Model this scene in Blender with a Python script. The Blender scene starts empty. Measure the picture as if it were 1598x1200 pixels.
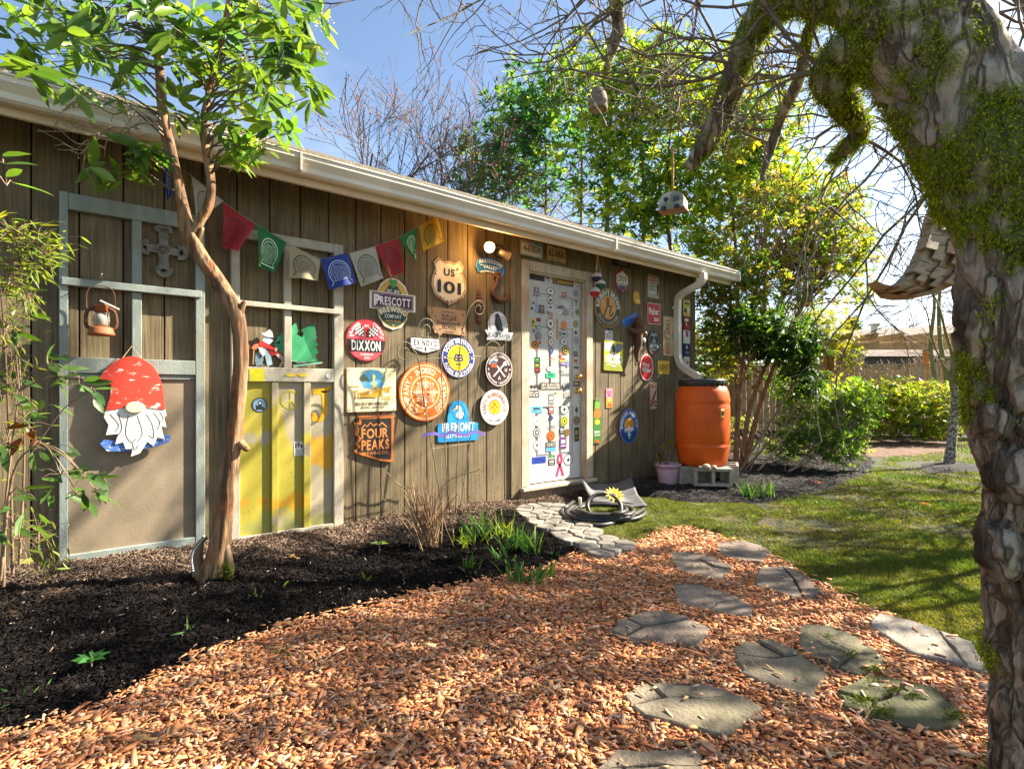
import bpy, bmesh, math, random
import numpy as np
from mathutils import Vector, Matrix, noise

random.seed(7)
RNG = np.random.default_rng(7)
PI = math.pi
scene = bpy.context.scene
COL = scene.collection

# ------------------------------------------------------------------ camera
FPX, CXP, HORIZ, WPX = 860.0, 799.0, 612.0, 1598.0      # focal length / horizon measured on the photograph
PHI = math.radians(50.7)                                # wall direction against the view axis
CAM = Vector((0.0, -3.93, 1.05))
FWD = Vector((math.cos(PHI), math.sin(PHI), 0)); RGT = Vector((math.sin(PHI), -math.cos(PHI), 0))
cd = bpy.data.cameras.new('camera'); cam = bpy.data.objects.new('camera', cd); COL.objects.link(cam)
cd.sensor_width = 36.0; cd.lens = FPX / WPX * 36.0; cd.shift_y = 12.0 / WPX
cd.clip_start = 0.05; cd.clip_end = 2000.0
cam.location = CAM; cam.rotation_euler = (PI/2, 0, PHI - PI/2)
scene.camera = cam

# ------------------------------------------------------------------ sky, sun, exposure
SUN_EL, SUN_AZ = math.radians(36), math.radians(20)     # SUN_AZ: how far the sun stands off the shed wall
SUN = Vector((math.cos(SUN_EL)*math.cos(SUN_AZ), -math.cos(SUN_EL)*math.sin(SUN_AZ), math.sin(SUN_EL)))
world = bpy.data.worlds.new('World'); scene.world = world; world.use_nodes = True
wn = world.node_tree.nodes; wl = world.node_tree.links
for n in list(wn): wn.remove(n)
wout = wn.new('ShaderNodeOutputWorld'); wbg = wn.new('ShaderNodeBackground')
sky = wn.new('ShaderNodeTexSky'); sky.sky_type = 'NISHITA'; sky.sun_disc = False
sky.sun_elevation = SUN_EL; sky.sun_rotation = math.radians(90) + SUN_AZ
sky.air_density = 1.0; sky.dust_density = 0.9; sky.ozone_density = 1.6
tc = wn.new('ShaderNodeTexCoord'); mp = wn.new('ShaderNodeMapping'); mp.inputs['Scale'].default_value = (1.0, 1.0, 2.6)
nz = wn.new('ShaderNodeTexNoise'); nz.inputs['Scale'].default_value = 2.1; nz.inputs['Detail'].default_value = 9
nz.inputs['Roughness'].default_value = 0.58
rmp = wn.new('ShaderNodeMapRange'); rmp.inputs[1].default_value = 0.47; rmp.inputs[2].default_value = 0.66
rmp.inputs[4].default_value = 0.85
sep = wn.new('ShaderNodeSeparateXYZ'); low = wn.new('ShaderNodeMapRange')
low.inputs[1].default_value = 0.60; low.inputs[2].default_value = 0.02; low.inputs[3].default_value = 0.0; low.inputs[4].default_value = 1.0
mul = wn.new('ShaderNodeMath'); mul.operation = 'MULTIPLY'
cmix = wn.new('ShaderNodeMix'); cmix.data_type = 'RGBA'; cmix.inputs[7].default_value = (5.6, 5.9, 6.3, 1)
wl.new(tc.outputs['Generated'], mp.inputs[0]); wl.new(mp.outputs[0], nz.inputs['Vector'])
wl.new(nz.outputs['Fac'], rmp.inputs[0]); wl.new(tc.outputs['Generated'], sep.inputs[0]); wl.new(sep.outputs[2], low.inputs[0])
wl.new(rmp.outputs[0], mul.inputs[0]); wl.new(low.outputs[0], mul.inputs[1])
wl.new(mul.outputs[0], cmix.inputs[0]); wl.new(sky.outputs[0], cmix.inputs[6])
wl.new(cmix.outputs[2], wbg.inputs[0]); wbg.inputs[1].default_value = 0.053
wl.new(wbg.outputs[0], wout.inputs[0])
sd = bpy.data.lights.new('sun', 'SUN'); sd.energy = 5.0; sd.angle = math.radians(0.55); sd.color = (1.0, 0.90, 0.74)
sun = bpy.data.objects.new('sun', sd); COL.objects.link(sun); sun.location = (8, -8, 12)
sun.rotation_euler = SUN.to_track_quat('Z', 'Y').to_euler()
vs = scene.view_settings; vs.view_transform = 'Standard'; vs.look = 'None'; vs.gamma = 1.0; vs.use_curve_mapping = False
vs.exposure = 2.3
scene.render.engine = 'CYCLES'
scene.cycles.use_denoising = True
scene.cycles.max_bounces = 8; scene.cycles.transparent_max_bounces = 8; scene.cycles.diffuse_bounces = 4
scene.cycles.sample_clamp_indirect = 6.0

# ------------------------------------------------------------------ pixel -> place helpers
def ray(px, py): return FWD + RGT*((px-CXP)/FPX) + Vector((0, 0, (HORIZ-py)/FPX))
def on_wall(px, py, y=0.0):
    r = ray(px, py); t = (y-CAM.y)/r.y; return CAM + r*t
def on_ground(px, py, z=0.0):
    r = ray(px, py); t = (z-CAM.z)/r.z; return CAM + r*t
def at(px, py, Z): return CAM + ray(px, py)*Z
def wx(px, y=0.0): return on_wall(px, 612, y).x
def depth(p): return (Vector(p)-CAM).dot(FWD)

# ------------------------------------------------------------------ materials
def lin(c):
    if isinstance(c, str):
        c = c.lstrip('#'); c = ''.join(a*2 for a in c) if len(c) == 3 else c; c = [int(c[i:i+2], 16)/255 for i in (0, 2, 4)]
        return tuple(((v/12.92) if v <= .04045 else ((v+.055)/1.055)**2.4) for v in c)
    return tuple(c)
MATS = {}
def newmat(name):
    m = bpy.data.materials.new(name); m.use_nodes = True
    nt = m.node_tree; b = nt.nodes['Principled BSDF']
    return m, nt, b
def noisy(name, c1, c2, scale=8.0, rough=0.7, bump=0.0, bscale=None, stretch=(1, 1, 1), c3=None, spec=0.4, metal=0.0, detail=6, lo=.35, hi=.65):
    """two-tone noise colour on object coordinates, optional third tone at a second scale, optional fine bump"""
    if name in MATS: return MATS[name]
    m, nt, b = newmat(name); N = nt.nodes; L = nt.links
    t = N.new('ShaderNodeTexCoord'); mp = N.new('ShaderNodeMapping'); mp.inputs['Scale'].default_value = stretch
    L.new(t.outputs['Object'], mp.inputs[0])
    n = N.new('ShaderNodeTexNoise'); n.inputs['Scale'].default_value = scale; n.inputs['Detail'].default_value = detail
    L.new(mp.outputs[0], n.inputs['Vector'])
    r = N.new('ShaderNodeMapRange'); r.inputs[1].default_value = lo; r.inputs[2].default_value = hi; L.new(n.outputs['Fac'], r.inputs[0])
    x = N.new('ShaderNodeMix'); x.data_type = 'RGBA'; x.inputs[6].default_value = (*lin(c1), 1); x.inputs[7].default_value = (*lin(c2), 1)
    L.new(r.outputs[0], x.inputs[0]); out = x.outputs[2]
    if c3 is not None:
        n2 = N.new('ShaderNodeTexNoise'); n2.inputs['Scale'].default_value = scale*.31; n2.inputs['Detail'].default_value = 8
        L.new(t.outputs['Object'], n2.inputs['Vector'])
        r2 = N.new('ShaderNodeMapRange'); r2.inputs[1].default_value = .5; r2.inputs[2].default_value = .68; L.new(n2.outputs['Fac'], r2.inputs[0])
        y = N.new('ShaderNodeMix'); y.data_type = 'RGBA'; y.inputs[7].default_value = (*lin(c3), 1)
        L.new(r2.outputs[0], y.inputs[0]); L.new(out, y.inputs[6]); out = y.outputs[2]
    L.new(out, b.inputs['Base Color'])
    b.inputs['Roughness'].default_value = rough; b.inputs['Specular IOR Level'].default_value = spec; b.inputs['Metallic'].default_value = metal
    if bump:
        n3 = N.new('ShaderNodeTexNoise'); n3.inputs['Scale'].default_value = bscale or scale*4; n3.inputs['Detail'].default_value = 6
        L.new(mp.outputs[0], n3.inputs['Vector'])
        bp = N.new('ShaderNodeBump'); bp.inputs['Strength'].default_value = 1.0; bp.inputs['Distance'].default_value = bump
        L.new(n3.outputs['Fac'], bp.inputs['Height']); L.new(bp.outputs[0], b.inputs['Normal'])
    MATS[name] = m; return m
def paint(c, rough=0.42, wear=0.10):
    """printed or painted sheet in one colour, faintly uneven"""
    key = 'paint_%s' % c
    if key in MATS: return MATS[key]
    l = lin(c); d = tuple(v*(1-wear*1.6) for v in l); k = tuple(min(1, v*(1+wear)+.01) for v in l)
    g = tuple(v*.80+.012 for v in l)
    return noisy(key, d, k, 9.0, rough, 0.0012, 26, c3=g, spec=.35)
def attr_mat(name, rough=0.6, trans=0.0, tcol=(1.6, 1.5, .5), spec=0.3, bump=0, bscale=60, rnd=False, c1=None, c2=None):
    """colour from the per-piece attribute 'Col' (or from the object's own random number), optional light passing through"""
    if name in MATS: return MATS[name]
    m, nt, b = newmat(name); N = nt.nodes; L = nt.links
    if rnd:
        oi = N.new('ShaderNodeObjectInfo'); x = N.new('ShaderNodeMix'); x.data_type = 'RGBA'
        x.inputs[6].default_value = (*lin(c1), 1); x.inputs[7].default_value = (*lin(c2), 1); L.new(oi.outputs['Random'], x.inputs[0]); col = x.outputs[2]
    else:
        a = N.new('ShaderNodeAttribute'); a.attribute_name = 'Col'; col = a.outputs['Color']
    L.new(col, b.inputs['Base Color']); b.inputs['Roughness'].default_value = rough; b.inputs['Specular IOR Level'].default_value = spec
    if bump:
        n3 = N.new('ShaderNodeTexNoise'); n3.inputs['Scale'].default_value = bscale
        t = N.new('ShaderNodeTexCoord'); L.new(t.outputs['Object'], n3.inputs['Vector'])
        bp = N.new('ShaderNodeBump'); bp.inputs['Distance'].default_value = bump; L.new(n3.outputs['Fac'], bp.inputs['Height']); L.new(bp.outputs[0], b.inputs['Normal'])
    if trans:
        tr = N.new('ShaderNodeBsdfTranslucent'); mx = N.new('ShaderNodeMix'); mx.data_type = 'RGBA'; mx.blend_type = 'MULTIPLY'
        mx.inputs[0].default_value = 1; mx.inputs[7].default_value = (*tcol, 1); L.new(col, mx.inputs[6]); L.new(mx.outputs[2], tr.inputs[0])
        ms = N.new('ShaderNodeMixShader'); ms.inputs[0].default_value = trans
        L.new(b.outputs[0], ms.inputs[1]); L.new(tr.outputs[0], ms.inputs[2]); L.new(ms.outputs[0], N['Material Output'].inputs[0])
    MATS[name] = m; return m
def emit_mat(name, c, s):
    m, nt, b = newmat(name); b.inputs['Emission Color'].default_value = (*c, 1); b.inputs['Emission Strength'].default_value = s
    b.inputs['Base Color'].default_value = (*c, 1); return m

# ------------------------------------------------------------------ objects
def empty(name, loc=(0, 0, 0), mat=None):
    o = bpy.data.objects.new(name, None); COL.objects.link(o); o.empty_display_size = .05
    if mat is not None: o.matrix_basis = mat
    else: o.location = loc
    return o
def tag(o, label=None, cat=None, group=None, kind=None):
    if label: o['label'] = label
    if cat: o['category'] = cat
    if group: o['group'] = group
    if kind: o['kind'] = kind
    return o
def link(name, me, mat=None, parent=None, kind=None):
    o = bpy.data.objects.new(name, me); COL.objects.link(o)
    if mat is not None and not me.materials: me.materials.append(mat)
    if parent is not None: o.parent = parent
    if kind: o['kind'] = kind
    return o
def np_mesh(name, V, F, smooth=False, col=None):
    V = np.asarray(V, dtype=np.float32).reshape(-1, 3); F = np.asarray(F, dtype=np.int32)
    me = bpy.data.meshes.new(name); k = F.shape[1]
    me.vertices.add(len(V)); me.vertices.foreach_set('co', V.ravel())
    me.loops.add(F.size); me.loops.foreach_set('vertex_index', F.ravel())
    me.polygons.add(len(F)); me.polygons.foreach_set('loop_start', np.arange(0, F.size, k, dtype=np.int32))
    if smooth: me.polygons.foreach_set('use_smooth', np.ones(len(F), dtype=bool))
    me.update(calc_edges=True)
    if col is not None:
        a = me.attributes.new('Col', 'FLOAT_COLOR', 'POINT'); c = np.ones((len(V), 4), dtype=np.float32); c[:, :3] = col
        a.data.foreach_set('color', c.ravel())
    return me
class MB:
    """collects faces, then links them as ONE mesh object"""
    def __init__(s): s.v = []; s.f = []
    def add(s, vs, fs):
        n = len(s.v); s.v += [tuple(p) for p in vs]; s.f += [tuple(i+n for i in f) for f in fs]; return s
    def box(s, x0, x1, y0, y1, z0, z1, bev=0.0):
        if not bev:
            v = [(x, y, z) for x in (x0, x1) for y in (y0, y1) for z in (z0, z1)]
            return s.add(v, [(0, 1, 3, 2), (4, 6, 7, 5), (0, 4, 5, 1), (2, 3, 7, 6), (0, 2, 6, 4), (1, 5, 7, 3)])
        b = bev; vs = []; fs = []
        def P(ix, iy, iz, ax):
            p = [x1 if ix else x0, y1 if iy else y0, z1 if iz else z0]; q = [ix, iy, iz]
            for k in range(3):
                if k != ax: p[k] += -b if q[k] else b
            return tuple(p)
        idx = {}
        for ix in (0, 1):
            for iy in (0, 1):
                for iz in (0, 1):
                    for ax in range(3): idx[ix, iy, iz, ax] = len(vs); vs.append(P(ix, iy, iz, ax))
        for ax in range(3):
            o1, o2 = [k for k in range(3) if k != ax]
            for sd_ in (0, 1):
                loop = []
                for a, c in ((0, 0), (1, 0), (1, 1), (0, 1)):
                    q = [0, 0, 0]; q[ax] = sd_; q[o1] = a; q[o2] = c; loop.append(idx[(*q, ax)])
                fs.append(tuple(loop))
        for ax in range(3):
            o1, o2 = [k for k in range(3) if k != ax]
            for a in (0, 1):
                for c in (0, 1):
                    q0 = [0, 0, 0]; q0[o1] = a; q0[o2] = c; q1 = list(q0); q1[ax] = 1
                    fs.append((idx[(*q0, o1)], idx[(*q1, o1)], idx[(*q1, o2)], idx[(*q0, o2)]))
        for ix in (0, 1):
            for iy in (0, 1):
                for iz in (0, 1): fs.append(tuple(idx[ix, iy, iz, a] for a in range(3)))
        return s.add(vs, fs)
    def prism(s, pts, z0, z1, bev=0.0):
        """polygon in the local XY plane, extruded from z0 to z1"""
        n = len(pts); b = min(bev, abs(z1-z0)*.9)
        if b:
            cx = sum(p[0] for p in pts)/n; cy = sum(p[1] for p in pts)/n
            def ins(p):
                dx, dy = cx-p[0], cy-p[1]; d = math.hypot(dx, dy) or 1; return (p[0]+dx/d*b, p[1]+dy/d*b)
            v = [(p[0], p[1], z0) for p in pts] + [(p[0], p[1], z1-b) for p in pts] + [(*ins(p), z1) for p in pts]
            f = [tuple(range(2*n, 3*n)), tuple(range(n-1, -1, -1))]
            for i in range(n):
                j = (i+1) % n; f += [(i, j, n+j, n+i), (n+i, n+j, 2*n+j, 2*n+i)]
        else:
            v = [(p[0], p[1], z0) for p in pts] + [(p[0], p[1], z1) for p in pts]
            f = [tuple(range(n, 2*n)), tuple(range(n-1, -1, -1))] + [(i, (i+1) % n, n+(i+1) % n, n+i) for i in range(n)]
        return s.add(v, f)
    def ringprism(s, outer, inner, z0, z1):
        n = len(outer)
        v = [(p[0], p[1], z) for z in (z0, z1) for p in outer] + [(p[0], p[1], z) for z in (z0, z1) for p in inner]
        f = []
        for i in range(n):
            j = (i+1) % n
            f += [(n+i, n+j, 3*n+j, 3*n+i), (i, j, n+j, n+i), (2*n+j, 2*n+i, 3*n+i, 3*n+j), (j, i, 2*n+i, 2*n+j)]
        return s.add(v, f)
    def tube(s, pts, rad, n=8, cap=True, sq=None):
        pts = [Vector(p) for p in pts]
        if not hasattr(rad, '__len__'): rad = [rad]*len(pts)
        up = Vector((0, 0, 1)); t0 = (pts[1]-pts[0]).normalized()
        if abs(t0.dot(up)) > .9: up = Vector((1, 0, 0))
        u = t0.cross(up).normalized(); vs = []
        for i, p in enumerate(pts):
            t = (pts[min(i+1, len(pts)-1)]-pts[max(i-1, 0)]).normalized()
            u = (u - t*u.dot(t)).normalized(); w = t.cross(u)
            for k in range(n):
                a = 2*PI*k/n
                if sq: vs.append(p + u*(sq[0]*(1 if math.cos(a+PI/4) > 0 else -1)) + w*(sq[1]*(1 if math.sin(a+PI/4) > 0 else -1)))
                else: vs.append(p + (u*math.cos(a)+w*math.sin(a))*rad[i])
        fs = []
        for i in range(len(pts)-1):
            for k in range(n):
                k2 = (k+1) % n; fs.append((i*n+k, i*n+k2, (i+1)*n+k2, (i+1)*n+k))
        if cap: fs += [tuple(range(n-1, -1, -1)), tuple((len(pts)-1)*n+k for k in range(n))]
        return s.add(vs, fs)
    def lathe(s, prof, n=32, c=(0, 0, 0)):
        vs = [(c[0]+r*math.cos(2*PI*k/n), c[1]+r*math.sin(2*PI*k/n), c[2]+z) for r, z in prof for k in range(n)]
        fs = [(i*n+k, i*n+(k+1) % n, (i+1)*n+(k+1) % n, (i+1)*n+k) for i in range(len(prof)-1) for k in range(n)]
        if prof[0][0] > 0: fs.append(tuple(range(n-1, -1, -1)))
        if prof[-1][0] > 0: fs.append(tuple((len(prof)-1)*n+k for k in range(n)))
        return s.add(vs, fs)
    def mesh(s, name, smooth=False):
        me = bpy.data.meshes.new(name); me.from_pydata(s.v, [], s.f); me.update()
        bm = bmesh.new(); bm.from_mesh(me); bmesh.ops.recalc_face_normals(bm, faces=bm.faces); bm.to_mesh(me); bm.free()
        if smooth: me.polygons.foreach_set('use_smooth', np.ones(len(me.polygons), dtype=bool))
        return me
    def build(s, name, mat, parent=None, smooth=False, kind=None):
        return link(name, s.mesh(name, smooth), mat, parent, kind)
def smooth_path(pts, n=6):
    """Catmull-Rom through the points"""
    P = [Vector(p) for p in pts]; P = [P[0]*2-P[1]] + P + [P[-1]*2-P[-2]]; out = []
    for i in range(1, len(P)-2):
        for k in range(n):
            t = k/n; a, b, c, d = P[i-1], P[i], P[i+1], P[i+2]
            out.append(.5*((2*b)+(c-a)*t+(2*a-5*b+4*c-d)*t*t+(3*b-a-3*c+d)*t**3))
    out.append(P[-2]); return out
def lerp_list(vals, n):
    m = len(vals)-1
    return [vals[min(int(i*m/(n-1)), m-1)]*(1-(i*m/(n-1)-min(int(i*m/(n-1)), m-1)))+vals[min(int(i*m/(n-1)), m-1)+1]*(i*m/(n-1)-min(int(i*m/(n-1)), m-1)) for i in range(n)]
def inside(poly, x, y):
    """vectorised point-in-polygon"""
    x = np.asarray(x); y = np.asarray(y); r = np.zeros(x.shape, bool); n = len(poly)
    for i in range(n):
        x1, y1 = poly[i][0], poly[i][1]; x2, y2 = poly[(i+1) % n][0], poly[(i+1) % n][1]
        if y1 == y2: continue
        c = ((y1 > y) != (y2 > y)) & (x < (x2-x1)*(y-y1)/(y2-y1)+x1); r ^= c
    return r
def gpoly(px, z=0.0): return [on_ground(a, b, z)[:2] for a, b in px]
def vnoise(x, y, s=1.0, seed=0.0):
    """cheap smooth numpy noise, about -1..1"""
    x = np.asarray(x)*s; y = np.asarray(y)*s
    return (np.sin(x*1.7+seed)*np.cos(y*1.3-seed*1.7)+.6*np.sin(x*3.1-y*2.3+seed*2)+.4*np.cos(x*5.3+y*4.1+seed)+.3*np.sin(x*9.1-y*7.7+seed*3))/1.8
# ================================================================== the setting: ground sheets
BED_EDGE = [(905, 868), (860, 888), (790, 906), (700, 922), (600, 945), (440, 983), (330, 1022), (225, 1078), (100, 1130), (0, 1162), (-150, 1215)]
CHIP_PX = BED_EDGE + [(300, 1700), (1500, 1700), (1900, 1300), (1700, 1085), (1545, 1042), (1420, 985), (1365, 955), (1345, 958), (1300, 930), (1215, 880),
                      (1170, 862), (1120, 842), (1075, 826), (1045, 828), (985, 855), (960, 878), (930, 866)]
CHIPS = gpoly(CHIP_PX)
edge = gpoly(BED_EDGE)
MULCH = [(-5.0, .25)] + [(-5.0, edge[-1][1]-1.2)] + edge[::-1] + gpoly([(890, 852), (855, 832), (815, 810), (812, 798), (865, 790), (930, 772)]) + [(4.5, .25)]
BED2 = [(4.2, .25)] + gpoly([(930, 772), (1010, 776), (1060, 783), (1130, 786), (1190, 786), (1285, 764), (1348, 742), (1366, 722), (1345, 705), (1340, 690), (1290, 672)]) + [(14.5, 6.0), (6.0, 3.0), (6.0, .25)]
PAVE = gpoly([(812, 800), (866, 793), (905, 822), (930, 843), (975, 855), (957, 876), (925, 870), (890, 852), (855, 832), (815, 810)])
MOSS = gpoly([(868, 797), (905, 822), (930, 843), (972, 858), (1005, 850), (1045, 829), (1080, 830), (1130, 838), (1170, 826), (1200, 800), (1180, 788), (1060, 784), (1000, 779), (940, 776)])
def mulch_h(x, y):
    x = np.asarray(x, float); y = np.asarray(y, float)
    k = np.clip((y+1.3)/1.3, 0, 1); k = k*k*(3-2*k)
    l = np.clip((1.3-x)/1.6, 0, 1)
    r = np.clip((x-2.9)/.5, 0, 1)*np.clip((4.6-x)/.6, 0, 1)          # lower in front of the door step
    return .022 + k*(.055+.055*l)*(1-.8*r) + .012*vnoise(x, y, 5, 1) + .006*vnoise(x, y, 17, 2)
def moss_h(x, y): return .02 + .028*np.clip(vnoise(x, y, 3.1, 5)+.45, 0, 1.2)
def edge_dist(poly, x, y):
    d = np.full(np.shape(x), 1e9)
    for i in range(len(poly)):
        (x1, y1), (x2, y2) = poly[i][:2], poly[(i+1) % len(poly)][:2]; L2 = (x2-x1)**2+(y2-y1)**2+1e-12
        t = np.clip(((x-x1)*(x2-x1)+(y-y1)*(y2-y1))/L2, 0, 1); d = np.minimum(d, np.hypot(x-x1-t*(x2-x1), y-y1-t*(y2-y1)))
    return d
def fall(poly, x, y, w=.10):
    k = np.clip(edge_dist(poly, x, y)/w, 0, 1); return k*k*(3-2*k)
def patch(name, poly, zf, step, mat, kind='structure', label=None):
    xs = [p[0] for p in poly]; ys = [p[1] for p in poly]
    x0, x1, y0, y1 = min(xs), max(xs), min(ys), max(ys)
    nx = int((x1-x0)/step)+2; ny = int((y1-y0)/step)+2
    gx, gy = np.meshgrid(x0+np.arange(nx)*step, y0+np.arange(ny)*step, indexing='ij')
    gz = -.006+(zf(gx, gy)+.006)*fall(poly, gx, gy); V = np.stack([gx, gy, gz], -1).reshape(-1, 3)
    cx = gx[:-1, :-1]+step/2; cy = gy[:-1, :-1]+step/2; m = inside(poly, cx, cy)
    i, j = np.nonzero(m); F = np.stack([i*ny+j, (i+1)*ny+j, (i+1)*ny+j+1, i*ny+j+1], -1)
    used, inv = np.unique(F.ravel(), return_inverse=True)
    o = link(name, np_mesh(name, V[used], inv.reshape(F.shape), True), mat); tag(o, label, None, None, kind); return o
m_ground = noisy('ground_turf', (.030, .040, .010), (.050, .036, .020), 2.2, .95, .02, 40, c3=(.035, .060, .012))
m_mulch = noisy('dark_mulch', (.006, .005, .005), (.016, .012, .010), 26, .95, .02, 90)
m_chipbed = noisy('chip_bed', (.30, .13, .06), (.44, .21, .10), 22, .9, .02, 70)
m_moss = noisy('moss_ground', (.05, .075, .008), (.115, .135, .016), 9, .95, .015, 160, c3=(.10, .075, .03))
GR = 400
o = link('ground', np_mesh('ground', [(-GR, -GR, 0), (GR, -GR, 0), (GR, GR, 0), (-GR, GR, 0)], [(0, 1, 2, 3)]), m_ground); tag(o, 'green lawn and soil reaching to the fence', None, None, 'structure')
patch('mulch_bed', MULCH, mulch_h, .025, m_mulch, label='dark bark mulch bed along the shed wall')
patch('mulch_bed', BED2, mulch_h, .05, m_mulch, label='dark mulch bed round the shed corner under the shrubs')
patch('wood_chip_path', CHIPS, lambda x, y: .008+.006*vnoise(x, y, 6, 3), .04, m_chipbed, label='path of orange wood chips across the foreground')
patch('moss_patch', MOSS, moss_h, .02, m_moss, label='low green moss between the cobbles and the lawn')

# ================================================================== shed
m_side = None
def siding_mat():
    m, nt, b = newmat('olive_siding'); N = nt.nodes; L = nt.links
    t = N.new('ShaderNodeTexCoord'); oi = N.new('ShaderNodeObjectInfo')
    ad = N.new('ShaderNodeVectorMath'); ad.operation = 'ADD'; cmb = N.new('ShaderNodeCombineXYZ'); mu = N.new('ShaderNodeMath'); mu.operation = 'MULTIPLY'; mu.inputs[1].default_value = 37.0
    L.new(oi.outputs['Random'], mu.inputs[0]); L.new(mu.outputs[0], cmb.inputs[0]); L.new(mu.outputs[0], cmb.inputs[2])
    L.new(t.outputs['Object'], ad.inputs[0]); L.new(cmb.outputs[0], ad.inputs[1])
    mp = N.new('ShaderNodeMapping'); mp.inputs['Scale'].default_value = (70, 70, 2.2); L.new(ad.outputs[0], mp.inputs[0])
    n = N.new('ShaderNodeTexNoise'); n.inputs['Scale'].default_value = 1.0; n.inputs['Detail'].default_value = 8; n.inputs['Roughness'].default_value = .65; L.new(mp.outputs[0], n.inputs['Vector'])
    n2 = N.new('ShaderNodeTexNoise'); n2.inputs['Scale'].default_value = 3.0; n2.inputs['Detail'].default_value = 9; L.new(ad.outputs[0], n2.inputs['Vector'])
    cr = N.new('ShaderNodeValToRGB'); e = cr.color_ramp.elements
    e[0].position = .22; e[0].color = (*SIDE_D, 1); e[1].position = .78; e[1].color = (*SIDE_L, 1); L.new(n.outputs['Fac'], cr.inputs[0])
    mx = N.new('ShaderNodeMix'); mx.data_type = 'RGBA'; mx.blend_type = 'MULTIPLY'; rr = N.new('ShaderNodeMapRange'); rr.inputs[1].default_value = .3; rr.inputs[2].default_value = .7; rr.inputs[3].default_value = .68; rr.inputs[4].default_value = 1.2
    L.new(n2.outputs['Fac'], rr.inputs[0]); mx.inputs[0].default_value = 1; L.new(cr.outputs[0], mx.inputs[6]); L.new(rr.outputs[0], mx.inputs[7])
    # splashes of soil low on the boards
    n4 = N.new('ShaderNodeTexNoise'); n4.inputs['Scale'].default_value = 48; n4.inputs['Detail'].default_value = 3; L.new(ad.outputs[0], n4.inputs['Vector'])
    sp = N.new('ShaderNodeSeparateXYZ'); L.new(t.outputs['Object'], sp.inputs[0])
    hz = N.new('ShaderNodeMapRange'); hz.inputs[1].default_value = .1; hz.inputs[2].default_value = .95; hz.inputs[3].default_value = .62; hz.inputs[4].default_value = .80; L.new(sp.outputs[2], hz.inputs[0])
    gt = N.new('ShaderNodeMath'); gt.operation = 'GREATER_THAN'; L.new(n4.outputs['Fac'], gt.inputs[0]); L.new(hz.outputs[0], gt.inputs[1])
    sm = N.new('ShaderNodeMix'); sm.data_type = 'RGBA'; sm.inputs[7].default_value = (.05, .035, .022, 1); L.new(gt.outputs[0], sm.inputs[0]); L.new(mx.outputs[2], sm.inputs[6])
    L.new(sm.outputs[2], b.inputs['Base Color']); b.inputs['Roughness'].default_value = .75; b.inputs['Specular IOR Level'].default_value = .25
    bp = N.new('ShaderNodeBump'); bp.inputs['Distance'].default_value = .004; L.new(n.outputs['Fac'], bp.inputs['Height']); L.new(bp.outputs[0], b.inputs['Normal'])
    return m
SIDE_D, SIDE_L = (.056, .043, .023), (.26, .197, .109)
m_side = siding_mat()
m_dark = noisy('groove_dark', (.02, .016, .012), (.03, .025, .02), 20, .9)
m_gutter = noisy('gutter_paint', (.66, .61, .51), (.76, .71, .61), 3, .4, c3=(.58, .52, .42))
m_fascia = noisy('fascia_paint', (.60, .47, .33), (.70, .56, .41), 6, .6, stretch=(.4, 4, 4))
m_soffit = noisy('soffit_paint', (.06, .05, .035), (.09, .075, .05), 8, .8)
m_shingle = noisy('shingle_grey', (.17, .145, .11), (.30, .26, .20), 30, .95, .01, 120)
m_conc = noisy('foundation_concrete', (.18, .165, .13), (.30, .27, .22), 12, .9, .01)
m_ctrim = noisy('door_trim', (.40, .325, .235), (.55, .465, .355), 9, .65, .003, 40, stretch=(6, 6, .8), c3=(.36, .25, .15))
m_doorw = noisy('door_white', (.45, .44, .42), (.52, .51, .485), 4, .38, c3=(.40, .38, .34))
m_brass = noisy('brass', (.62, .38, .10), (.75, .50, .16), 20, .28, metal=.9)
XC, WTOP = wx(1083), 2.60
DX0, DX1 = wx(812), wx(923)
DTOP = on_wall(815, 405).z; SILL = on_wall(817, 760).z
shed = tag(empty('shed'), 'long dark olive garden shed with vertical board siding and a low roof', 'shed')
wall = MB()
wall.box(-4.0, DX0+.02, .014, .08, -.1, WTOP); wall.box(DX1-.02, XC-.005, .014, .08, -.1, WTOP); wall.box(DX0+.02, DX1-.02, .014, .08, DTOP-.03, WTOP)
wall.box(-4.0, XC-.005, 3.9, 3.98, -.1, WTOP)
wallo = wall.build('wall', m_dark, shed)
GR0, PITCH, GAP = wx(631), .2032, .0085
k0 = -28
for k in range(k0, 21):
    a, b = GR0+k*PITCH+GAP/2, GR0+(k+1)*PITCH-GAP/2
    b = min(b, XC)
    if b-a < .03: continue
    for lo_, hi_, z0, z1 in ([(a, b, None, WTOP)] if (b <= DX0+.02 or a >= DX1-.02) else [(a, min(b, DX0+.02), None, WTOP), (max(a, DX1-.02), b, None, WTOP), (max(a, DX0+.02), min(b, DX1-.02), DTOP-.02, WTOP)]):
        if hi_-lo_ < .012: continue
        zz = (.035+random.uniform(-.008, .008)) if z0 is None else z0
        MB().box(lo_, hi_, -.002+random.uniform(-.0015, .001), .016, zz, z1, .0025).build('board', m_side, wallo)
# end wall boards (seen from the right side)
for k in range(0, 19):
    MB().box(XC-.012, XC+.004, .02+k*PITCH+.004, .02+(k+1)*PITCH-.004, .04, 2.62, .002).build('board', m_side, wallo)
MB().box(XC-.075, XC+.008, -.016, -.0035, .03, WTOP, .002).build('corner_board', m_side, shed)
fb = MB(); fb.box(-4, DX0-.05, -.01, .05, -.12, .03); fb.box(DX1+.05, XC-.01, -.014, .05, -.12, .03); fb.build('foundation', m_conc, shed)
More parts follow.
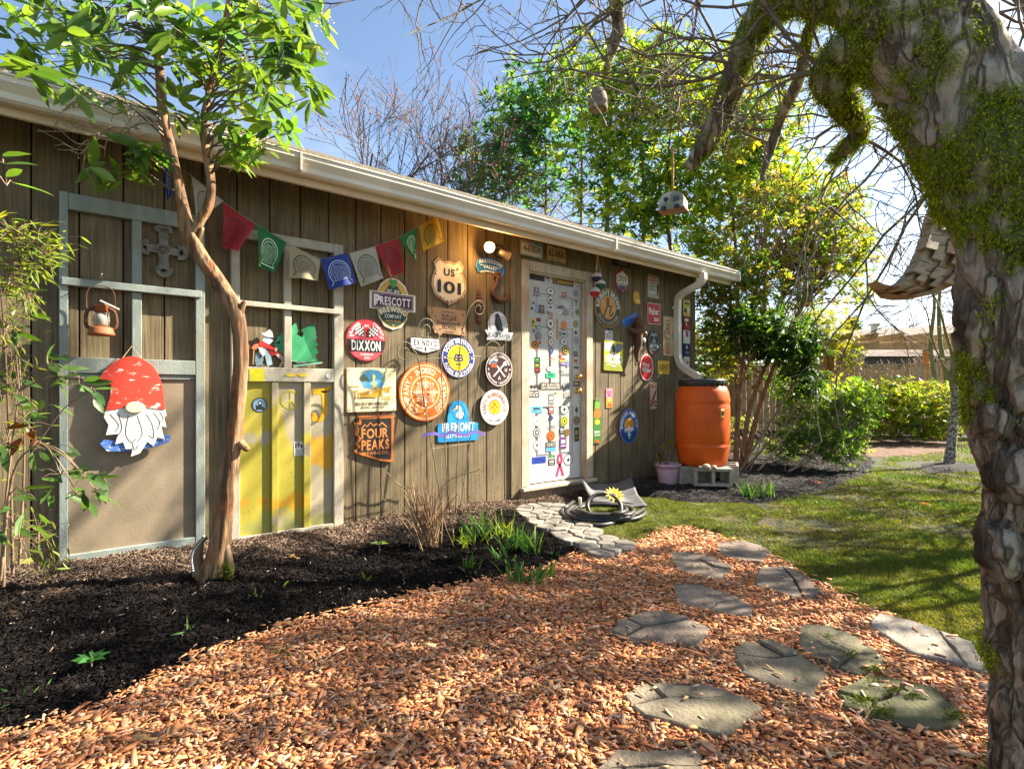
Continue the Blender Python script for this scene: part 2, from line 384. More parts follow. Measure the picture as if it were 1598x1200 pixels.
# eave
GX1 = wx(1156, -.45); FASC, GF = -.33, -.45
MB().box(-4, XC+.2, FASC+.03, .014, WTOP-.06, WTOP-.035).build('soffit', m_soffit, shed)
MB().box(-4, GX1-.04, FASC, FASC+.028, 2.385, 2.56, .003).build('fascia', m_fascia, shed)
# gutter: ogee trough
prof = [(FASC-.002, 2.545), (FASC-.002, 2.43), (FASC-.062, 2.425), (FASC-.078, 2.437), (FASC-.082, 2.465), (FASC-.10, 2.49), (FASC-.112, 2.505), (FASC-.113, 2.53), (FASC-.122, 2.533), (FASC-.122, 2.541), (FASC-.106, 2.541),
        (FASC-.104, 2.508), (FASC-.076, 2.47), (FASC-.06, 2.434), (FASC-.008, 2.437), (FASC-.008, 2.545)]
g = MB(); n = len(prof); seg = [-4, -1, 2, 4.5, GX1]
g.add([(x, y, z+.006*math.sin(x*.9)) for x in seg for y, z in prof], [(i*n+k, i*n+(k+1) % n, (i+1)*n+(k+1) % n, (i+1)*n+k) for i in range(len(seg)-1) for k in range(n)])
gut = g.build('gutter', m_gutter, shed)
MB().box(GX1-.002, GX1+.003, FASC-.115, FASC, 2.426, 2.54).build('end_cap', m_gutter, gut)
for sx in (1.15, 4.15): MB().box(sx, sx+.012, FASC-.124, FASC-.075, 2.43, 2.544).build('seam', m_gutter, gut)
# roof with stepped shingle courses
pit = math.radians(24.1); r = MB(); y0, z0 = FASC-.055, 2.565; run = 2.15; nC = 16
for c in range(nC):
    a0 = c*run/nC/1.0; a1 = (c+1)*run/nC+.03
    ya, yb = y0+a0, y0+a1
    za = z0+a0*math.tan(pit)+.014; zb = z0+a1*math.tan(pit)+.004
    r.add([(-4, ya, za), (GX1-.02, ya, za), (GX1-.02, yb, zb), (-4, yb, zb), (-4, ya, za-.013), (GX1-.02, ya, za-.013), (GX1-.02, yb, zb-.013), (-4, yb, zb-.013)],
          [(0, 1, 2, 3), (4, 7, 6, 5), (0, 4, 5, 1), (1, 5, 6, 2), (2, 6, 7, 3), (3, 7, 4, 0)])
yr = y0+run; zr = z0+run*math.tan(pit)
r.add([(-4, yr, zr+.012), (GX1-.02, yr, zr+.012), (GX1-.02, yr+2.3, z0), (-4, yr+2.3, z0)], [(0, 1, 2, 3)])
roof = r.build('roof', m_shingle, shed)
MB().box(-4, GX1-.025, FASC-.05, FASC-.046, 2.548, 2.562).build('drip_edge', m_dark, roof)
gb = MB(); gb.add([(XC, 0.02, WTOP-.02), (XC, 3.95, WTOP-.02), (XC, yr, zr-.05), (XC-.02, 0.02, WTOP-.02), (XC-.02, 3.95, WTOP-.02), (XC-.02, yr, zr-.05)], [(0, 1, 2), (5, 4, 3), (0, 2, 5, 3), (1, 4, 5, 2)]); gb.build('gable', m_side, shed)
rk = MB(); rk.add([(GX1-.045, FASC, 2.40), (GX1-.045, FASC, 2.555), (GX1-.045, yr, zr), (GX1-.045, yr, zr-.15), (GX1-.02, FASC, 2.40), (GX1-.02, FASC, 2.555), (GX1-.02, yr, zr), (GX1-.02, yr, zr-.15)], [(0, 1, 2, 3), (7, 6, 5, 4), (0, 4, 5, 1), (2, 6, 7, 3), (0, 3, 7, 4)]); rk.build('rake_board', m_fascia, shed)
# downspout
def dp(px, py, y): return on_wall(px, py, y)
path = smooth_path([dp(1097, 426, -.40), dp(1094, 441, -.38), dp(1062, 461, -.10), dp(1057.5, 478, -.055), dp(1057.5, 520, -.05), dp(1058, 556, -.055), dp(1066, 573, -.12), dp(1092, 589, -.42)], 6)
ds = MB().tube(path, .04, 4, True, (.036, .027)).build('downspout', m_gutter, shed)
for py in (480, 551):
    p = dp(1057.5, py, -.05); MB().box(p.x-.055, p.x+.055, -.014, -.009, p.z-.012, p.z+.012).build('strap', m_gutter, ds)
# door
dr = tag(MB().box(0, 0.001, 0, .001, 0, .001).build('door_core', m_doorw, None)) if False else None
CW = .095; JL, JR = DX0+CW, DX1-CW
df = MB(); df.box(DX0, JL, -.022, -.003, SILL+.005, DTOP, .003); dfo = df.build('door_frame', m_ctrim, shed)
MB().box(JR, DX1, -.022, -.003, SILL+.005, DTOP, .003).build('casing', m_ctrim, dfo)
MB().box(JL+.001, JR-.001, -.023, -.003, DTOP-CW, DTOP-.001, .003).build('casing', m_ctrim, dfo)
MB().box(JR-.012, JR+.01, -.002, .12, SILL, DTOP-CW).build('jamb', m_ctrim, dfo); MB().box(JL-.01, JL+.012, -.002, .12, SILL, DTOP-CW).build('jamb', m_ctrim, dfo)
MB().box(JL-.01, JR+.01, -.002, .12, DTOP-CW-.015, DTOP-CW+.012).build('jamb', m_ctrim, dfo)
MB().box(JR-.024, JR-.012, .012, .03, SILL+.03, DTOP-CW-.02).build('stop', m_ctrim, dfo)
MB().box(DX0-.02, DX1+.02, -.07, .12, SILL-.035, SILL, .006).build('sill', m_ctrim, dfo)
m_skirt = noisy('skirt_wood', (.20, .13, .075), (.30, .21, .13), 10, .8, stretch=(2, 2, 8))
for i in range(5):
    w = (DX1-DX0+.02)/5; MB().box(DX0-.01+i*w+.002, DX0-.01+(i+1)*w-.002, -.03, .02, .0, SILL-.036, .003).build('skirt_board', m_skirt, shed)
sb = MB().box(DX0-.125, DX0-.004, -.019, -.0035, -.02, WTOP, .003).build('side_board', m_side, shed)
MB().box(DX0-.17, DX1+.1, .3, .32, 0, 2.3).build('inner_wall', m_dark, shed)
# door leaf: stiles, rails and raised panels
DY = .045; dz0, dz1 = SILL+.012, DTOP-CW-.016
leaf = MB().box(JL+.013, JR-.013, DY+.012, DY+.04, dz0, dz1).build('door', m_doorw, shed)
H = dz1-dz0; W = JR-JL-.026; x0 = JL+.013
st = .115*W/.75*1.0; cols = [(x0+st, x0+W/2-st*.45), (x0+W/2+st*.45, x0+W-st)]
rows = [(dz0+.235, dz0+.235+.50), (dz0+.90, dz0+.90+.62), (dz0+1.64, dz0+1.64+.20)]
zs = [dz0] + [v for rr_ in rows for v in rr_] + [dz1]
for xa, xb in ((x0, cols[0][0]), (cols[1][1], x0+W)): MB().box(xa, xb, DY, DY+.012, dz0, dz1).build('stile', m_doorw, leaf)
MB().box(cols[0][1], cols[1][0], DY, DY+.012, dz0, dz1).build('stile', m_doorw, leaf)
for c0, c1 in cols:
    for i in range(0, len(zs), 2): MB().box(c0+.0005, c1-.0005, DY+.0005, DY+.012, zs[i]+(.0005 if i else 0), zs[i+1]-.0005).build('rail', m_doorw, leaf)
    for za, zb in rows:
        p = MB(); q = [(c0, za), (c1, za), (c1, zb), (c0, zb)]
        def ring(i, y): return [(c0+i, y, za+i), (c1-i, y, za+i), (c1-i, y, zb-i), (c0+i, y, zb-i)]
        v = ring(.001, DY+.011) + ring(.02, DY+.010) + ring(.038, DY+.003)
        p.add(v, [(a+k*4, a+k*4+1 if a < 3 else k*4, (a+1) % 4+4+k*4, a+4+k*4) for k in (0, 1) for a in range(4)] + [(8, 9, 10, 11)]); p.build('panel', m_doorw, leaf)
for pz, rr_ in ((on_wall(899, 588, DY).z, .026), (on_wall(901, 610, DY).z, .030)):
    kx = JR-.085
    k_ = MB().lathe([(0, 0), (rr_, .001), (rr_, .006), (rr_*.45, .012), (rr_*.4, .03), (rr_*.9, .04), (rr_*1.0, .055), (rr_*.6, .066), (0, .068)], 20)
    o = k_.build('knob', m_brass, leaf, True); o.matrix_basis = Matrix.Translation((kx, DY, pz)) @ Matrix.Rotation(PI/2, 4, 'X')

# ================================================================== lettering (glyph outlines taken once, laid out here)
GLYPH = {}
def glyphs():
    cu = bpy.data.curves.new('letter_source', 'FONT'); ob = bpy.data.objects.new('letter_source', cu); COL.objects.link(ob)
    cu.size = 1.0; cu.resolution_u = 3; cu.fill_mode = 'FRONT'
    chars = "ABCDEFGHIJKLMNOPQRSTUVWXYZabcdefghijklmnopqrstuvwxyz0123456789.,'-&:*"
    for bold, off in ((0, 0.0), (1, 0.026)):
        cu.offset = off
        for ch in chars:
            cu.body = ch; bpy.context.view_layer.update()
            e = ob.evaluated_get(bpy.context.evaluated_depsgraph_get()); me = e.to_mesh()
            v = [(p.co.x, p.co.y) for p in me.vertices]; f = [tuple(p.vertices) for p in me.polygons]
            e.to_mesh_clear()
            if not v: continue
            x0 = min(p[0] for p in v); x1 = max(p[0] for p in v)
            GLYPH[ch, bold] = ([(p[0]-x0, p[1]) for p in v], f, x1-x0)
    bpy.data.objects.remove(ob); bpy.data.curves.remove(cu)
glyphs()
CAP = max(p[1] for p in GLYPH['H', 0][0])
def layout(txt, bold=0, track=.10):
    x = 0; out = []
    for ch in txt:
        if ch == ' ': x += .32; continue
        g = GLYPH.get((ch, bold)) or GLYPH.get((ch.upper(), bold))
        if not g: x += .3; continue
        out.append((g, x, g[2])); x += g[2]+track
    return out, max(x-track, .01)
def text_faces(txt, cx, cy, h, width=None, bold=0, shear=0.0, rot=0.0, track=.10):
    """flat lettering centred on cx,cy: cap height h, optionally squeezed to a width"""
    gl, w = layout(txt, bold, track); s = h/CAP; sx = (width/w) if width else s
    V = []; F = []; ca, sa = math.cos(rot), math.sin(rot)
    for (v, f, gw), x, _ in gl:
        n = len(V)
        for p in v:
            X = (p[0]+x-w/2)*sx + shear*(p[1]*s-h/2); Y = p[1]*s-h/2
            V.append((cx+X*ca-Y*sa, cy+X*sa+Y*ca))
        F += [tuple(i+n for i in q) for q in f]
    return V, F
def arc_faces(txt, cx, cy, r, mid, h, span=None, bold=1, under=False, ry=None):
    """lettering on a circle: mid angle in degrees (90 = top); under = reads along the bottom; ry squashes to an oval"""
    gl, w = layout(txt, bold); s = h/CAP; tot = math.radians(span) if span else w*s/r; V = []; F = []; k = (ry or r)/r
    for (v, f, gw), x, _ in gl:
        t = (x+gw/2)/w-.5; a = math.radians(mid) + (t*tot if under else -t*tot)
        sx = tot*r/w; n = len(V)
        for p in v:
            lx = (p[0]-gw/2)*sx; ly = p[1]*s
            rr = r-ly if under else r+ly
            aa = a + (lx/r if under else -lx/r)
            V.append((cx+rr*math.cos(aa), cy+rr*math.sin(aa)*k))
        F += [tuple(i+n for i in q) for q in f]
    return V, F
def ell(cx, cy, rx, ry=None, n=40, a0=0, a1=360):
    ry = ry or rx
    return [(cx+rx*math.cos(math.radians(a0+(a1-a0)*i/n)), cy+ry*math.sin(math.radians(a0+(a1-a0)*i/n))) for i in range(n if a1-a0 == 360 else n+1)]
def rrect(cx, cy, w, h, r=.0, n=4):
    if not r: return [(cx-w/2, cy-h/2), (cx+w/2, cy-h/2), (cx+w/2, cy+h/2), (cx-w/2, cy+h/2)]
    out = []
    for sx, sy, a in ((1, 1, 0), (-1, 1, 90), (-1, -1, 180), (1, -1, 270)):
        for i in range(n+1):
            t = math.radians(a+90*i/n); out.append((cx+sx*(w/2-r)+r*math.cos(t), cy+sy*(h/2-r)+r*math.sin(t)))
    return out
def strip(pts, w):
    """a line of width w as a closed outline"""
    L = []; R = []
    for i, p in enumerate(pts):
        a = pts[max(i-1, 0)]; b = pts[min(i+1, len(pts)-1)]; dx, dy = b[0]-a[0], b[1]-a[1]; d = math.hypot(dx, dy) or 1
        L.append((p[0]-dy/d*w/2, p[1]+dx/d*w/2)); R.append((p[0]+dy/d*w/2, p[1]-dx/d*w/2))
    return L + R[::-1]
class Board2D:
    """things drawn on a flat plate: each colour becomes a thin mesh part of its own"""
    def __init__(s, root, unit, z0=0.0): s.root = root; s.u = unit; s.z = z0; s.parts = {}
    def put(s, name, c, V, F, lift=None):
        s.z += .0002
        mb = s.parts.setdefault((name, c), MB()); mb.add([(p[0]*s.u, p[1]*s.u, s.z) for p in V], F)
    def poly(s, c, pts, name='emblem'): s.put(name, c, pts, [tuple(range(len(pts)))])
    def ring(s, c, cx, cy, r0, r1, k=1.0, name='border', n=44):
        a = ell(cx, cy, r1, r1*k, n); b = ell(cx, cy, r0, r0*k, n)
        s.put(name, c, a+b, [(i, (i+1) % n, n+(i+1) % n, n+i) for i in range(n)])
    def frame(s, c, outer, inner, name='border'):
        n = len(outer); s.put(name, c, outer+inner, [(i, (i+1) % n, n+(i+1) % n, n+i) for i in range(n)])
    def line(s, c, pts, w, name='emblem'):
        o = strip(pts, w); n = len(pts); s.put(name, c, o, [(i, i+1, 2*n-2-i, 2*n-1-i) for i in range(n-1)])
    def text(s, c, t, x, y, h, width=None, bold=1, shear=0, rot=0, track=.10): s.put('lettering', c, *text_faces(t, x, y, h, width, bold, shear, rot, track))
    def arc(s, c, t, x, y, r, mid, h, span=None, under=False, ry=None, bold=1): s.put('lettering', c, *arc_faces(t, x, y, r, mid, h, span, bold, under, ry))
    def done(s):
        for (n, c), mb in s.parts.items(): mb.build(n, paint(c), s.root)
def sign(name, label, cx, cy, hpx, plate, color, draw, y=-.006, thick=.006, rot=0.0, cat='sign', group=None, bev=.0015, rim=None):
    """a sign hung on the wall: plate outline in units of half its height"""
    p = on_wall(cx, cy, y); unit = hpx/2*depth(p)/FPX
    M = Matrix.Translation(p) @ Matrix.Rotation(PI/2, 4, 'X') @ Matrix.Rotation(rot, 4, 'Z')
    root = tag(empty(name, mat=M), label, cat, group)
    MB().prism([(a*unit, b*unit) for a, b in plate], -.002, thick, bev).build('plate', paint(color), root)
    B = Board2D(root, unit, thick)
    draw(B); B.done(); return root
BL, WH = '#17161a', '#e9e6de'

def d(B):     # red and black disc with chequered flags
    B.poly('#e2505c', ell(0, 0, .97)); B.poly('#c9232c', [p for p in ell(0, 0, .97, n=60) if p[1] > .42]); B.ring('#8d1620', 0, 0, .955, 1.0)
    B.poly(BL, [(-.97, -.05), (.97, -.05), (.90, -.42), (-.90, -.42)]); B.poly(BL, [(-.985, .02), (.985, .02), (.96, -.1), (-.96, -.1)])
    B.poly(BL, [(-.93, -.3), (.93, -.3), (.78, -.56), (-.78, -.56)])
    B.text(WH, 'DIXXON', 0, -.26, .44, 1.45)
    for s_ in (-1, 1):
        for i in range(5):
            for j in range(5):
                cxx = s_*(.17+i*.085); cyy = .22+j*.085+abs(i)*.02
                B.poly(BL if (i+j) % 2 else '#f2f2ee', rrect(cxx, cyy, .085, .085))
        B.line(BL, [(s_*.16, .62), (-s_*.08, .06)], .03)
        B.line('#f2d8d8', [(s_*.86, .12), (s_*.70, .20), (s_*.76, .12), (s_*.6, .22)], .04)
    B.arc('#f4e6e2', 'FLANNEL', 0, 0, .78, 138, .13, 50); B.arc('#f4e6e2', 'COMPANY', 0, 0, .78, 42, .13, 52)
    B.text('#f4e6e2', 'TRADEMARK', 0, -.68, .09, .66); B.text('#f4e6e2', '2013', 0, -.84, .09, .3); B.text('#f4e6e2', 'DFC', 0, .66, .10, .24)
sign('round_sign', 'round red and black sign with crossed chequered flags', 571, 531, 66, ell(0, 0, 1), '#b32530', d)

def d(B):     # oval green sign with purple band
    e = ell(0, 0, .70, .93); B.poly('#17402d', e); B.ring('#c9a04a', 0, 0, .665, .70, 1.33, 'border')
    B.poly('#c9a04a', [(-.5, .6), (-.62, .28), (-.45, .3), (-.2, .7), (0, .8), (.2, .7), (.45, .3), (.62, .28), (.5, .6), (.3, .8), (0, .92), (-.3, .8)])
    B.poly('#4f8f3a', [(0, .62), (-.14, .74), (-.20, .92), (-.06, .98), (0, .93), (.06, .98), (.20, .92), (.14, .74)])
    B.poly('#e6dfd0', rrect(0, .1, 1.84, .66)); B.poly('#4b2044', rrect(0, .1, 1.78, .60)); B.frame('#b79ab4', rrect(0, .1, 1.70, .52), rrect(0, .1, 1.66, .48))
    B.text(WH, 'PRESCOTT', .02, .10, .30, 1.46); B.text(WH, 'P', -.68, .10, .40, .26)
    B.text(WH, 'EST. 1994', 0, .50, .11, .52); B.poly('#8a7b4c', strip([(-.62, -.30), (-.3, -.20), (0, -.17), (.3, -.20), (.62, -.30)], .24)); B.arc('#efe6cf', 'BREWING', 0, -1.32, 1.02, 90, .20, 62)
    B.text(WH, 'COMPANY', 0, -.48, .14, .72); B.text('#c9a04a', 'PRESCOTT ARIZONA', 0, -.66, .06, .68); B.poly('#c9a04a', ell(0, -.82, .035))
outl = [(-.98, -.24), (-.98, .44), (-.66, .44), (-.52, .76), (-.25, .96), (0, 1.02), (.25, .96), (.52, .76), (.66, .44), (.98, .44), (.98, -.24), (.66, -.24), (.60, -.55), (.36, -.88), (0, -1.0), (-.36, -.88), (-.60, -.55), (-.66, -.24)]
sign('oval_sign', 'green oval sign with a purple band and hop leaf on top', 613, 475, 80, outl, '#e6dfd0', d, bev=0)

def d(B):     # shield 101
    def shield(k): return [(p[0]*k, p[1]*k) for p in SH]
    B.frame('#3a2a20', shield(.95), shield(.915)); B.poly('#e9d6b4', shield(.90)); B.poly('#ead0a4', ell(0, -.1, .5, .5))
    for x, y, r_ in ((-.72, .28, .06), (-.62, -.78, .09), (.55, -.74, .08), (.70, .1, .05), (.42, .60, .07), (-.1, -.90, .09), (-.5, .05, .05), (.1, -.82, .05), (-.45, -.72, .05), (.62, .46, .05)):
        B.poly('#7b3a17', [(x+r_*random.uniform(.5, 1.2)*math.cos(t), y+r_*random.uniform(.5, 1.2)*math.sin(t)) for t in np.linspace(0, 5.6, 9)], 'rust')
    B.text('#15172a', 'US', 0, .42, .30, .56); B.text('#15172a', '101', 0, -.24, .48, 1.22)
SH = [(0, .93), (-.26, .85), (-.55, 1.0), (-.78, .78), (-.70, .48), (-.86, .12), (-.90, -.22), (-.74, -.60), (-.36, -.82), (0, -1.0), (.36, -.82), (.74, -.60), (.90, -.22), (.86, .12), (.70, .48), (.78, .78), (.55, 1.0), (.26, .85)]
sign('shield_sign', 'cream rusted highway shield sign reading 101', 700.5, 440.5, 71, SH, '#d9b98a', d)

def d(B):     # curved blue sign
    B.frame('#8fb6d0', [(p[0]*.965, p[1]*.93) for p in AV], [(p[0]*.945, p[1]*.89) for p in AV])
    B.arc(WH, 'ANDERSON', 0, -3.6, 3.98, 90, .34, 40); B.arc(WH, 'VALLEY', 0, -3.6, 3.42, 90, .34, 28); B.arc(WH, 'BREWING COMPANY', 0, -3.6, 3.05, 90, .17, 44)
    B.line(WH, [(-1.25, .0), (-.95, .05)], .05); B.line(WH, [(.95, .05), (1.25, .0)], .05)
AV = [(-1.75, .22), (-1.62, .45), (-1.2, .68), (-.6, .82), (0, .88), (.6, .82), (1.2, .68), (1.62, .45), (1.75, .22), (1.85, -.25), (1.6, -.62), (1.55, -.80), (.8, -.55), (0, -.48), (-.8, -.55), (-1.55, -.80), (-1.6, -.62), (-1.85, -.25)]
sign('curved_sign', 'curved blue sign with white lettering under the lit lamp', 764.5, 417, 31, AV, '#17588e', d, rot=-.03)

def d(B):     # tan state-shaped board
    B.text('#2a1c14', 'OUTLAW', .25, .34, .40, 1.25); B.text('#2a1c14', 'BREWING', .25, -.30, .34, 1.15); B.text('#4a3426', 'GREAT BEER COMPANY', .25, .74, .09, 1.05); B.text('#4a3426', 'MONTANA', .25, -.66, .10, .7)
    B.line('#2a1c14', [(-.6, -.06), (1.15, -.02)], .05); B.line('#2a1c14', [(1.0, .10), (1.2, -.02), (1.0, -.14)], .05); B.line('#2a1c14', [(-.75, .08), (-.55, -.04), (-.75, -.18)], .06)
    for x, y in ((-1.15, .62), (-.90, .36), (1.40, -.45), (1.52, -.62), (1.35, -.32), (-.5, -.5), (1.45, .7), (-1.2, .9)): B.poly('#2a1c14', ell(x, y, .06, .06, 8))
MT = [(-1.52, 1.0), (1.66, .98), (1.66, -.82), (-.30, -.78), (-.42, -.98), (-.62, -.92), (-.72, -.80), (-.92, -.84), (-.98, -.55), (-1.10, -.50), (-1.04, -.18), (-1.22, .02), (-1.30, .30), (-1.52, .58)]
sign('state_sign', 'tan wooden sign cut in the outline of a state', 695, 503.5, 44, MT, '#a8825c', d, thick=.012, rot=-.015)

def d(B):     # white plaque
    B.frame(BL, EN, [(p[0]*.95, p[1]*.90) for p in EN]); B.text(BL, 'EX NOVO', 0, .28, .68, 3.2, track=.22); B.text(BL, 'DESIGN', -.95, -.38, .20, .9); B.text(BL, 'BARRELED', 1.0, -.38, .20, 1.1)
    B.line(BL, [(0, -.15), (0, -.7)], .12); B.line(BL, [(-.2, -.4), (.2, -.4)], .1); B.line(BL, [(-.16, -.66), (.16, -.66)], .1)
EN = [(-2.1, .92), (2.1, .92), (2.1, -.42), (.25, -.96), (-.25, -.96), (-2.1, -.42)]
sign('plaque_sign', 'small white plaque with black letters and pointed bottom', 663.5, 539, 25.5, EN, WH, d)

def d(B):     # blue ring, yellow centre
    B.ring('#d9dbe6', 0, 0, .93, .97); B.poly('#e3c822', ell(0, 0, .62)); st_ = [(.68*math.cos(t)*(1 if i % 2 else .93), .68*math.sin(t)*(1 if i % 2 else .93)) for i, t in enumerate(np.linspace(0, 2*PI, 49)[:-1])]
    B.poly('#e3c822', st_); B.ring('#8a7412', 0, 0, .50, .52); B.text('#1b2763', 'B', .14, .0, .34, .28)
    V, F = text_faces('B', .14, 0, .34, .28, 1); B.put('lettering', '#1b2763', [(-a, b) for a, b in V], [f[::-1] for f in F])
    B.arc(WH, 'BOISE BREWING', 0, 0, .73, 90, .17, 140); B.arc(WH, 'BOISE BREWING', 0, 0, .90, 270, .17, 140, True)
    for x in (-.81, .81): B.poly(WH, ell(x, 0, .04))
    B.text('#1b2763', '2014', 0, -.32, .1, .3)
sign('round_sign', 'round royal blue sign with a yellow centre', 715, 558.5, 62, ell(0, 0, 1), '#1c2f8c', d)

def d(B):     # raven badge
    B.ring('#20242a', 0, .22, .66, .71, 1.02); B.poly('#c9ccd0', ell(0, .22, .66, .67))
    for i in range(7): B.line('#555b62', [(.05, .10+i*.09), (.62-abs(i-3)*.04, .10+i*.09)], .025)
    B.poly('#e8e8e6', [(-.6, -.05), (-.4, .1), (-.1, -.1), (.3, .1), (.62, -.05), (.5, -.32), (-.5, -.32)])
    B.poly('#1d2227', [(-.22, .72), (-.34, .62), (-.24, .60), (-.26, .40), (-.28, .12), (-.12, -.18), (.0, -.30), (.12, -.22), (.38, -.30), (.30, .0), (.22, .36), (.08, .60), (.02, .76), (-.1, .80)])
    B.line('#5d666e', [(-.1, .5), (.05, .1), (.2, -.1)], .03); B.line('#5d666e', [(0, .5), (.14, .1), (.26, -.14)], .03)
    B.poly('#b8bbbf', [(-1.0, -.30), (-.86, -.22), (-.9, -.36), (0, -.30), (.95, -.34), (1.12, -.3), (1.02, -.6), (.9, -.72), (0, -.74), (-.85, -.80), (-.72, -.62)])
    B.text('#16181c', 'BLACK RAVEN', .06, -.53, .28, 1.62)
BR = [(-1.02, -.28), (-.74, -.30), (-.74, .22), (-.58, .66), (-.28, .90), (0, .96), (.28, .90), (.58, .66), (.74, .22), (.74, -.28), (1.16, -.27), (1.04, -.62), (.9, -.78), (0, -.80), (-.86, -.86), (-.76, -.62)]
sign('badge_sign', 'grey badge sign with a black bird above a ribbon', 777, 510, 52, BR, '#d9dadb', d, rot=-.02, bev=0, y=-.024)

def d(B):     # brown disc with crossed axes
    B.ring('#e8ddd2', 0, 0, .93, .97); B.arc('#efe6dc', 'GRAND CANYON', 0, 0, .70, 90, .15, 140); B.arc('#efe6dc', 'BREWING * DISTILLERY', 0, 0, .86, 270, .12, 150, True)
    B.line('#efe9e0', [(-.42, -.42), (.42, .36)], .09); B.line('#efe9e0', [(.42, -.42), (-.36, .40)], .09)
    B.poly('#efe9e0', [(.26, .38), (.46, .50), (.56, .24), (.40, .22)]); B.poly('#b4511f', [(-.62, .10), (-.14, .10), (-.18, .34), (-.58, .34)]); B.poly('#3d6f9e', [(-.58, .34), (-.18, .34), (-.18, .46), (-.58, .46)]); B.poly('#f2efe8', strip([(-.62, .50), (-.4, .58), (-.14, .50)], .14))
    B.text('#efe9e0', 'A', 0, -.50, .20); B.text('#efe9e0', 'U', .48, -.02, .18); B.line('#efe9e0', [(-.82, 0), (-.74, 0)], .1); B.line('#efe9e0', [(.74, 0), (.82, 0)], .1)
sign('round_sign', 'round dark maroon sign with crossed axes and a mug', 778.5, 576.5, 54, ell(0, 0, 1), '#3e1d1f', d, y=-.024)

def d(B):     # trout plaque
    w = 1.02
    B.poly('#7f9c86', ell(.02, .52, .64, .40)); B.poly('#2f6f96', ell(.02, .60, .50, .28)); B.poly('#5d9fc4', [(-.6, .45), (-.2, .30), (.2, .48), (.62, .36), (.5, .1), (.1, .0), (-.4, .1)])
    B.poly('#3b4a3c', [(-.62, .50), (-.44, .74), (-.28, .62), (-.14, .44), (-.5, .36)]); B.poly('#8fc0d6', [(-.2, .3), (.05, .42), (.3, .3), (.1, .16)]); B.poly('#c5bd55', [(.02, .72), (.16, .64), (.10, .40), (.22, .16), (.08, .06), (.02, .3)])
    B.text('#2b2417', 'Trout', -.49, -.165, .34, .80, shear=.25, rot=.16); B.text('#2b2417', 'Slayer', .47, .005, .34, .96, shear=.25, rot=.16)
    B.text('#e0a625', 'Trout', -.51, -.145, .34, .80, shear=.25, rot=.16); B.text('#e0a625', 'Slayer', .45, .025, .34, .96, shear=.25, rot=.16)
    B.poly('#e0a625', [(-.66, -.34), (.0, -.20), (.62, .0), (.74, .06), (.3, -.28), (.15, -.36), (-.1, -.32)]); B.line('#2b2417', [(-.66, -.36), (0, -.34), (.15, -.39)], .03)
    B.text('#cfae4a', 'ALE', .66, -.36, .18, .46); B.text('#3c2418', 'BIG SKY BREWING CO.', 0, -.62, .13, 1.6); B.text('#3c2418', 'MISSOULA, MONTANA', 0, -.78, .08, 1.1); B.text('#3c2418', 'MONTANA', -.86, .15, .07, .46)
    B.arc('#5c6a58', 'A PREMIUM BEER WITH CRAFTED HOPS', .02, -.1, 1.0, 90, .06, 70)
    for x in (-1.1, 1.1):
        for y in (-.88, .88): B.poly('#6a4a2c', ell(x, y, .035))
sign('plaque_sign', 'cream square plaque with a river scene above a brown state-shaped sign', 580, 608.5, 69, rrect(0, 0, 2.36, 1.96, .04), '#e0d6ae', d, thick=.012, bev=.004, rot=.012)

def d(B):     # large orange disc
    O, C = '#d4651c', '#f0dfc0'
    B.poly('#e07624', ell(0, 0, .985)); B.ring(C, 0, 0, .90, .93); B.ring(C, 0, 0, .53, .56)
    B.arc(C, 'INDEED', 0, 0, .645, 90, .19, 62); B.arc(C, 'BREWING', 0, 0, .645, -8, .19, 96); B.arc(C, 'COMPANY', 0, 0, .645, 196, .19, 98)
    for a in (40, 138, 268): t = math.radians(a); B.poly(C, ell(.74*math.cos(t), .74*math.sin(t), .035))
    for q in range(4):
        t = q*PI/2; c_, s_ = math.cos(t), math.sin(t); R_ = lambda P: [(x*c_-y*s_, x*s_+y*c_) for x, y in P]
        B.line(C, R_([(0, .04), (0, .44)]), .03); B.poly(C, R_([(0, .50), (-.04, .43), (0, .38), (.04, .43)]))
        for k in range(4): B.line(C, R_([(-.09, .20+k*.06), (0, .14+k*.06), (.09, .20+k*.06)]), .028)
        for k in range(3): B.line(C, R_([(.13+k*.06, .36-k*.02), (.13+k*.06, .13+k*.06), (.36-k*.02, .13+k*.06)]), .022)
        B.poly(C, R_(ell(.30, .30, .03, .03, 8)))
sign('round_sign', 'large round orange sign with a wheat pattern', 662, 612, 91, ell(0, 0, 1, n=56), '#c05a1c', d, thick=.018, bev=.003)

def d(B):     # copper state sign with mountains
    B.poly('#1f1915', [(p[0]*.86+.02, p[1]*.88) for p in AZ]); C = '#cf7f3e'
    B.line(C, [(-.50, .46), (-.36, .62), (-.26, .54), (-.12, .70), (.02, .56), (.14, .64), (.26, .56), (.38, .68), (.60, .50)], .05)
    B.text(C, 'FOUR', .08, .26, .36, 1.16); B.text(C, 'PEAKS', .10, -.20, .38, 1.20); B.text(C, 'BREWING CO.', .10, -.54, .12, 1.16)
    for i in range(60):
        x, y = random.uniform(-.6, .75), random.uniform(-.75, .85); B.poly('#5d5046', ell(x, y, .010, .010, 5), 'speckle')
AZ = [(-.62, .96), (.86, .98), (.92, .92), (.90, -.92), (.82, -.98), (.30, -.88), (-.72, -.52), (-.82, -.40), (-.66, -.30), (-.74, -.12), (-.60, .10), (-.76, .24), (-.72, .52), (-.80, .72), (-.60, .72)]
sign('state_sign', 'black and copper sign cut as a state with mountain outline', 581, 686, 77, AZ, '#b4682f', d, thick=.016, bev=.003)

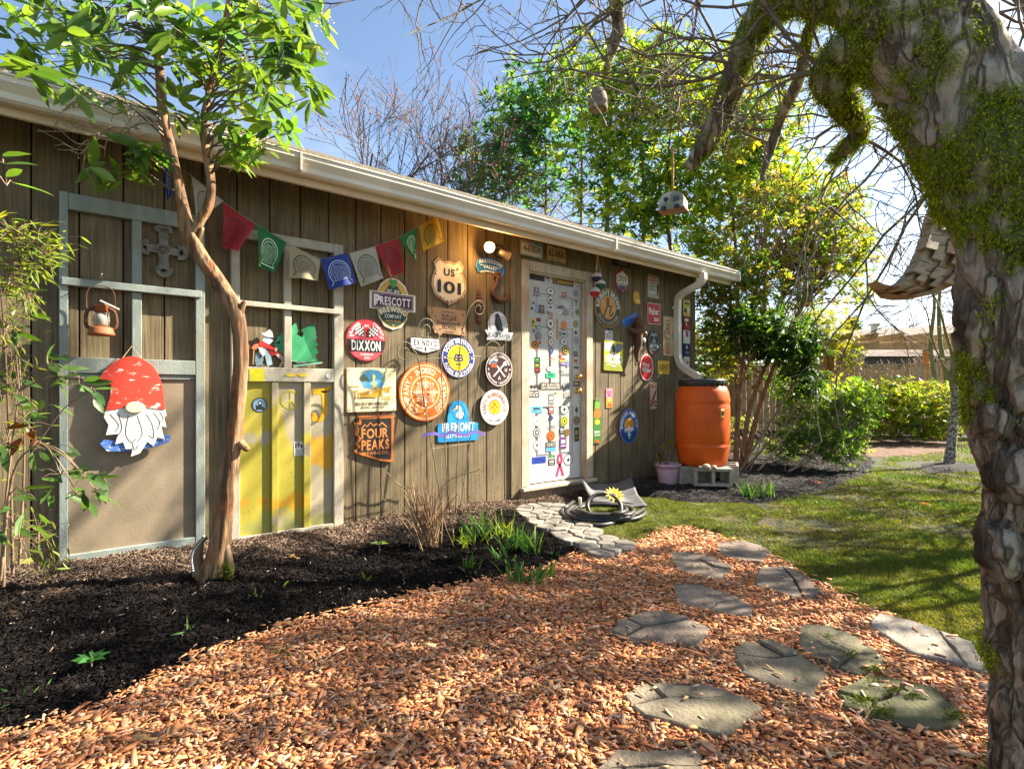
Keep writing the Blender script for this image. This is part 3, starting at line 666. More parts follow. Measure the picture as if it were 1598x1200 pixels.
def d(B):     # blue bird sign
    B.ring('#12344a', 0, .42, .33, .36); B.poly('#e9eef0', [(p[0]*.33, p[1]*.33+.42) for p in ell(.25, -.4, .62, .55, 20)])
    B.line('#e9eef0', [(.18, .25), (.05, .40), (.10, .56), (.0, .68), (-.12, .66)], .15); B.poly('#e8c92a', [(-.10, .70), (-.52, .40), (-.12, .58)]); B.line('#12344a', [(-.52, .40), (-.1, .66)], .02)
    B.poly('#12344a', ell(-.04, .67, .03, .03, 8)); B.line('#12344a', [(.30, .1), (.22, .3), (.12, .42)], .03)
    B.text(WH, 'FREMONT', 0, -.28, .38, 1.80, track=.14); B.text(WH, 'SEATTLE-EARTH', 0, -.70, .15, 1.40, track=.18)
FR = [(-1.08, -.10), (-.62, -.08), (-.60, .25), (-.50, .64), (-.30, .90), (0, .98), (.30, .90), (.50, .64), (.60, .25), (.62, -.08), (1.08, -.10), (1.14, -.16), (1.14, -.88), (1.08, -.95), (-1.08, -.95), (-1.14, -.88), (-1.14, -.16)]
sign('bird_sign', 'bright sky blue sign with a white long-necked bird', 715, 657, 66, FR, '#1b8fcd', d, bev=0)

def d(B):     # white disc, red text
    B.ring('#d9d6cc', 0, 0, .96, 1.0); st_ = [(.46*math.cos(t)*(1 if i % 2 else .9), .46*math.sin(t)*(1 if i % 2 else .9)) for i, t in enumerate(np.linspace(0, 2*PI, 37)[:-1])]
    B.poly('#a62c24', st_); B.poly('#e8b923', ell(0, 0, .40)); B.ring('#8c5a14', 0, 0, .09, .12)
    for q in range(4):
        t = q*PI/2
        for o_ in (-.05, 0, .05): B.line('#8c5a14', [(.12*math.cos(t)-o_*math.sin(t), .12*math.sin(t)+o_*math.cos(t)), (.26*math.cos(t)-o_*math.sin(t), .26*math.sin(t)+o_*math.cos(t))], .02)
    B.arc('#9d2a2a', 'SANTA FE BREWING CO.', 0, 0, .62, 90, .22, 232); B.arc('#6a5a80', 'EST. 1988', 0, 0, .84, 270, .13, 62, True)
sign('round_sign', 'round white sign with a yellow sun symbol', 771.5, 635.5, 55, ell(0, 0, 1), '#e6e2d6', d, y=-.024)

# ---- licence plates over the door
def d(B):
    B.poly('#9aa8b0', rrect(0, 0, 3.5, 1.8)); B.poly('#c5c4bc', rrect(-.2, -.1, 3.0, 1.3)); B.poly('#3f8296', rrect(.9, .72, 1.5, .3)); B.poly('#a66e3a', rrect(-.9, .74, 1.6, .22)); B.text('#1c2026', '4-67003A', .05, 0, .85, 2.7)
sign('license_plate', 'pale blue old license plate on the left above the door', 829.5, 389, 25, rrect(0, 0, 3.6, 1.9, .12), '#9d9c92', d, thick=.004, y=-.024, cat='license plate', rot=-.01)
def d(B): B.poly('#a98f63', rrect(0, 0, 3.2, 1.8)); B.text('#2a2016', '62-866', -.05, .1, .90, 2.6); B.text('#4a3a24', 'NEW YORK', -.1, -.70, .26, 1.6)
sign('license_plate', 'tan old license plate on the right above the door', 868, 397.5, 24, rrect(0, 0, 3.35, 1.9, .12), '#8c7448', d, thick=.004, y=-.024, cat='license plate', rot=-.01)

# ---- right of the door
def d(B):
    B.poly('#1d1c17', ell(0, 0, .955)); B.poly('#c8892a', ell(0, .02, .60)); B.arc('#d9d2b8', "REUBEN'S BREWS", 0, 0, .66, 90, .24, 178)
    B.arc('#a99b78', 'SERIOUS GOOD BEER', 0, 0, .86, 270, .16, 130, True)
    B.line('#1d1c17', [(-.34, -.46), (-.10, .02), (.02, .30), (.06, .46), (-.04, .50), (-.12, .36), (-.04, .18), (.12, .10), (.26, .12), (.20, -.05), (.10, -.28), (.16, -.40), (.30, -.34), (.40, -.18)], .10)
sign('round_sign', 'round black and amber sign with a script letter r', 948.5, 481, 61, ell(0, 0, 1), '#b9852e', d)
def d(B):
    h = lambda k: [(p[0]*k, p[1]*k) for p in CR]
    B.poly('#e2dcd2', h(.84)); B.poly('#1d2059', [(-.72, -.22), (.72, -.22), (.72, -.44), (0, -.84), (-.72, -.44)]); B.text('#181b33', 'CRUX', 0, .14, .46, 1.26); B.text('#e2dcd2', 'FERMENTATION PROJECT', 0, -.36, .17, 1.26)
CR = [(0, 1.0), (.86, .50), (.86, -.50), (0, -1.0), (-.86, -.50), (-.86, .50)]
sign('hexagon_sign', 'hexagonal white and red-rimmed sign with bold dark letters', 970.5, 438.5, 37, CR, '#a62530', d)
def d(B): B.text('#8f8461', 'SEAHAWKS ST.', .8, -.02, 1.0, 4.2); B.text('#7a4a3a', 'ocean', -2.6, .2, .7, 1.5, shear=.3)
sign('street_sign', 'dark narrow street name board high under the eave', 969.5, 411.5, 11, rrect(0, 0, 7.6, 2.0), '#2d221a', d, thick=.01, rot=-.01)
def d(B):
    B.poly('#a8442e', rrect(0, .66, 1.42, .48)); B.text('#e2d8c8', 'BEWARE', 0, .66, .32, 1.3)
    for i, t in enumerate(('THIS PROPERTY', 'PROTECTED BY', 'SASQUATCH')): B.text(BL, t, -.2, .22-i*.26, .17, .9)
    B.poly(BL, [(.42, -.75), (.46, -.2), (.40, .1), (.50, .30), (.58, .36), (.66, .28), (.74, .0), (.68, -.3), (.72, -.75), (.62, -.75), (.58, -.4), (.52, -.75)]); B.text(BL, 'ENTER AT YOUR OWN RISK', -.15, -.80, .09, 1.0); B.frame('#8f8b80', rrect(0, 0, 1.52, 1.92), rrect(0, 0, 1.46, 1.86))
sign('warning_sign', 'white rectangular warning sign with a red BEWARE band', 1019.5, 447.5, 36, rrect(0, 0, 1.58, 1.98, .06), '#cfcabc', d, rot=-.02)
def d(B):
    B.frame('#e9c9c2', rrect(0, 0, 1.92, 1.92), rrect(0, 0, 1.82, 1.82)); B.text(WH, 'Fisher', 0, .22, .56, 1.44, rot=.0); B.text(WH, 'BEER', .36, -.52, .30, .7)
sign('square_sign', 'square red sign with white script, tilted slightly', 1020, 490, 34, rrect(0, 0, 1.96, 1.96), '#b3171f', d, rot=.03)
def d(B): B.text('#0c2c4e', 'SOVIET CAR', -.55, .0, .85, 4.1, bold=0); B.text('#0c2c4e', 'COM', 2.6, .0, .85, 1.2, bold=0); B.poly('#c23a4a', ell(1.72, 0, .26))
sign('banner', 'narrow bright blue banner slanting up to the right', 983, 499, 11.5, [(-3.2, -.9), (-3.2, 1.0), (3.3, 1.0), (3.3, -.7), (2.2, -.9), (2.0, -.8), (1.6, -1.0)], '#1668c4', d, thick=.002, rot=.43, bev=0)
def d(B):
    B.frame('#b8b6ac', [(p[0]*.94, p[1]*.94) for p in ell(0, 0, .62, 1)], [(p[0]*.90, p[1]*.92) for p in ell(0, 0, .62, 1)]); B.text('#c9cdd0', "BOO'S", 0, .60, .22, .6); B.text('#c9cdd0', 'BREWING', 0, -.22, .26, .98)
    B.poly('#7d8d95', [(-.32, -.02), (-.2, .12), (-.22, .2), (-.08, .28), (-.06, .36), (0, .5), (.06, .36), (.08, .28), (.22, .2), (.2, .12), (.32, -.02)]); B.text('#c9cdd0', 'COMPANY', 0, -.52, .09, .5); B.text('#b02a2a', 'SEATTLE', 0, -.72, .12, .4)
sign('oval_sign', 'black oval sign with pale lettering beside the tilted square sign', 1020, 535, 41, ell(0, 0, .80, 1), '#15171a', d)
def d(B):
    B.ring('#e8d8d2', 0, 0, .90, .98, 1.0/.80*1.0) if False else B.frame('#ead9d3', [(p[0]*.98, p[1]*.98) for p in ell(0, 0, .82, 1)], [(p[0]*.90, p[1]*.92) for p in ell(0, 0, .82, 1)])
    B.text(WH, 'Pliny', -.05, .20, .28, .78); B.text(WH, 'the', -.50, -.16, .16, .2, rot=PI/2); B.text(WH, 'Elder', .10, -.18, .32, .92)
sign('oval_sign', 'glossy red oval sign with white lettering', 1008.5, 573.5, 42, ell(0, 0, .82, 1), '#c21a12', d)
def d(B): B.poly('#d2a92b', rrect(0, 0, 2.5, 1.7)); B.text('#4a3a10', 'FUBENUT', 0, .0, .78, 2.3); B.text('#7a641a', 'NEW MEXICO', 0, -.66, .2, 1.4)
sign('license_plate', 'yellow license plate low beside the downspout', 1035.5, 573.5, 21, rrect(0, 0, 2.75, 1.95, .1), '#d8b428', d, thick=.004, cat='license plate')
def d(B): B.text('#7b3a1c', 'BUZZ GRILL', -.10, 0, .30, 1.76, rot=PI/2); B.poly('#7a98a6', ell(.30, .02, .10, .16)); B.line('#c9b58e', [(.5, .9), (.22, .4), (.18, 0), (.22, -.4), (.5, -.9)], .05); B.poly('#c4742c', ell(-.2, -.70, .10, .14)); B.poly('#5a3018', rrect(-.34, .1, .07, .4))
sign('tall_sign', 'tall cream board with vertical brown lettering by the downspout', 1043, 525, 62, rrect(0, 0, .92, 1.98, .05), '#bda27a', d, thick=.008)
def d(B):     # yellow-green picture sign
    w = .98
    B.poly('#e0d228', rrect(0, .0, 1.78, 1.85)); B.poly('#8f9a1e', rrect(0, -.68, 1.78, .5)); B.poly('#dfe0da', [(-.88, .30), (-.88, .78), (-.2, .90), (-.1, .30)]); B.poly('#717a80', [(.0, .35), (.25, .85), (.88, .80), (.88, .50), (.5, .25), (.2, .10)])
    B.poly('#e9e6d8', [(-.70, -.10), (-.45, .14), (-.1, .24), (.2, .22), (.5, .08), (.74, -.12)]); B.poly('#3e4a22', [(-.16, .26), (-.22, .55), (-.1, .78), (.06, .72), (.12, .45), (.1, .2)]); B.poly('#b56a2c', [(-.1, .0), (0, .24), (.12, .0)])
    B.poly(WH, rrect(0, -.22, 1.56, .46)); B.text('#5a6412', 'SCRIMSHAW', 0, -.22, .30, 1.4); B.line('#e9e6d0', [(-.7, -.66), (-.3, -.5), (0, -.46), (.3, -.5), (.7, -.66)], .04); B.text(WH, 'FRESH', 0, -.66, .12, .6); B.text('#4d5560', 'EST', -.6, .86, .09, .3)
sign('picture_sign', 'square yellow and green picture sign hanging right of the door', 956.5, 555.5, 48, rrect(0, 0, 1.86, 1.94, .06), '#b7ae3a', d, thick=.012, rot=-.02)
def d(B): B.text('#23405c', 'TEXAS', 0, -.1, .9, 1.6); B.poly('#2c62b8', ell(.1, .66, .2)); B.poly('#b83a3a', ell(.6, .66, .2))
sign('license_plate', 'small white license plate tucked behind the picture sign', 950, 524, 16, rrect(0, 0, 2.2, 2.0, .1), '#cfcfca', d, thick=.003, y=-.004, cat='license plate')
def d(B):     # sun face
    for a in np.linspace(-.4, .6, 2): B.poly('#6b4a08', ell(a*.5, .05, .08, .05, 8))
    B.line('#6b4a08', [(-.2, -.2), (0, -.28), (.2, -.2)], .05); B.poly('#e6b422', ell(.35, -.52, .42, .3))
SNF = [((1.0 if i % 2 else .66)*math.cos(t)*.82, (1.0 if i % 2 else .66)*math.sin(t)) for i, t in enumerate(np.linspace(0, 2*PI, 33)[:-1])]
sign('sun_ornament', 'small golden sun-shaped wall ornament', 992, 464.5, 24, SNF, '#d19a1c', d, thick=.014, cat='ornament', bev=.004)
def d(B):     # mountain oval
    B.frame('#8fb2d6', ell(0, 0, .80, .96), ell(0, 0, .77, .93)); B.poly('#1a5796', ell(0, 0, .77, .93)); B.arc(WH, 'DENVER BEER CO', 0, .02, .55, 90, .17, 196, ry=.62)
    B.poly('#d89425', ell(0, .10, .40, .36, 30)); B.poly(WH, [(-.44, -.20), (-.30, -.02), (-.18, -.14), (0, .08), (.16, -.14), (.26, -.04), (.44, -.20), (.30, -.22), (.18, -.34), (.06, -.22), (-.06, -.40), (-.16, -.22), (-.30, -.34)]); B.poly('#1a5796', [(-.5, -.22), (.5, -.22), (.5, -.24), (-.5, -.24)])
    for x, y in ((0, -.38), (-.06, -.46), (.06, -.46), (0, -.54), (.03, -.62)): B.poly('#cfe0ee', ell(x, y, .06, .06, 10))
    B.arc('#0e3a6a', 'FINE ALES', 0, 0, .66, 270, .16, 120, True, ry=.80)
sign('oval_sign', 'blue oval sign with a mountain and orange sun', 980.5, 665, 57, ell(0, 0, .84, 1), '#7d2b33', d, thick=.012)
def d(B):
    B.poly('#cf8fae', rrect(0, .48, .92, .9)); B.poly('#dc9a3c', rrect(0, -.48, .92, .9)); B.text('#8c2a62', 'SANTA', 0, .62, .26, .8, shear=.2); B.text('#8c2a62', 'FE', 0, .30, .26, .5, shear=.2); B.poly('#e8c060', ell(0, -.1, .3, .2)); B.poly('#b85a28', [(-.3, -.8), (-.1, -.4), (.1, -.7), (.3, -.3), (.4, -.85)])
sign('can_sign', 'small pink and orange metal sign near the door frame', 950.5, 621.5, 31, rrect(0, 0, 1.0, 1.96, .03), '#c98a5a', d, thick=.003)
def d(B):
    B.poly('#6aa53c', rrect(0, .70, .34, .3)); B.poly('#d8742a', ell(0, .32, .22, .20)); B.poly('#d8742a', rrect(0, .5, .2, .2)); B.poly('#3c7a2e', rrect(0, -.32, .44, .90)); B.poly('#e0c23a', ell(0, -.04, .17, .12)); B.text(WH, 'SIERRA', 0, -.48, .10, .4); B.text(WH, 'NEVADA', 0, -.62, .08, .38); B.poly('#a8561e', ell(0, -.90, .18, .07))
BOT = [(-.12, 1.0), (.12, 1.0), (.18, .62), (.24, .40), (.26, .1), (.26, -.94), (.2, -1.0), (-.2, -1.0), (-.26, -.94), (-.26, .1), (-.24, .40), (-.18, .62)]
sign('bottle_sign', 'bottle-shaped green and orange tin sign beside the door', 931.5, 657, 70, BOT, '#4c7a34', d, thick=.006)
def d(B):
    B.text('#a8322a', 'Skins', 0, .72, .26, .70, shear=.2); B.poly('#3a1c18', [(-.38, -.80), (-.2, -.86), (.36, .34), (.36, .44), (.22, .40), (-.16, -.24), (-.36, -.56)]); B.poly('#b23a2e', ell(-.14, -.46, .20, .22)); B.poly('#2c2a55', [(.06, -.36), (.44, -.42), (.44, -.82), (.06, -.76)]); B.text('#e6e0d2', 'ALE', .25, -.58, .12, .28)
sign('tall_sign', 'tall cream and red tin sign left of the rain barrel', 1019.5, 617.5, 42, rrect(0, 0, .80, 1.98, .1), '#c0a184', d, thick=.004)
# small plates in a column on the corner board
for (cy, hp, c0, items, lab) in (
    (481, 26, '#c8b24a', [('#3a3a22', rrect(0, -.3, 1.1, .5)), ('#d8d4c2', ell(.3, -.2, .3, .4)), ('#2c2c22', rrect(0, .55, 1.0, .2))], 'small yellow and black plate, topmost behind the downspout'),
    (505, 22, '#8c2018', [('#e6ddd2', rrect(-.05, .5, .9, .4)), ('#e6ddd2', rrect(-.1, -.1, .2, .5)), ('#c0421c', rrect(.35, -.5, .5, .5))], 'small dark red plate behind the downspout'),
    (526, 21, '#d8d6d0', [('#a8382a', [(-.4, .5), (.2, .7), (.4, .1), (0, -.1)]), ('#3a3f50', rrect(0, .75, .9, .2))], 'small white plate with a red mark behind the downspout'),
    (547, 20, '#1c2a58', [('#b8bfd0', ell(.0, .5, .25, .3)), ('#8a8f6a', rrect(.1, -.3, .8, .3))], 'small navy plate behind the downspout'),
    (565, 17, '#cfcdc4', [('#d87a22', ell(-.3, .1, .2, .6)), ('#3a3f46', rrect(.3, -.1, .5, .5))], 'small white plate with an orange glass, lowest behind the downspout')):
    def d(B, items=items):
        for c, p in items: B.poly(c, p)
    sign('small_plate', lab, 1071.5, cy, hp, rrect(0, 0, 1.45 if hp > 21 else 1.7, 1.95, .08), c0, d, y=-.018, thick=.003)

# ================================================================== stickers on the door (sub-parts of the door leaf)
def S(scale, ox, oy, zx, zy, w, h, shape, bg, fg=None, txt=None):
    px, py, w, h = ox+zx/scale, oy+zy/scale, w/scale, h/scale
    y = DY-.0006
    p = on_wall(px, py, y); u = depth(p)/FPX; W_ = wx(px+w/2, y)-wx(px-w/2, y); H_ = h*u
    x_lo, x_hi = JL+.016, JR-.016
    p.x = min(max(p.x, x_lo+W_/2), x_hi-W_/2)
    mb = {}
    def put(c, V, F, k): mb.setdefault(c, MB()).add([(p.x+a, y-.0003*k, p.z+b) for a, b in V], F)
    def poly(c, P, k): put(c, P, [tuple(range(len(P)))], k)
    if bg:
        if shape == 'e':
            poly(bg, ell(0, 0, W_/2, H_/2, 22), 1)
            if fg: poly(fg, ell(0, 0, W_*.40, H_*.40, 20), 2); poly(bg, ell(0, 0, W_*.30, H_*.30, 18), 3)
            if fg and not txt: poly(fg, [(W_*.2*math.cos(t)*q, H_*.2*math.sin(t)*q) for t, q in zip(np.linspace(0, 5.7, 10), [1, .5]*5)], 4)
        elif shape == 'r':
            poly(bg, rrect(0, 0, W_, H_), 1)
            if fg and not txt:
                poly(fg, rrect(0, H_*.12, W_*.6, H_*.3), 2); poly(fg, rrect(0, -H_*.25, W_*.7, H_*.08), 3)
        elif shape == 'd': poly(bg, [(0, H_/2), (-W_/2, 0), (0, -H_/2), (W_/2, 0)], 1)
        elif shape == 'o': poly(bg, ell(0, 0, W_/2, H_/2, 22), 1); poly('#d6d4cc', ell(0, 0, W_*.43, H_*.43, 22), 2); poly(bg, [(W_*.22*math.cos(t)*q, H_*.22*math.sin(t)*q) for t, q in zip(np.linspace(0, 5.7, 8), [1, .6]*4)], 3)
    if txt:
        lines = txt.split('|'); n = len(lines)
        for i, t in enumerate(lines): put(fg, *text_faces(t, 0, H_*(.5-(i+.5)/n)*.8, H_*.56/n*(1 if bg else 1.4), W_*(.86 if bg else 1.0), 1), 5)
    V = []; F = []; MI = []; ms = []
    for c, m_ in mb.items():
        n = len(V); V += m_.v; F += [tuple(i+n for i in f) for f in m_.f]; MI += [len(ms)]*len(m_.f); ms.append(paint(c))
    me = bpy.data.meshes.new('sticker'); me.from_pydata(V, [], F)
    for m_ in ms: me.materials.append(m_)
    me.polygons.foreach_set('material_index', MI); me.update(); link('sticker', me, None, leaf)
up = (7.0588, 810, 420); dn = (5.457, 790, 560)
for a in [(160, 65, 205, 110, 'r', '#1a1416', '#d8cfc6', 'Moon Shine|'), (315, 40, 85, 45, 'r', '#1c2024', '#e4e4e0', 'YETI'), (315, 110, 65, 72, 'r', '#b9b9b4', '#5a5a58'), (485, 140, 230, 80, 'r', '#3a3520', '#c9a534', 'Cummins'),
          (190, 232, 70, 80, 'x', None, '#1a1a1c', 'XX'), (190, 288, 74, 24, 'x', None, '#1a1a1c', 'DIXXON'), (347, 243, 90, 80, 'o', '#26282a'), (347, 340, 70, 85, 'o', '#3a3d44'), (347, 345, 36, 40, 'x', None, '#26282a', '66'), (495, 280, 60, 60, 'x', None, '#a83a3a', '25'), (500, 318, 50, 14, 'x', None, '#a83a3a', 'brew'),
          (640, 190, 50, 85, 'o', '#5c6068'), (622, 270, 55, 75, 'e', '#9aa4ac', '#7c868e'), (627, 370, 42, 80, 'x', None, '#34365e', 'Y'), (80, 395, 55, 105, 'o', '#232326'), (125, 383, 24, 32, 'e', '#222', None), (160, 373, 20, 32, 'e', '#4a4a30'), (145, 433, 24, 34, 'e', '#333'),
          (195, 432, 45, 88, 'e', '#2a6aa8', '#d8dee4'), (250, 440, 58, 88, 'r', '#5a4a3a', '#8c8478'), (345, 430, 55, 74, 'r', '#c9ccd0', '#3c4c70'), (455, 415, 100, 44, 'x', None, '#26301e', 'Leafly'), (443, 470, 60, 56, 'o', '#9a7a7c'), (520, 475, 55, 70, 'e', '#2a4a4a', '#c9d2cc'),
          (578, 440, 48, 66, 'o', '#5c5c5c'), (640, 475, 45, 72, 'e', '#8a9a50', '#4a5a2a'), (347, 505, 48, 72, 'e', '#7a3030', '#d0b8a0'), (347, 600, 90, 116, 'o', '#2a2c30'), (622, 605, 55, 84, 'e', '#6a6044', '#c2b890'), (155, 595, 38, 108, 'r', '#cfa922', '#2a2418'), (215, 560, 48, 40, 'r', '#222', '#a83030', 'BEER'),
          (218, 645, 50, 78, 'e', '#3a7a4a', '#cfd8c8'), (162, 680, 30, 44, 'e', '#776a58'), (217, 738, 64, 90, 'e', '#2a2c30', '#c8c8c4'), (177, 835, 84, 104, 'e', '#c88a20', '#2e2a24'), (232, 810, 25, 40, 'e', '#c84020'), (420, 665, 20, 225, 'r', '#b07a1e'), (493, 617, 70, 100, 'e', '#c06028', '#e0a878'),
          (497, 715, 94, 74, 'o', '#2a4058'), (497, 715, 70, 34, 'x', None, '#26304a', '4PBC'), (350, 712, 74, 70, 'o', '#444648'), (350, 805, 58, 80, 'o', '#a03a30'), (355, 905, 48, 92, 'x', None, '#23457e', '9'), (497, 800, 90, 70, 'o', '#2e5486'), (513, 893, 78, 104, 'e', '#1c1c14', '#cbb42e'), (462, 940, 34, 42, 'r', '#b04c2c', '#e0b8a0'),
          (625, 700, 40, 48, 'd', '#2a2624'), (627, 785, 54, 78, 'e', '#3a3a3c', '#c8c8c4'), (623, 935, 45, 55, 'r', '#3a3a3a', '#a8a49c'), (625, 1020, 54, 84, 'r', '#cfc0b0', '#a83020'), (630, 1085, 54, 24, 'r', '#555048'), (200, 1005, 64, 66, 'r', '#1c3020', '#40b040'), (200, 1062, 64, 46, 'r', '#2a2a10', '#d8c820'), (200, 1114, 64, 52, 'r', '#301010', '#c83020'),
          (350, 1170, 104, 58, 'r', '#20a878', '#14604a'), (478, 990, 62, 24, 'r', '#c8502a'), (478, 1012, 62, 20, 'r', '#d8b428'), (485, 1042, 60, 40, 'r', '#4a3478', '#c8c0d8', 'PRIDE'), (532, 1045, 34, 80, 'e', '#4a5a90', '#a8b0d0'), (485, 1105, 58, 48, 'o', '#a86a50'), (505, 1160, 88, 38, 'x', None, '#34344a', 'LAVS'), (335, 1100, 68, 56, 'o', '#8a8a88'), (350, 980, 60, 16, 'x', None, '#a04a5a', 'BEERS'), (625, 862, 14, 40, 'x', None, '#9a9aa2', 'T')]: S(*up, *a)
for a in [(228, 230, 104, 50, 'x', None, '#1c1c1e', 'beer'), (378, 235, 178, 62, 'r', '#463630', '#e2dcd2', 'GET ELEVATED|LEAVENWORTH'), (512, 228, 64, 54, 'e', '#3a3c40', '#c8c8c8'), (237, 300, 88, 58, 'r', '#342c2c', '#e2dcd6', 'BALLARD|VOX'), (317, 305, 44, 38, 'o', '#9ac8a8'), (381, 345, 44, 92, 'r', '#78787a', '#dadada'), (418, 293, 24, 20, 'e', '#609030'),
          (520, 312, 70, 44, 'r', '#746e60', '#d0ccc0', 'SPROUTS'), (598, 215, 54, 50, 'r', '#4a4038', '#a89878'), (260, 432, 104, 60, 'r', '#6cacc4', '#22404c'), (262, 528, 70, 90, 'o', '#8c8e90'), (260, 627, 65, 85, 'e', '#3a3c3e', '#d2d2d0'), (262, 735, 64, 92, 'o', '#4a4a4a'), (278, 862, 120, 58, 'r', '#1f3c9c', '#12246a'),
          (382, 435, 44, 64, 'r', '#74362c', '#dcd0c4'), (383, 503, 40, 54, 'd', '#304068'), (385, 580, 60, 36, 'x', None, '#7a7a86', 'ICARUS'), (383, 655, 65, 90, 'e', '#d86a1c', '#7a2a10'), (380, 730, 82, 50, 'r', '#4a4a48', '#c8c4b8', 'COAST'), (380, 770, 82, 34, 'r', '#5aa2c4'), (385, 825, 64, 38, 'x', None, '#5a9a64', '206'), (386, 880, 60, 54, 'r', '#333335', '#d0d0cc'),
          (495, 430, 70, 90, 'o', '#303840'), (495, 530, 60, 85, 'e', '#c4c41e', '#222'), (475, 608, 42, 60, 'r', '#282828', '#c8c8c4'), (518, 627, 45, 64, 'e', '#94702c', '#54401a'), (485, 715, 55, 98, 'r', '#64366f', '#dccfe0'), (598, 435, 30, 64, 'd', '#5a4a30'), (598, 525, 56, 80, 'e', '#5a4a30', '#a89878'), (600, 642, 40, 122, 'r', '#3a3418', '#9c8630'), (528, 860, 78, 98, 'o', '#3c3c3e'), (600, 370, 30, 24, 'o', '#b8b060')]: S(*dn, *a)
rb = MB(); pr = on_wall(790+457/5.457, 560+910/5.457, DY-.002); s_ = depth(pr)/FPX*33/2; rr_ = strip([(-.55, -1.0), (-.2, -.2), (.35, .5), (.25, .95), (0, 1.05), (-.25, .95), (-.35, .5), (.2, -.2), (.55, -1.0)], .30)
nn = 9; rb.add([(pr.x+a*s_*.8, pr.y, pr.z+b*s_) for a, b in rr_], [(i, i+1, 2*nn-2-i, 2*nn-1-i) for i in range(nn-1)]); rb.build('ribbon_sticker', paint('#b3265e'), leaf)
# ================================================================== salvaged panelled frames leaning on the wall
m_fgreen = noisy('old_frame_paint', (.18, .215, .195), (.26, .295, .265), 6, .6, .002, 60, stretch=(3, 3, 1), c3=(.19, .20, .155))
m_fpanel = noisy('old_panel_paint', (.19, .148, .096), (.27, .212, .138), 5, .65, .001, 90, c3=(.15, .12, .085))
m_fcream = noisy('cream_frame_paint', (.34, .30, .23), (.46, .41, .32), 7, .6, .002, 60, stretch=(3, 3, 1), c3=(.42, .40, .30))
def yellow_panel_mat(first, layers):
    m, nt, b = newmat('sprayed_panel'); N = nt.nodes; L = nt.links; t = N.new('ShaderNodeTexCoord')
    sp = N.new('ShaderNodeSeparateXYZ'); L.new(t.outputs['Object'], sp.inputs[0])
    def band(scale, lo, hi, off, z0, z1, stretch=(1, 1, .55)):
        mp = N.new('ShaderNodeMapping'); mp.inputs['Location'].default_value = (off, off*1.7, off*.6); mp.inputs['Scale'].default_value = stretch
        L.new(t.outputs['Object'], mp.inputs[0]); n = N.new('ShaderNodeTexNoise'); n.inputs['Scale'].default_value = scale; n.inputs['Detail'].default_value = 4; L.new(mp.outputs[0], n.inputs['Vector'])
        r = N.new('ShaderNodeMapRange'); r.inputs[1].default_value = lo; r.inputs[2].default_value = hi; zm = N.new('ShaderNodeMapRange'); zm.inputs[1].default_value = (z0+z1)/2; zm.inputs[2].default_value = z1+.06; zm.inputs[3].default_value = .16; zm.inputs[4].default_value = -.22
        z2 = N.new('ShaderNodeMapRange'); z2.inputs[1].default_value = z0-.06; z2.inputs[2].default_value = (z0+z1)/2; z2.inputs[3].default_value = -.38; z2.inputs[4].default_value = 0
        for q in (zm, z2): L.new(sp.outputs[2], q.inputs[0])
        a1 = N.new('ShaderNodeMath'); a1.operation = 'ADD'; L.new(zm.outputs[0], a1.inputs[0]); L.new(z2.outputs[0], a1.inputs[1]); a2 = N.new('ShaderNodeMath'); a2.operation = 'ADD'; L.new(n.outputs['Fac'], a2.inputs[0]); L.new(a1.outputs[0], a2.inputs[1])
        L.new(a2.outputs[0], r.inputs[0]); return r.outputs[0]
    col = None
    for base, (sc, lo, hi, off, z0, z1) in layers:
        x = N.new('ShaderNodeMix'); x.data_type = 'RGBA'; x.inputs[7].default_value = (*base, 1); L.new(band(sc, lo, hi, off, z0, z1), x.inputs[0])
        if col is None: x.inputs[6].default_value = (*first, 1)
        else: L.new(col, x.inputs[6])
        col = x.outputs[2]
    n = N.new('ShaderNodeTexNoise'); n.inputs['Scale'].default_value = 55; L.new(t.outputs['Object'], n.inputs['Vector'])
    r = N.new('ShaderNodeMapRange'); r.inputs[1].default_value = .70; r.inputs[2].default_value = .72; L.new(n.outputs['Fac'], r.inputs[0])
    x = N.new('ShaderNodeMix'); x.data_type = 'RGBA'; x.inputs[7].default_value = (.10, .08, .05, 1); L.new(r.outputs[0], x.inputs[0]); L.new(col, x.inputs[6])
    L.new(x.outputs[2], b.inputs['Base Color']); b.inputs['Roughness'].default_value = .6; return m
CRM, YG, OY, GY = (.36, .31, .20), (.38, .32, .03), (.52, .28, .01), (.24, .21, .15)
m_sprays = [yellow_panel_mat(YG, [(CRM, (5, .58, .62, 3.0, .55, .85)), ((.28, .28, .06), (4, .52, .62, 8.0, -.2, .45)), (OY, (5, .62, .66, 4.0, .1, .5))]), yellow_panel_mat(CRM, [(YG, (4, .40, .48, 5.0, -.3, .95)), (GY, (5, .56, .60, 12.0, .45, .75)), ((.24, .24, .07), (4, .54, .62, 2.0, -.2, .28)), (OY, (4, .56, .60, 30.0, .1, .42))]), yellow_panel_mat(CRM, [(OY, (4, .40, .46, 17.0, .25, .90)), ((.26, .25, .08), (4, .50, .58, 2.0, -.2, .40)), (GY, (6, .60, .64, 9.0, .0, .9))])]
FY0, FY1 = -.047, -.006            # front and back of the frames
def fz(px, py): return on_wall(px, py, FY0).z
def fx(px): return wx(px, FY0)
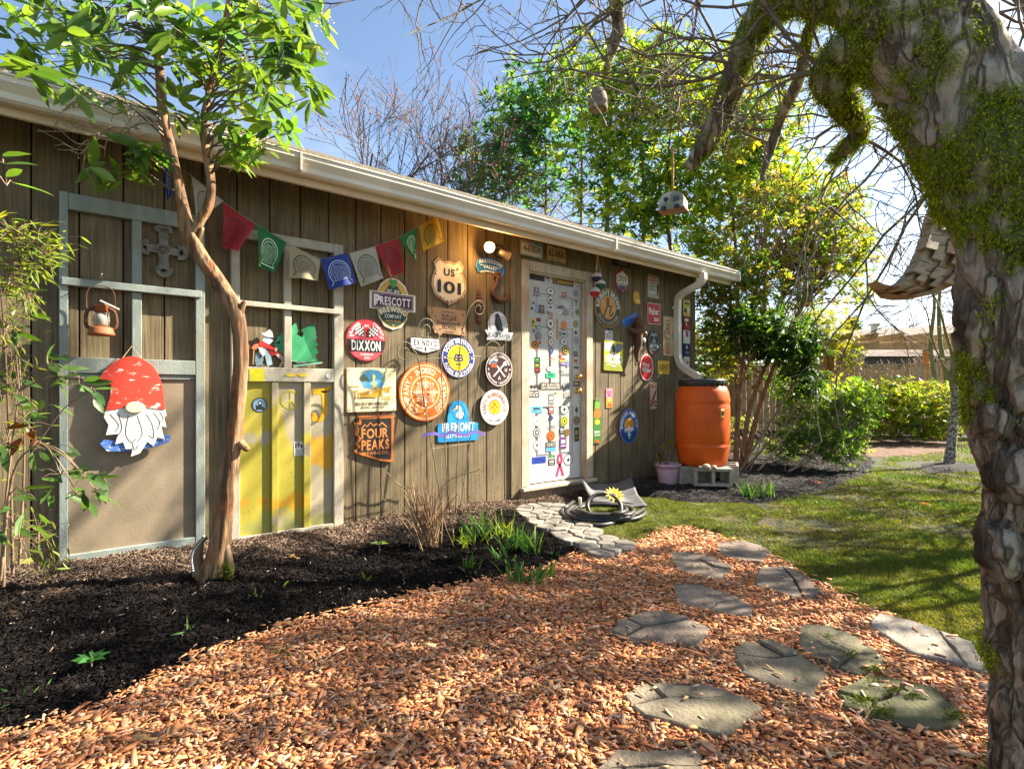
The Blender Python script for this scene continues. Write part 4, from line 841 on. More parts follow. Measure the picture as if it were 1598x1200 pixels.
def oldframe(label, xl0, xl1, xr0, xr1, ztop, zrail, zbar, zlock1, zlock0, zbot1, zbot, mx0, mx1, mat):
    r = tag(empty('salvaged_door', ((xl0+xr1)/2, FY1, zbot)), label, 'old door'); c = r.location
    def bx(n, x0, x1, z0, z1, y0=FY0, y1=FY1, m=mat, b=.003): return MB().box(x0-c.x, x1-c.x, y0-c.y, y1-c.y, z0-c.z, z1-c.z, b).build(n, m, r)
    bx('stile', xl0, xl1, zbot, ztop); bx('stile', xr0, xr1, zbot, ztop)
    bx('top_rail', xl1+.0005, xr0-.0005, zrail, ztop-.002, FY0+.002)
    bx('bar', xl0+.01, xr1-.02, zbar[0], zbar[1], FY0-.016, FY0-.001)
    bx('muntin', mx0, mx1, zbar[1]+.0005, zrail-.0005, FY0+.006); bx('muntin', mx0, mx1, zlock1+.0005, zbar[0]-.0005, FY0+.006)
    bx('muntin', xl1+.001, xr0-.001, zbar[0]+.002, zbar[1]-.002, FY0+.008)
    bx('lock_rail', xl1+.0005, xr0-.0005, zlock0, zlock1, FY0+.001)
    bx('bottom_rail', xl1+.0005, xr0-.0005, zbot, zbot1, FY0+.002)
    return r, c, bx
z1 = fz
# left one: grey green
fr, c, bx = oldframe('grey-green salvaged panel door with an empty window grid, on the left of the shed', fx(92), fx(106.5), fx(305.5), fx(320), fz(92, 297), fz(106, 326), (fz(100, 445), fz(100, 433)), fz(106, 557), fz(106, 582), fz(112, 866), .05, fx(206), fx(221.5), m_fgreen)
bx('panel', fx(106.5)+.002, fx(305.5)-.002, fz(112, 866)-.01, fz(106, 582)+.01, FY0+.024, FY1-.002, m_fpanel, 0)
bx('moulding', fx(106.5)+.001, fx(305.5)-.001, fz(106, 587)-.012, fz(106, 583), FY0+.012, FY0+.03)
# right one: cream, three sprayed panels
xr0 = fx(521.5); xa = fx(374.5)
fr2, c2, bx2 = oldframe('cream salvaged panel door sprayed with yellow paint, right of the crooked little tree', fx(361), xa, xr0, fx(536), fz(374, 354.5), fz(374, 370.5), (fz(376, 477), fz(376, 469)), fz(376, 572), fz(376, 595), fz(380, 838), .03, fx(444), fx(455.5), m_fcream)
m1a, m1b, m2a, m2b = fx(424.5), fx(434.5), fx(474.5), fx(485)
zt, zb_ = fz(376, 597), fz(380, 840)
for q_, (a_, b_) in enumerate(((xa, m1a), (m1b, m2a), (m2b, xr0))): bx2('panel', a_+.002, b_-.002, zb_-.01, zt+.012, FY0+.026, FY1-.002, m_sprays[q_], 0)
for a_, b_ in ((m1a, m1b), (m2a, m2b)): bx2('mullion', a_, b_, zb_-.005, zt+.004, FY0+.004, FY1-.001, m_sprays[1])
# painted marks on it
def decal(name, root, c_, draw, px, py, hpx, y):
    p = on_wall(px, py, y); u = hpx/2*depth(p)/FPX; e = empty(name); e.parent = root
    e.matrix_basis = Matrix.Translation(p-c_) @ Matrix.Rotation(PI/2, 4, 'X')
    B = Board2D(e, u, 0); draw(B)
    for (n, cc), mb in B.parts.items(): o = mb.build(n, paint(cc), e)
def merged_decal(name, root, c_, draw, px, py, hpx, y):
    p = on_wall(px, py, y); u = hpx/2*depth(p)/FPX; B = Board2D(None, u, 0); draw(B); V = []; F = []; MI = []; ms = []
    for (n, cc), m_ in B.parts.items():
        k = len(V); V += m_.v; F += [tuple(i+k for i in f) for f in m_.f]; MI += [len(ms)]*len(m_.f); ms.append(paint(cc))
    me = bpy.data.meshes.new(name); me.from_pydata(V, [], F)
    for m_ in ms: me.materials.append(m_)
    me.polygons.foreach_set('material_index', MI); me.update(); o = link(name, me, None, root)
    o.matrix_basis = Matrix.Translation(p-c_) @ Matrix.Rotation(PI/2, 4, 'X'); return o
PY = FY0+.0245
def d(B): B.ring('#a8a01c', 0, 0, .84, 1.0); B.line('#a8a01c', [(0, 1), (0, -1)], .13); B.line('#a8a01c', [(0, 0), (-.66, -.66)], .13); B.line('#a8a01c', [(0, 0), (.66, -.66)], .13)
merged_decal('peace_symbol', fr2, c2, d, 453, 624, 30, PY)
def d(B): B.line('#d9a312', [(-.50, .80), (.0, .86), (.55, 1.0), (.1, .80), (.20, .3), (.16, -.4), (-.05, -.72), (-.36, -.72), (-.5, -.4)], .34)
merged_decal('painted_letter', fr2, c2, d, 502, 634, 56, PY)
def d(B): B.poly('#1a2226', ell(0, 0, 1)); B.poly('#8fb0c8', ell(0, 0, .86)); B.poly('#1a2226', [(-.5, -.7), (-.5, .0), (-.1, -.1), (-.2, .2), (-.1, .6), (.25, .65), (.4, .3), (.3, -.1), (.6, -.4), (.5, -.7)]); B.poly('#d0dce6', [(-.05, .1), (.22, .12), (.2, .45), (-.04, .45)])
merged_decal('sticker', fr2, c2, d, 405, 632, 23, PY)
def d(B):
    B.poly('#e4e2dc', rrect(0, 0, 1.25, 2)); B.poly(BL, rrect(-.4, .45, .22, .7)); B.poly(BL, rrect(0, .55, .22, .6)); B.poly(BL, rrect(.4, .35, .22, .5))
    for i in range(5): B.poly('#7a7a78', rrect(0, -.2-i*.16, 1.0, .06))
merged_decal('sticker', fr2, c2, d, 466, 700, 22, PY)
def d(B): B.poly('#ecebe6', ell(-.15, -.1, .75, .8, 18)); B.poly('#ecebe6', ell(.2, .9, .15, .25, 8))
merged_decal('sticker', fr2, c2, d, 513, 586, 10, FY0-.0012)
def d(B): B.poly('#c9bf1a', rrect(-.0, 0, 2.2, 1.98)); B.poly('#d2b63a', ell(5.2, .1, .9, .3, 12)); B.poly('#d2b63a', ell(7.1, .1, .8, .35, 12))
merged_decal('painted_patch', fr2, c2, d, 401, 585, 20, FY0-.0010)

# ================================================================== ornaments on the left door
m_rust = noisy('rusty_iron', (.085, .036, .020), (.16, .066, .034), 16, .8, .002, 80, c3=(.055, .028, .018), metal=.1)
m_copper = noisy('rust_paint', (.26, .07, .022), (.38, .12, .036), 14, .55, .001, 80, c3=(.22, .08, .035))
m_glass = noisy('smoky_glass', (.24, .22, .18), (.34, .31, .26), 9, .15)
P = on_wall(158, 500, -.13); s = depth(P)/FPX
lan = tag(empty('lantern', P), 'rusty orange oil lantern hanging from a nail on the left door', 'lantern')
MB().lathe([(0, -24), (17, -24), (18, -21), (17, -19), (15.5, -13), (14, -11), (9, -10), (0, -10)], 24).build('fuel_tank', m_copper, lan, True).scale = (s, s, s)
MB().lathe([(8, -10), (9.5, -6), (11, 0), (10.5, 6), (8, 10), (6.8, 12)], 20).build('globe', m_glass, lan, True).scale = (s, s, s)
MB().lathe([(6.8, 12), (9, 12.5), (9, 21), (10.5, 22), (9, 24.5), (4, 25), (0, 25)], 20).build('chimney', m_copper, lan, True).scale = (s, s, s)
for sg in (-1, 1):
    MB().tube(smooth_path([(sg*9*s, 0, 19*s), (sg*16*s, 0, 15*s), (sg*19*s, 0, 4*s), (sg*18.5*s, 0, -9*s), (sg*13*s, 0, -14*s)], 4), 2.6*s, 8).build('side_tube', m_rust, lan, True)
MB().tube(smooth_path([(-18*s, 0, 13*s), (-18*s, .005, 40*s), (-12*s, .01, 51*s), (0, .015, 54*s), (12*s, .01, 51*s), (17*s, .005, 40*s), (17*s, 0, 13*s)], 5), .9*s, 6).build('bail', m_rust, lan, True)
for k in range(4): MB().tube([(11.5*s*math.cos(k*PI/2+.8), 11.5*s*math.sin(k*PI/2+.8), -10*s), (12.5*s*math.cos(k*PI/2+.8), 12.5*s*math.sin(k*PI/2+.8), 2*s), (9*s*math.cos(k*PI/2+.8), 9*s*math.sin(k*PI/2+.8), 12*s)], .5*s, 5).build('guard_wire', m_rust, lan)
MB().tube([(-2*s, -.035, 29*s), (22*s, -.045, 17*s)], 1.9*s, 6).build('stick', m_ctrim, lan)
nl = on_wall(158, 434, -.06); MB().tube([(nl.x-P.x, .075, nl.z-P.z+.004), (nl.x-P.x, -.0, nl.z-P.z+.012)], .003, 6).build('nail', m_gutter, lan)
# cross
P = on_wall(255, 390, -.014); s = depth(P)/FPX
m_iron = noisy('cast_iron', (.11, .10, .085), (.20, .18, .15), 30, .55, .004, 60, metal=.5)
cr = tag(empty('wall_cross', mat=Matrix.Translation(P) @ Matrix.Rotation(PI/2, 4, 'X')), 'grey cast metal cross with scalloped ends on the left door', 'cross')
X_ = .86
MB().prism([(x*s, y*s) for x, y in [(-7, 30), (7, 30), (6, 10), (8, 6), (26*X_, 3), (26*X_, -8), (8, -7), (6, -12), (8, -30), (-8, -30), (-6, -12), (-8, -7), (-26*X_, -6), (-26*X_, 5), (-8, 6), (-6, 10)]], 0, .012).build('body', m_iron, cr)
for ax, ay, an in ((0, 30, 90), (0, -32, 270), (-26*X_, 0, 180), (26*X_, -2, 0)):
    for k in range(9):
        a = math.radians(an-100+k*25); MB().prism([(s*(ax+px_*math.cos(a)-py_*math.sin(a)), s*(ay+px_*math.sin(a)+py_*math.cos(a))) for px_, py_ in ((0, -1), (11, -2.6), (13, 0), (11, 2.6), (0, 1))], .004, .018, .002).build('petal', m_iron, cr)
for k in range(8):
    a = k*PI/4; MB().lathe([(2.6*s, 0), (2.6*s, .014), (1.2*s, .02), (0, .021)], 8, (5*s*math.cos(a), 5*s*math.sin(a), 0)).build('boss', m_iron, cr)
# gnome plaque
m_gred = noisy('worn_red_paint', (.55, .035, .02), (.72, .07, .035), 8, .6, .002, 60, stretch=(1, 1, .5))
def worn(name, c, w, sc=10, th=.60):
    m, nt, b = newmat(name); N = nt.nodes; L = nt.links; t = N.new('ShaderNodeTexCoord'); mp = N.new('ShaderNodeMapping'); mp.inputs['Scale'].default_value = (1.0, 2.6, 1); L.new(t.outputs['Object'], mp.inputs[0])
    n = N.new('ShaderNodeTexNoise'); n.inputs['Scale'].default_value = sc; n.inputs['Detail'].default_value = 9; n.inputs['Roughness'].default_value = .7; L.new(mp.outputs[0], n.inputs['Vector'])
    r = N.new('ShaderNodeMapRange'); r.inputs[1].default_value = th; r.inputs[2].default_value = th+.03; L.new(n.outputs['Fac'], r.inputs[0])
    x = N.new('ShaderNodeMix'); x.data_type = 'RGBA'; x.inputs[6].default_value = (*c, 1); x.inputs[7].default_value = (*w, 1); L.new(r.outputs[0], x.inputs[0]); L.new(x.outputs[2], b.inputs['Base Color']); b.inputs['Roughness'].default_value = .6; return m
m_gred = worn('worn_red_paint', (.62, .045, .02), (.75, .68, .55), 13, .59); m_gwhite = worn('worn_white_paint', (.72, .69, .62), (.50, .46, .38), 14, .62); m_gblue = worn('worn_blue_paint', (.06, .16, .48), (.7, .68, .6), 22, .56)
m_nose = noisy('bare_wood', (.55, .46, .33), (.66, .57, .42), 8, .6, stretch=(1, 6, 1)); m_twine = noisy('jute_twine', (.42, .31, .17), (.56, .43, .26), 60, .9)
P = on_wall(207, 632, FY0-.022); s = depth(P)/FPX; Z_ = depth(P); k = Z_/(3.93+FY0-.022)    # undo the foreshortening
gn = tag(empty('gnome_plaque', mat=Matrix.Translation(P) @ Matrix.Rotation(PI/2, 4, 'X')), 'wooden gnome plaque with a red pointed hat and white beard', 'plaque')
def G(pts): return [((x-207)*s*k, (632-y)*s) for x, y in pts]
hat = [(150, 603), (165, 578), (185, 562), (205, 556), (222, 560), (240, 572), (250, 590), (256, 612), (258, 640), (210, 634), (166, 640), (172, 620), (174, 600), (163, 600)]
hat = [(q.x, q.y) for q in smooth_path([(*p_, 0) for p_ in hat[:9]], 4)] + hat[9:]
MB().prism(G(hat), 0, .014, .001).build('hat', m_gred, gn)
beard = [(165, 640), (210, 628), (259, 640), (261, 649), (257, 653), (261, 668), (252, 666), (258, 688), (246, 684), (240, 698), (230, 690), (218, 708), (204, 712), (207, 700), (196, 700), (192, 689), (180, 692), (184, 676), (166, 677), (170, 662), (163, 650)]
MB().prism(G(beard), -.002, .010, .001).build('beard', m_gwhite, gn)
MB().prism(G([(157, 690), (163, 684), (200, 690), (235, 688), (262, 680), (269, 684), (266, 692), (245, 699), (200, 704), (168, 702)]), -.008, .002, .001).build('base', m_gblue, gn)
MB().prism([((210-207)*s*k+16*s*k*math.cos(t), (632-636)*s+9*s*math.sin(t)) for t in np.linspace(0, 2*PI, 25)[:-1]], .008, .026, .006).build('nose', m_nose, gn)
m_ink = paint('#1d1a18')
for i, pts in enumerate([[(172, 645), (185, 662), (180, 672)], [(185, 645), (190, 668), (180, 684)], [(200, 648), (196, 676), (205, 690), (212, 684)], [(214, 648), (222, 676), (214, 690)], [(228, 646), (238, 664), (240, 684), (232, 680)], [(240, 644), (250, 660), (246, 672)], [(250, 643), (256, 655), (250, 660)], [(206, 690), (210, 702), (216, 694)]]):
    q = [(p.x, p.y) for p in smooth_path([(*a, 0) for a in G(pts)], 5)]; o_ = strip(q, .0035); n = len(q)
    MB().add([(*p, .0112) for p in o_], [(j, j+1, 2*n-2-j, 2*n-1-j) for j in range(n-1)]).build('curl', m_ink, gn)
tw = G([(190, 561), (206, 540), (222, 561)]); MB().tube([(*tw[0], .004), (*tw[1], -.012), (*tw[2], .004)], .0025, 6).build('twine', m_twine, gn)

# ================================================================== lumberjack cut-out behind the cream grid
P = on_wall(440, 545, -.016); s = depth(P)/FPX; k = depth(P)/(3.93-.016)
lj = tag(empty('cutout_scene', mat=Matrix.Translation(P) @ Matrix.Rotation(PI/2, 4, 'X')), 'painted wooden cut-out of a sawing figure in a hat and green fir trees', 'cutout')
def C_(z, sc=.1001): # zoomed crop (380,480) at x9.99
    return [((380+x*sc-440)*s*k, (545-(480+y*sc))*s) for x, y in z]
for nm, col_, z0_, pts in (
    ('fir_tree', '#3f9f68', 0, [(570, 520), (480, 560), (540, 470), (500, 470), (600, 430), (560, 410), (680, 380), (770, 260), (820, 210), (850, 360), (830, 400), (920, 450), (950, 380), (960, 500), (1010, 600), (1120, 830), (640, 850), (570, 600)]),
    ('fir_tree', '#1f7a4a', -.006, [(930, 310), (1030, 260), (1120, 205), (1150, 350), (1120, 370), (1180, 440), (1120, 460), (1190, 560), (1140, 570), (1200, 680), (1130, 720), (1180, 830), (1110, 830), (1010, 610), (950, 480), (940, 360), (900, 350)]),
    ('fir_tree', '#2e8a58', -.004, [(560, 560), (460, 580), (530, 640), (600, 760), (650, 760), (640, 600)]),
    ('base', '#7ba88c', .004, [(770, 890), (1250, 825), (1250, 850), (780, 930)]),
    ('saw_blade', '#a8a8a0', .006, [(650, 860), (720, 810), (860, 850), (1000, 845), (900, 825), (870, 860), (770, 830)]),
    ('leg', '#6f8792', .004, [(200, 720), (330, 760), (290, 900), (210, 930), (185, 850)]), ('leg', '#8fa6b0', .008, [(270, 650), (340, 660), (420, 760), (445, 890), (370, 930), (330, 760)]),
    ('torso', '#b3241c', .010, [(240, 560), (300, 540), (400, 600), (480, 640), (500, 670), (430, 670), (340, 640), (250, 620)]), ('torso', '#8f1a16', .006, [(330, 650), (480, 660), (640, 740), (600, 780), (500, 740), (440, 760), (370, 690)]),
    ('shirt', '#9fb0c2', .008, [(300, 500), (380, 480), (460, 520), (400, 590), (300, 545)]), ('arm', '#d06a4a', .008, [(130, 660), (170, 600), (240, 580), (250, 640), (190, 680)]), ('leg', '#c8ccd2', .012, [(230, 640), (290, 640), (330, 740), (300, 780), (250, 700)]),
    ('hat', '#a9a6ac', .012, [(270, 415), (330, 410), (395, 355), (440, 390), (460, 480), (380, 480), (310, 460)]), ('arm', '#c7a98c', .010, [(470, 630), (520, 640), (510, 680), (480, 690)]),
    ('saw_frame', '#b09a86', .008, [(490, 740), (560, 720), (640, 800), (640, 850), (570, 930), (540, 920), (590, 830)]), ('rod', '#b08a66', .008, [(160, 680), (175, 680), (165, 900), (150, 900)])):
    MB().prism(C_(pts), z0_, z0_+.005).build(nm, paint(col_), lj)

# ================================================================== prayer flags on a string
FLY = -.12
fl = tag(empty('flag_string', on_wall(460, 380, FLY)), 'string of printed square prayer flags in five colours sagging under the eave', 'flags')
O = Vector(fl.location)
sp = [on_wall(a, b, FLY) for a, b in ((248, 250), (298, 274), (349, 316), (400, 350), (449, 379), (500, 404), (544, 395), (585, 384), (622, 371), (652, 354), (684, 336), (694, 330))]
MB().tube([p-O for p in smooth_path(sp, 3)], .0022, 5).build('string', paint('#8f8a7a'), fl)
m_flag = {}
def flagmat(c):
    m, nt, b = newmat('flag_cloth'); l = lin(c); N = nt.nodes
    n = N.new('ShaderNodeTexNoise'); n.inputs['Scale'].default_value = 14; x = N.new('ShaderNodeMix'); x.data_type = 'RGBA'; x.inputs[6].default_value = (*[v*.82 for v in l], 1); x.inputs[7].default_value = (*[min(1, v*1.12) for v in l], 1)
    nt.links.new(n.outputs['Fac'], x.inputs[0]); nt.links.new(x.outputs[2], b.inputs['Base Color']); b.inputs['Roughness'].default_value = .6
    tr = N.new('ShaderNodeBsdfTranslucent'); nt.links.new(x.outputs[2], tr.inputs[0]); ms = N.new('ShaderNodeMixShader'); ms.inputs[0].default_value = .35
    nt.links.new(b.outputs[0], ms.inputs[1]); nt.links.new(tr.outputs[0], ms.inputs[2]); nt.links.new(ms.outputs[0], N['Material Output'].inputs[0]); return m
FLAGS = [('#1c3fa8', '#9fb4e0', [(254, 255), (277, 262), (274, 296), (262, 312)]), ('#c9c6bb', '#4a4a4e', [(299, 276), (349, 314), (328, 330), (307, 340)]), ('#b3232a', '#3a1216', [(349, 317), (398, 351), (371, 393), (348, 384)]), ('#1c7d3e', '#cfe0cc', [(402, 351), (447, 379), (428, 426), (403, 416)]),
         ('#b9ae8c', '#3a382c', [(452, 381), (500, 406), (497, 438), (453, 433)]), ('#24409c', '#b8c8ea', [(500, 404), (543, 395), (557, 441), (516, 452)]), ('#c3c1b0', '#3c3c3a', [(545, 396), (585, 385), (599, 434), (566, 447)]), ('#b01e26', '#3a1014', [(585, 385), (622, 372), (630, 425), (607, 433)]), ('#23803f', '#c4dcc0', [(623, 371), (652, 355), (649, 392), (648, 411)]), ('#c9a51f', '#3c3610', [(653, 353), (683, 337), (695, 376), (663, 391)])]
for fi, (c_, ink, q) in enumerate(FLAGS):
    A, B_, C__, D_ = [on_wall(a, b, FLY) - O for a, b in q]; n = 10; rx = random.uniform(0, 6)
    def S_(u, v, lift=0):
        p = A.lerp(B_, u).lerp(D_.lerp(C__, u), v); p = p.copy(); p.y += -.018*math.sin(u*PI*1.6+rx)*v + .012*math.sin(u*7+v*4+rx)*v - lift; return p
    V = [S_(i/n, j/n) for j in range(n+1) for i in range(n+1)]; F = [(j*(n+1)+i, j*(n+1)+i+1, (j+1)*(n+1)+i+1, (j+1)*(n+1)+i) for j in range(n) for i in range(n)]
    fo = link('flag', np_mesh('flag', V, F, True), flagmat(c_), fl)
    # print: a bell-shaped border and rows of fine script
    pr_ = MB()
    def seg(pts, w): 
        o_ = strip(pts, w); m = len(pts); pr_.add([S_(a, b, .0015) for a, b in o_], [(i, i+1, 2*m-2-i, 2*m-1-i) for i in range(m-1)])
    seg([(.5+.36*math.cos(t), .54-.36*math.sin(t)*1.05) for t in np.linspace(-.1*PI, 1.1*PI, 14)], .03)
    seg([(.5+.29*math.cos(t), .54-.29*math.sin(t)*1.05) for t in np.linspace(-.1*PI, 1.1*PI, 14)], .02); seg([(.15, .62), (.22, .80), (.14, .90)], .03); seg([(.85, .62), (.78, .80), (.86, .90)], .03); seg([(.12, .90), (.88, .90)], .03)
    for r_ in range(9):
        v = .34+r_*.055; hw = .24 if r_ > 1 else .14+.05*r_; u = .5-hw
        while u < .5+hw: w_ = random.uniform(.02, .07); seg([(u, v), (min(u+w_, .5+hw), v)], .022); u += w_+.02
    pr_.build('print', paint(ink), fo)
    hem = MB(); hem.add([S_(i/n, 0, .002) for i in range(n+1)] + [S_(i/n, .05, .002) for i in range(n+1)], [(i, i+1, n+2+i, n+1+i) for i in range(n)]); hem.build('hem', flagmat(c_), fo)

# ================================================================== lamp, hook, auger, bobbers, sculpture
P = on_wall(779, 392, -.02); lp = tag(empty('flood_light', P), 'twin-headed flood light with one bulb lit, under the eave', 'lamp')
m_lampb = noisy('bronze_lamp', (.10, .07, .05), (.15, .11, .08), 10, .4, metal=.4)
o_ = MB().lathe([(0, 0), (.06, 0), (.06, .012), (.035, .03), (0, .03)], 24).build('mount', m_lampb, lp, True); o_.rotation_euler = (PI/2, 0, 0)
for (px, py, yy, aim, on) in ((764, 386, -.15, Vector((-.5, -.85, -.25)), True), (795, 401, -.16, Vector((.92, -.25, -.35)), False)):
    tip = on_wall(px, py, yy) - P; aim.normalize(); back = tip - aim*.105
    MB().tube([Vector((0, -.02, 0)), (back*.5+Vector((0, -.02, .005))), back+aim*.02], .010, 8).build('arm', m_lampb, lp, True)
    hd = MB().lathe([(0, -.11), (.026, -.105), (.032, -.05), (.046, -.004), (.048, .0), (.044, -.002), (.036, -.03)], 24).build('head', m_lampb, lp, True); hd.matrix_basis = Matrix.Translation(tip) @ aim.to_track_quat('Z', 'Y').to_matrix().to_4x4()
    bm_ = emit_mat('lit_bulb', (1.0, .72, .34), 26.0) if on else emit_mat('dim_bulb', (1.0, .60, .16), 1.6)
    MB().lathe([(.038, -.026), (.036, -.012), (.022, -.004), (0, -.001)], 20).build('bulb', bm_, hd, True)
    if on:
        ld = bpy.data.lights.new('bulb_light', 'POINT'); ld.energy = 3.2; ld.color = (1.0, .52, .14); ld.shadow_soft_size = .03
        lo_ = bpy.data.objects.new('bulb_light', ld); COL.objects.link(lo_); lo_.parent = lp; lo_.location = tip + aim*.03
P = on_wall(779, 450, -.02); s = depth(P)/FPX; k = 1.38
hk = tag(empty('hook', P), 'rusty iron crane hook hanging under the curved blue sign', 'hook')
hp_ = [(776, 431), (774, 445), (769, 455), (771, 464), (779, 469), (788, 466), (792, 456)]
MB().tube(smooth_path([((a-779)*s*k, -.008, (450-b)*s) for a, b in hp_], 6), lerp_list([.018, .014, .020, .024, .024, .020, .006], 37), 10).build('bend', m_rust, hk, True)
MB().ringprism(ell(0, 0, .036, n=20), ell(0, 0, .016, n=20), -.012, .012).build('eye', m_rust, hk).matrix_basis = Matrix.Translation((-3*s*k, -.008, (450-431)*s)) @ Matrix.Rotation(PI/2, 4, 'X')
P = on_wall(747.5, 475, -.012); s = depth(P)/FPX
ag = tag(empty('rusty_tool', P), 'rusty stepped iron tool nailed upright above the trellis scroll', 'tool')
ap = [(0, 27)]; 
for i in range(6): ap += [(2.5+i*.9, 20-i*5), (1.5+i*.7, 19-i*5)]
ap += [(3, -12), (3.5, -16), (5, -29), (0, -30)]
o_ = MB().lathe([(a*s*1.2, b*s) for a, b in ap], 12).build('shaft', m_rust, ag); o_.scale = (1, .35, 1); o_.location.y = -.006
# bobbers
P = on_wall(931, 440, -.10); bb = tag(empty('bobber_string', P), 'three large fishing bobbers hanging on rope by the door', 'ornament')
m_rope = noisy('rope', (.45, .30, .15), (.58, .42, .24), 80, .9, .003, 120)
for px, py, cb in ((931.5, 433, '#17233f'), (937, 444, '#1d5a3c'), (928.5, 456, '#b5191a')):
    q = on_wall(px, py, -.10-(.02 if py > 440 else 0)) - P; R_ = .053
    def prof(a, b): return [(R_*math.cos(t), R_*math.sin(t)) for t in np.linspace(a, b, 10)]
    MB().lathe(prof(-PI/2, 0), 20, q).build('lower_half', paint(cb, .25), bb, True); MB().lathe(prof(0, PI/2), 20, q).build('upper_half', paint('#cfcac0', .25), bb, True)
    MB().lathe([(.012, R_), (.012, R_+.012), (0, R_+.012)], 10, q).build('eyelet', paint(cb, .25), bb)
top = on_wall(932, 393, -.08) - P
for px, py in ((931.5, 427), (939, 437), (928.5, 449)): MB().tube(smooth_path([top, top.lerp(on_wall(px, py, -.1)-P, .55)+Vector((0, .0, 0)), on_wall(px, py, -.1)-P], 5), .007, 6).build('rope', m_rope, bb)
# rusty bird-like sculpture
P = on_wall(992, 535, -.03); s = depth(P)/FPX; k = 1.5
sc_ = tag(empty('metal_sculpture', P), 'rusty metal sculpture with curved horns beside the tilted square sign', 'sculpture')
def SP(l): return [((a-992)*s*k, -.03-.01*(i % 2), (535-b)*s) for i, (a, b) in enumerate(l)]
MB().tube(smooth_path(SP([(991, 496), (993, 508), (992, 518)]), 5), [.03, .04, .045, .048, .05, .052, .055, .055, .055, .055, .05], 8).build('head', m_rust, sc_, True)
MB().tube(smooth_path(SP([(979, 515), (985, 518), (993, 519), (1000, 518), (1006, 521)]), 5), lerp_list([.008, .03, .045, .03, .008], 21), 8).build('horns', m_rust, sc_, True)
MB().tube(smooth_path(SP([(993, 519), (992, 535), (990, 550), (990, 566)]), 5), lerp_list([.05, .045, .035, .012], 16), 8).build('body', m_rust, sc_, True)
MB().lathe([(.022, -.004), (.024, 0), (.010, .004), (.010, -.004)], 16).build('ring', paint('#d8d4c8'), sc_).matrix_basis = Matrix.Translation(Vector(SP([(997, 531)])[0])+Vector((0, -.05, 0))) @ Matrix.Rotation(PI/2, 4, 'X')
MB().tube(smooth_path(SP([(1001, 519), (1005, 518), (1007, 522)]), 4), .008, 6).build('horn_tip', paint('#d8d4c8'), sc_)
for a in (988, 993): MB().tube(smooth_path(SP([(990, 562), (a, 566), (a-1, 570)]), 4), .008, 6).build('foot', m_rust, sc_)

# ================================================================== trellis
TY = -.24
P = on_wall(705, 790, TY); P.z = .02
tr_ = tag(empty('wire_trellis', P), 'tall scrolled wire trellis standing before the wall of signs', 'trellis')
m_wire = noisy('trellis_wire', (.12, .105, .07), (.20, .175, .11), 20, .6, metal=.3)
def T(pts): return [on_wall(a, b, TY) - P for a, b in pts]
def spiral(cx, cy, r0, a0, turns, kx=.78): # from the outside in
    n = 26; return [(cx+kx*r0*(1-.78*i/n)*math.cos(a0+turns*2*PI*i/n), cy-r0*(1-.78*i/n)*math.sin(a0+turns*2*PI*i/n)) for i in range(n+1)]
for stem, spr in (([(690, 805), (683, 749), (664, 640), (655, 575), (650, 553)], spiral(631, 550, 18, .2, 1.55)), ([(702, 800), (694, 693), (688, 560), (684, 520)], spiral(664, 514, 19, .1, 1.5)),
                  ([(711, 800), (714, 700), (717, 560), (721, 520), (731, 484)], spiral(747, 482, 13.5, 2.5, -1.5)), ([(716, 803), (723, 760), (736, 667), (749, 573), (753, 550)], spiral(770, 549, 18, 2.9, -1.5))):
    MB().tube(smooth_path(T(stem + spr), 3), .0042, 6).build('scroll_stem', m_wire, tr_, True)
for a, b in (((651, 561), (752, 556)), ((672, 701), (737, 691))): MB().tube(T([a, b]), .0036, 6).build('crossbar', m_wire, tr_)
rbn = smooth_path(T([(659, 680), (675, 676), (690, 680), (705, 674), (722, 679), (740, 674), (757, 678)]), 4); n = len(rbn)
V = [p+Vector((0, -.006, dz+.004*math.sin(i*1.3))) for dz in (-.012, .012) for i, p in enumerate(rbn)]; link('ribbon', np_mesh('ribbon', V, [(i, i+1, n+i+1, n+i) for i in range(n-1)], True), paint('#6f5fb0'), tr_)

# ================================================================== rain barrel on blocks
m_barrel = noisy('terracotta_plastic', (.46, .070, .005), (.56, .094, .008), 5, .45, .0008, 140, c3=(.40, .075, .014), spec=.25)
Zb = 6.08; P = at(1096, 612, Zb); P.z = .258
ba = tag(empty('rain_barrel', P), 'terracotta orange rain barrel with a black lid on concrete blocks', 'barrel')
R_ = .288
MB().lathe([(0, 0), (.235, 0), (.25, .012), (.262, .06), (R_*.985, .17), (R_, .20), (R_*1.005, .215), (R_*.985, .225), (R_*.985, .245), (R_, .255), (R_, .45), (R_, .60), (R_*.997, .64), (R_*.98, .655), (R_*.98, .672), (R_*1.0, .69), (R_*.995, .715), (R_*.955, .79), (R_*.86, .855), (R_*.80, .872), (.20, .872), (0, .872)], 56).build('body', m_barrel, ba, True)
m_lid = noisy('black_plastic', (.018, .017, .02), (.03, .028, .03), 10, .35)
ld_ = MB().lathe([(.225, .85), (.248, .852), (.252, .92), (.244, .93), (.23, .934), (.225, .925), (0, .925)], 48).build('lid', m_lid, ba, True)
for i in range(24):
    a = 2*PI*i/24; MB().box(-.006, .006, -.004, .004, .862, .918).build('rib', m_lid, ld_).matrix_basis = Matrix.Translation((.252*math.cos(a), .252*math.sin(a), 0)) @ Matrix.Rotation(a+PI/2, 4, 'Z')
av = math.atan2(CAM.y-P.y, CAM.x-P.x)      # towards the viewer
def on_barrel(a, z, mb, nm, mat, r=R_): o = mb.build(nm, mat, ba); o.matrix_basis = Matrix.Rotation(av+a, 4, 'Z') @ Matrix.Translation((r, 0, z)); return o
e_ = MB()
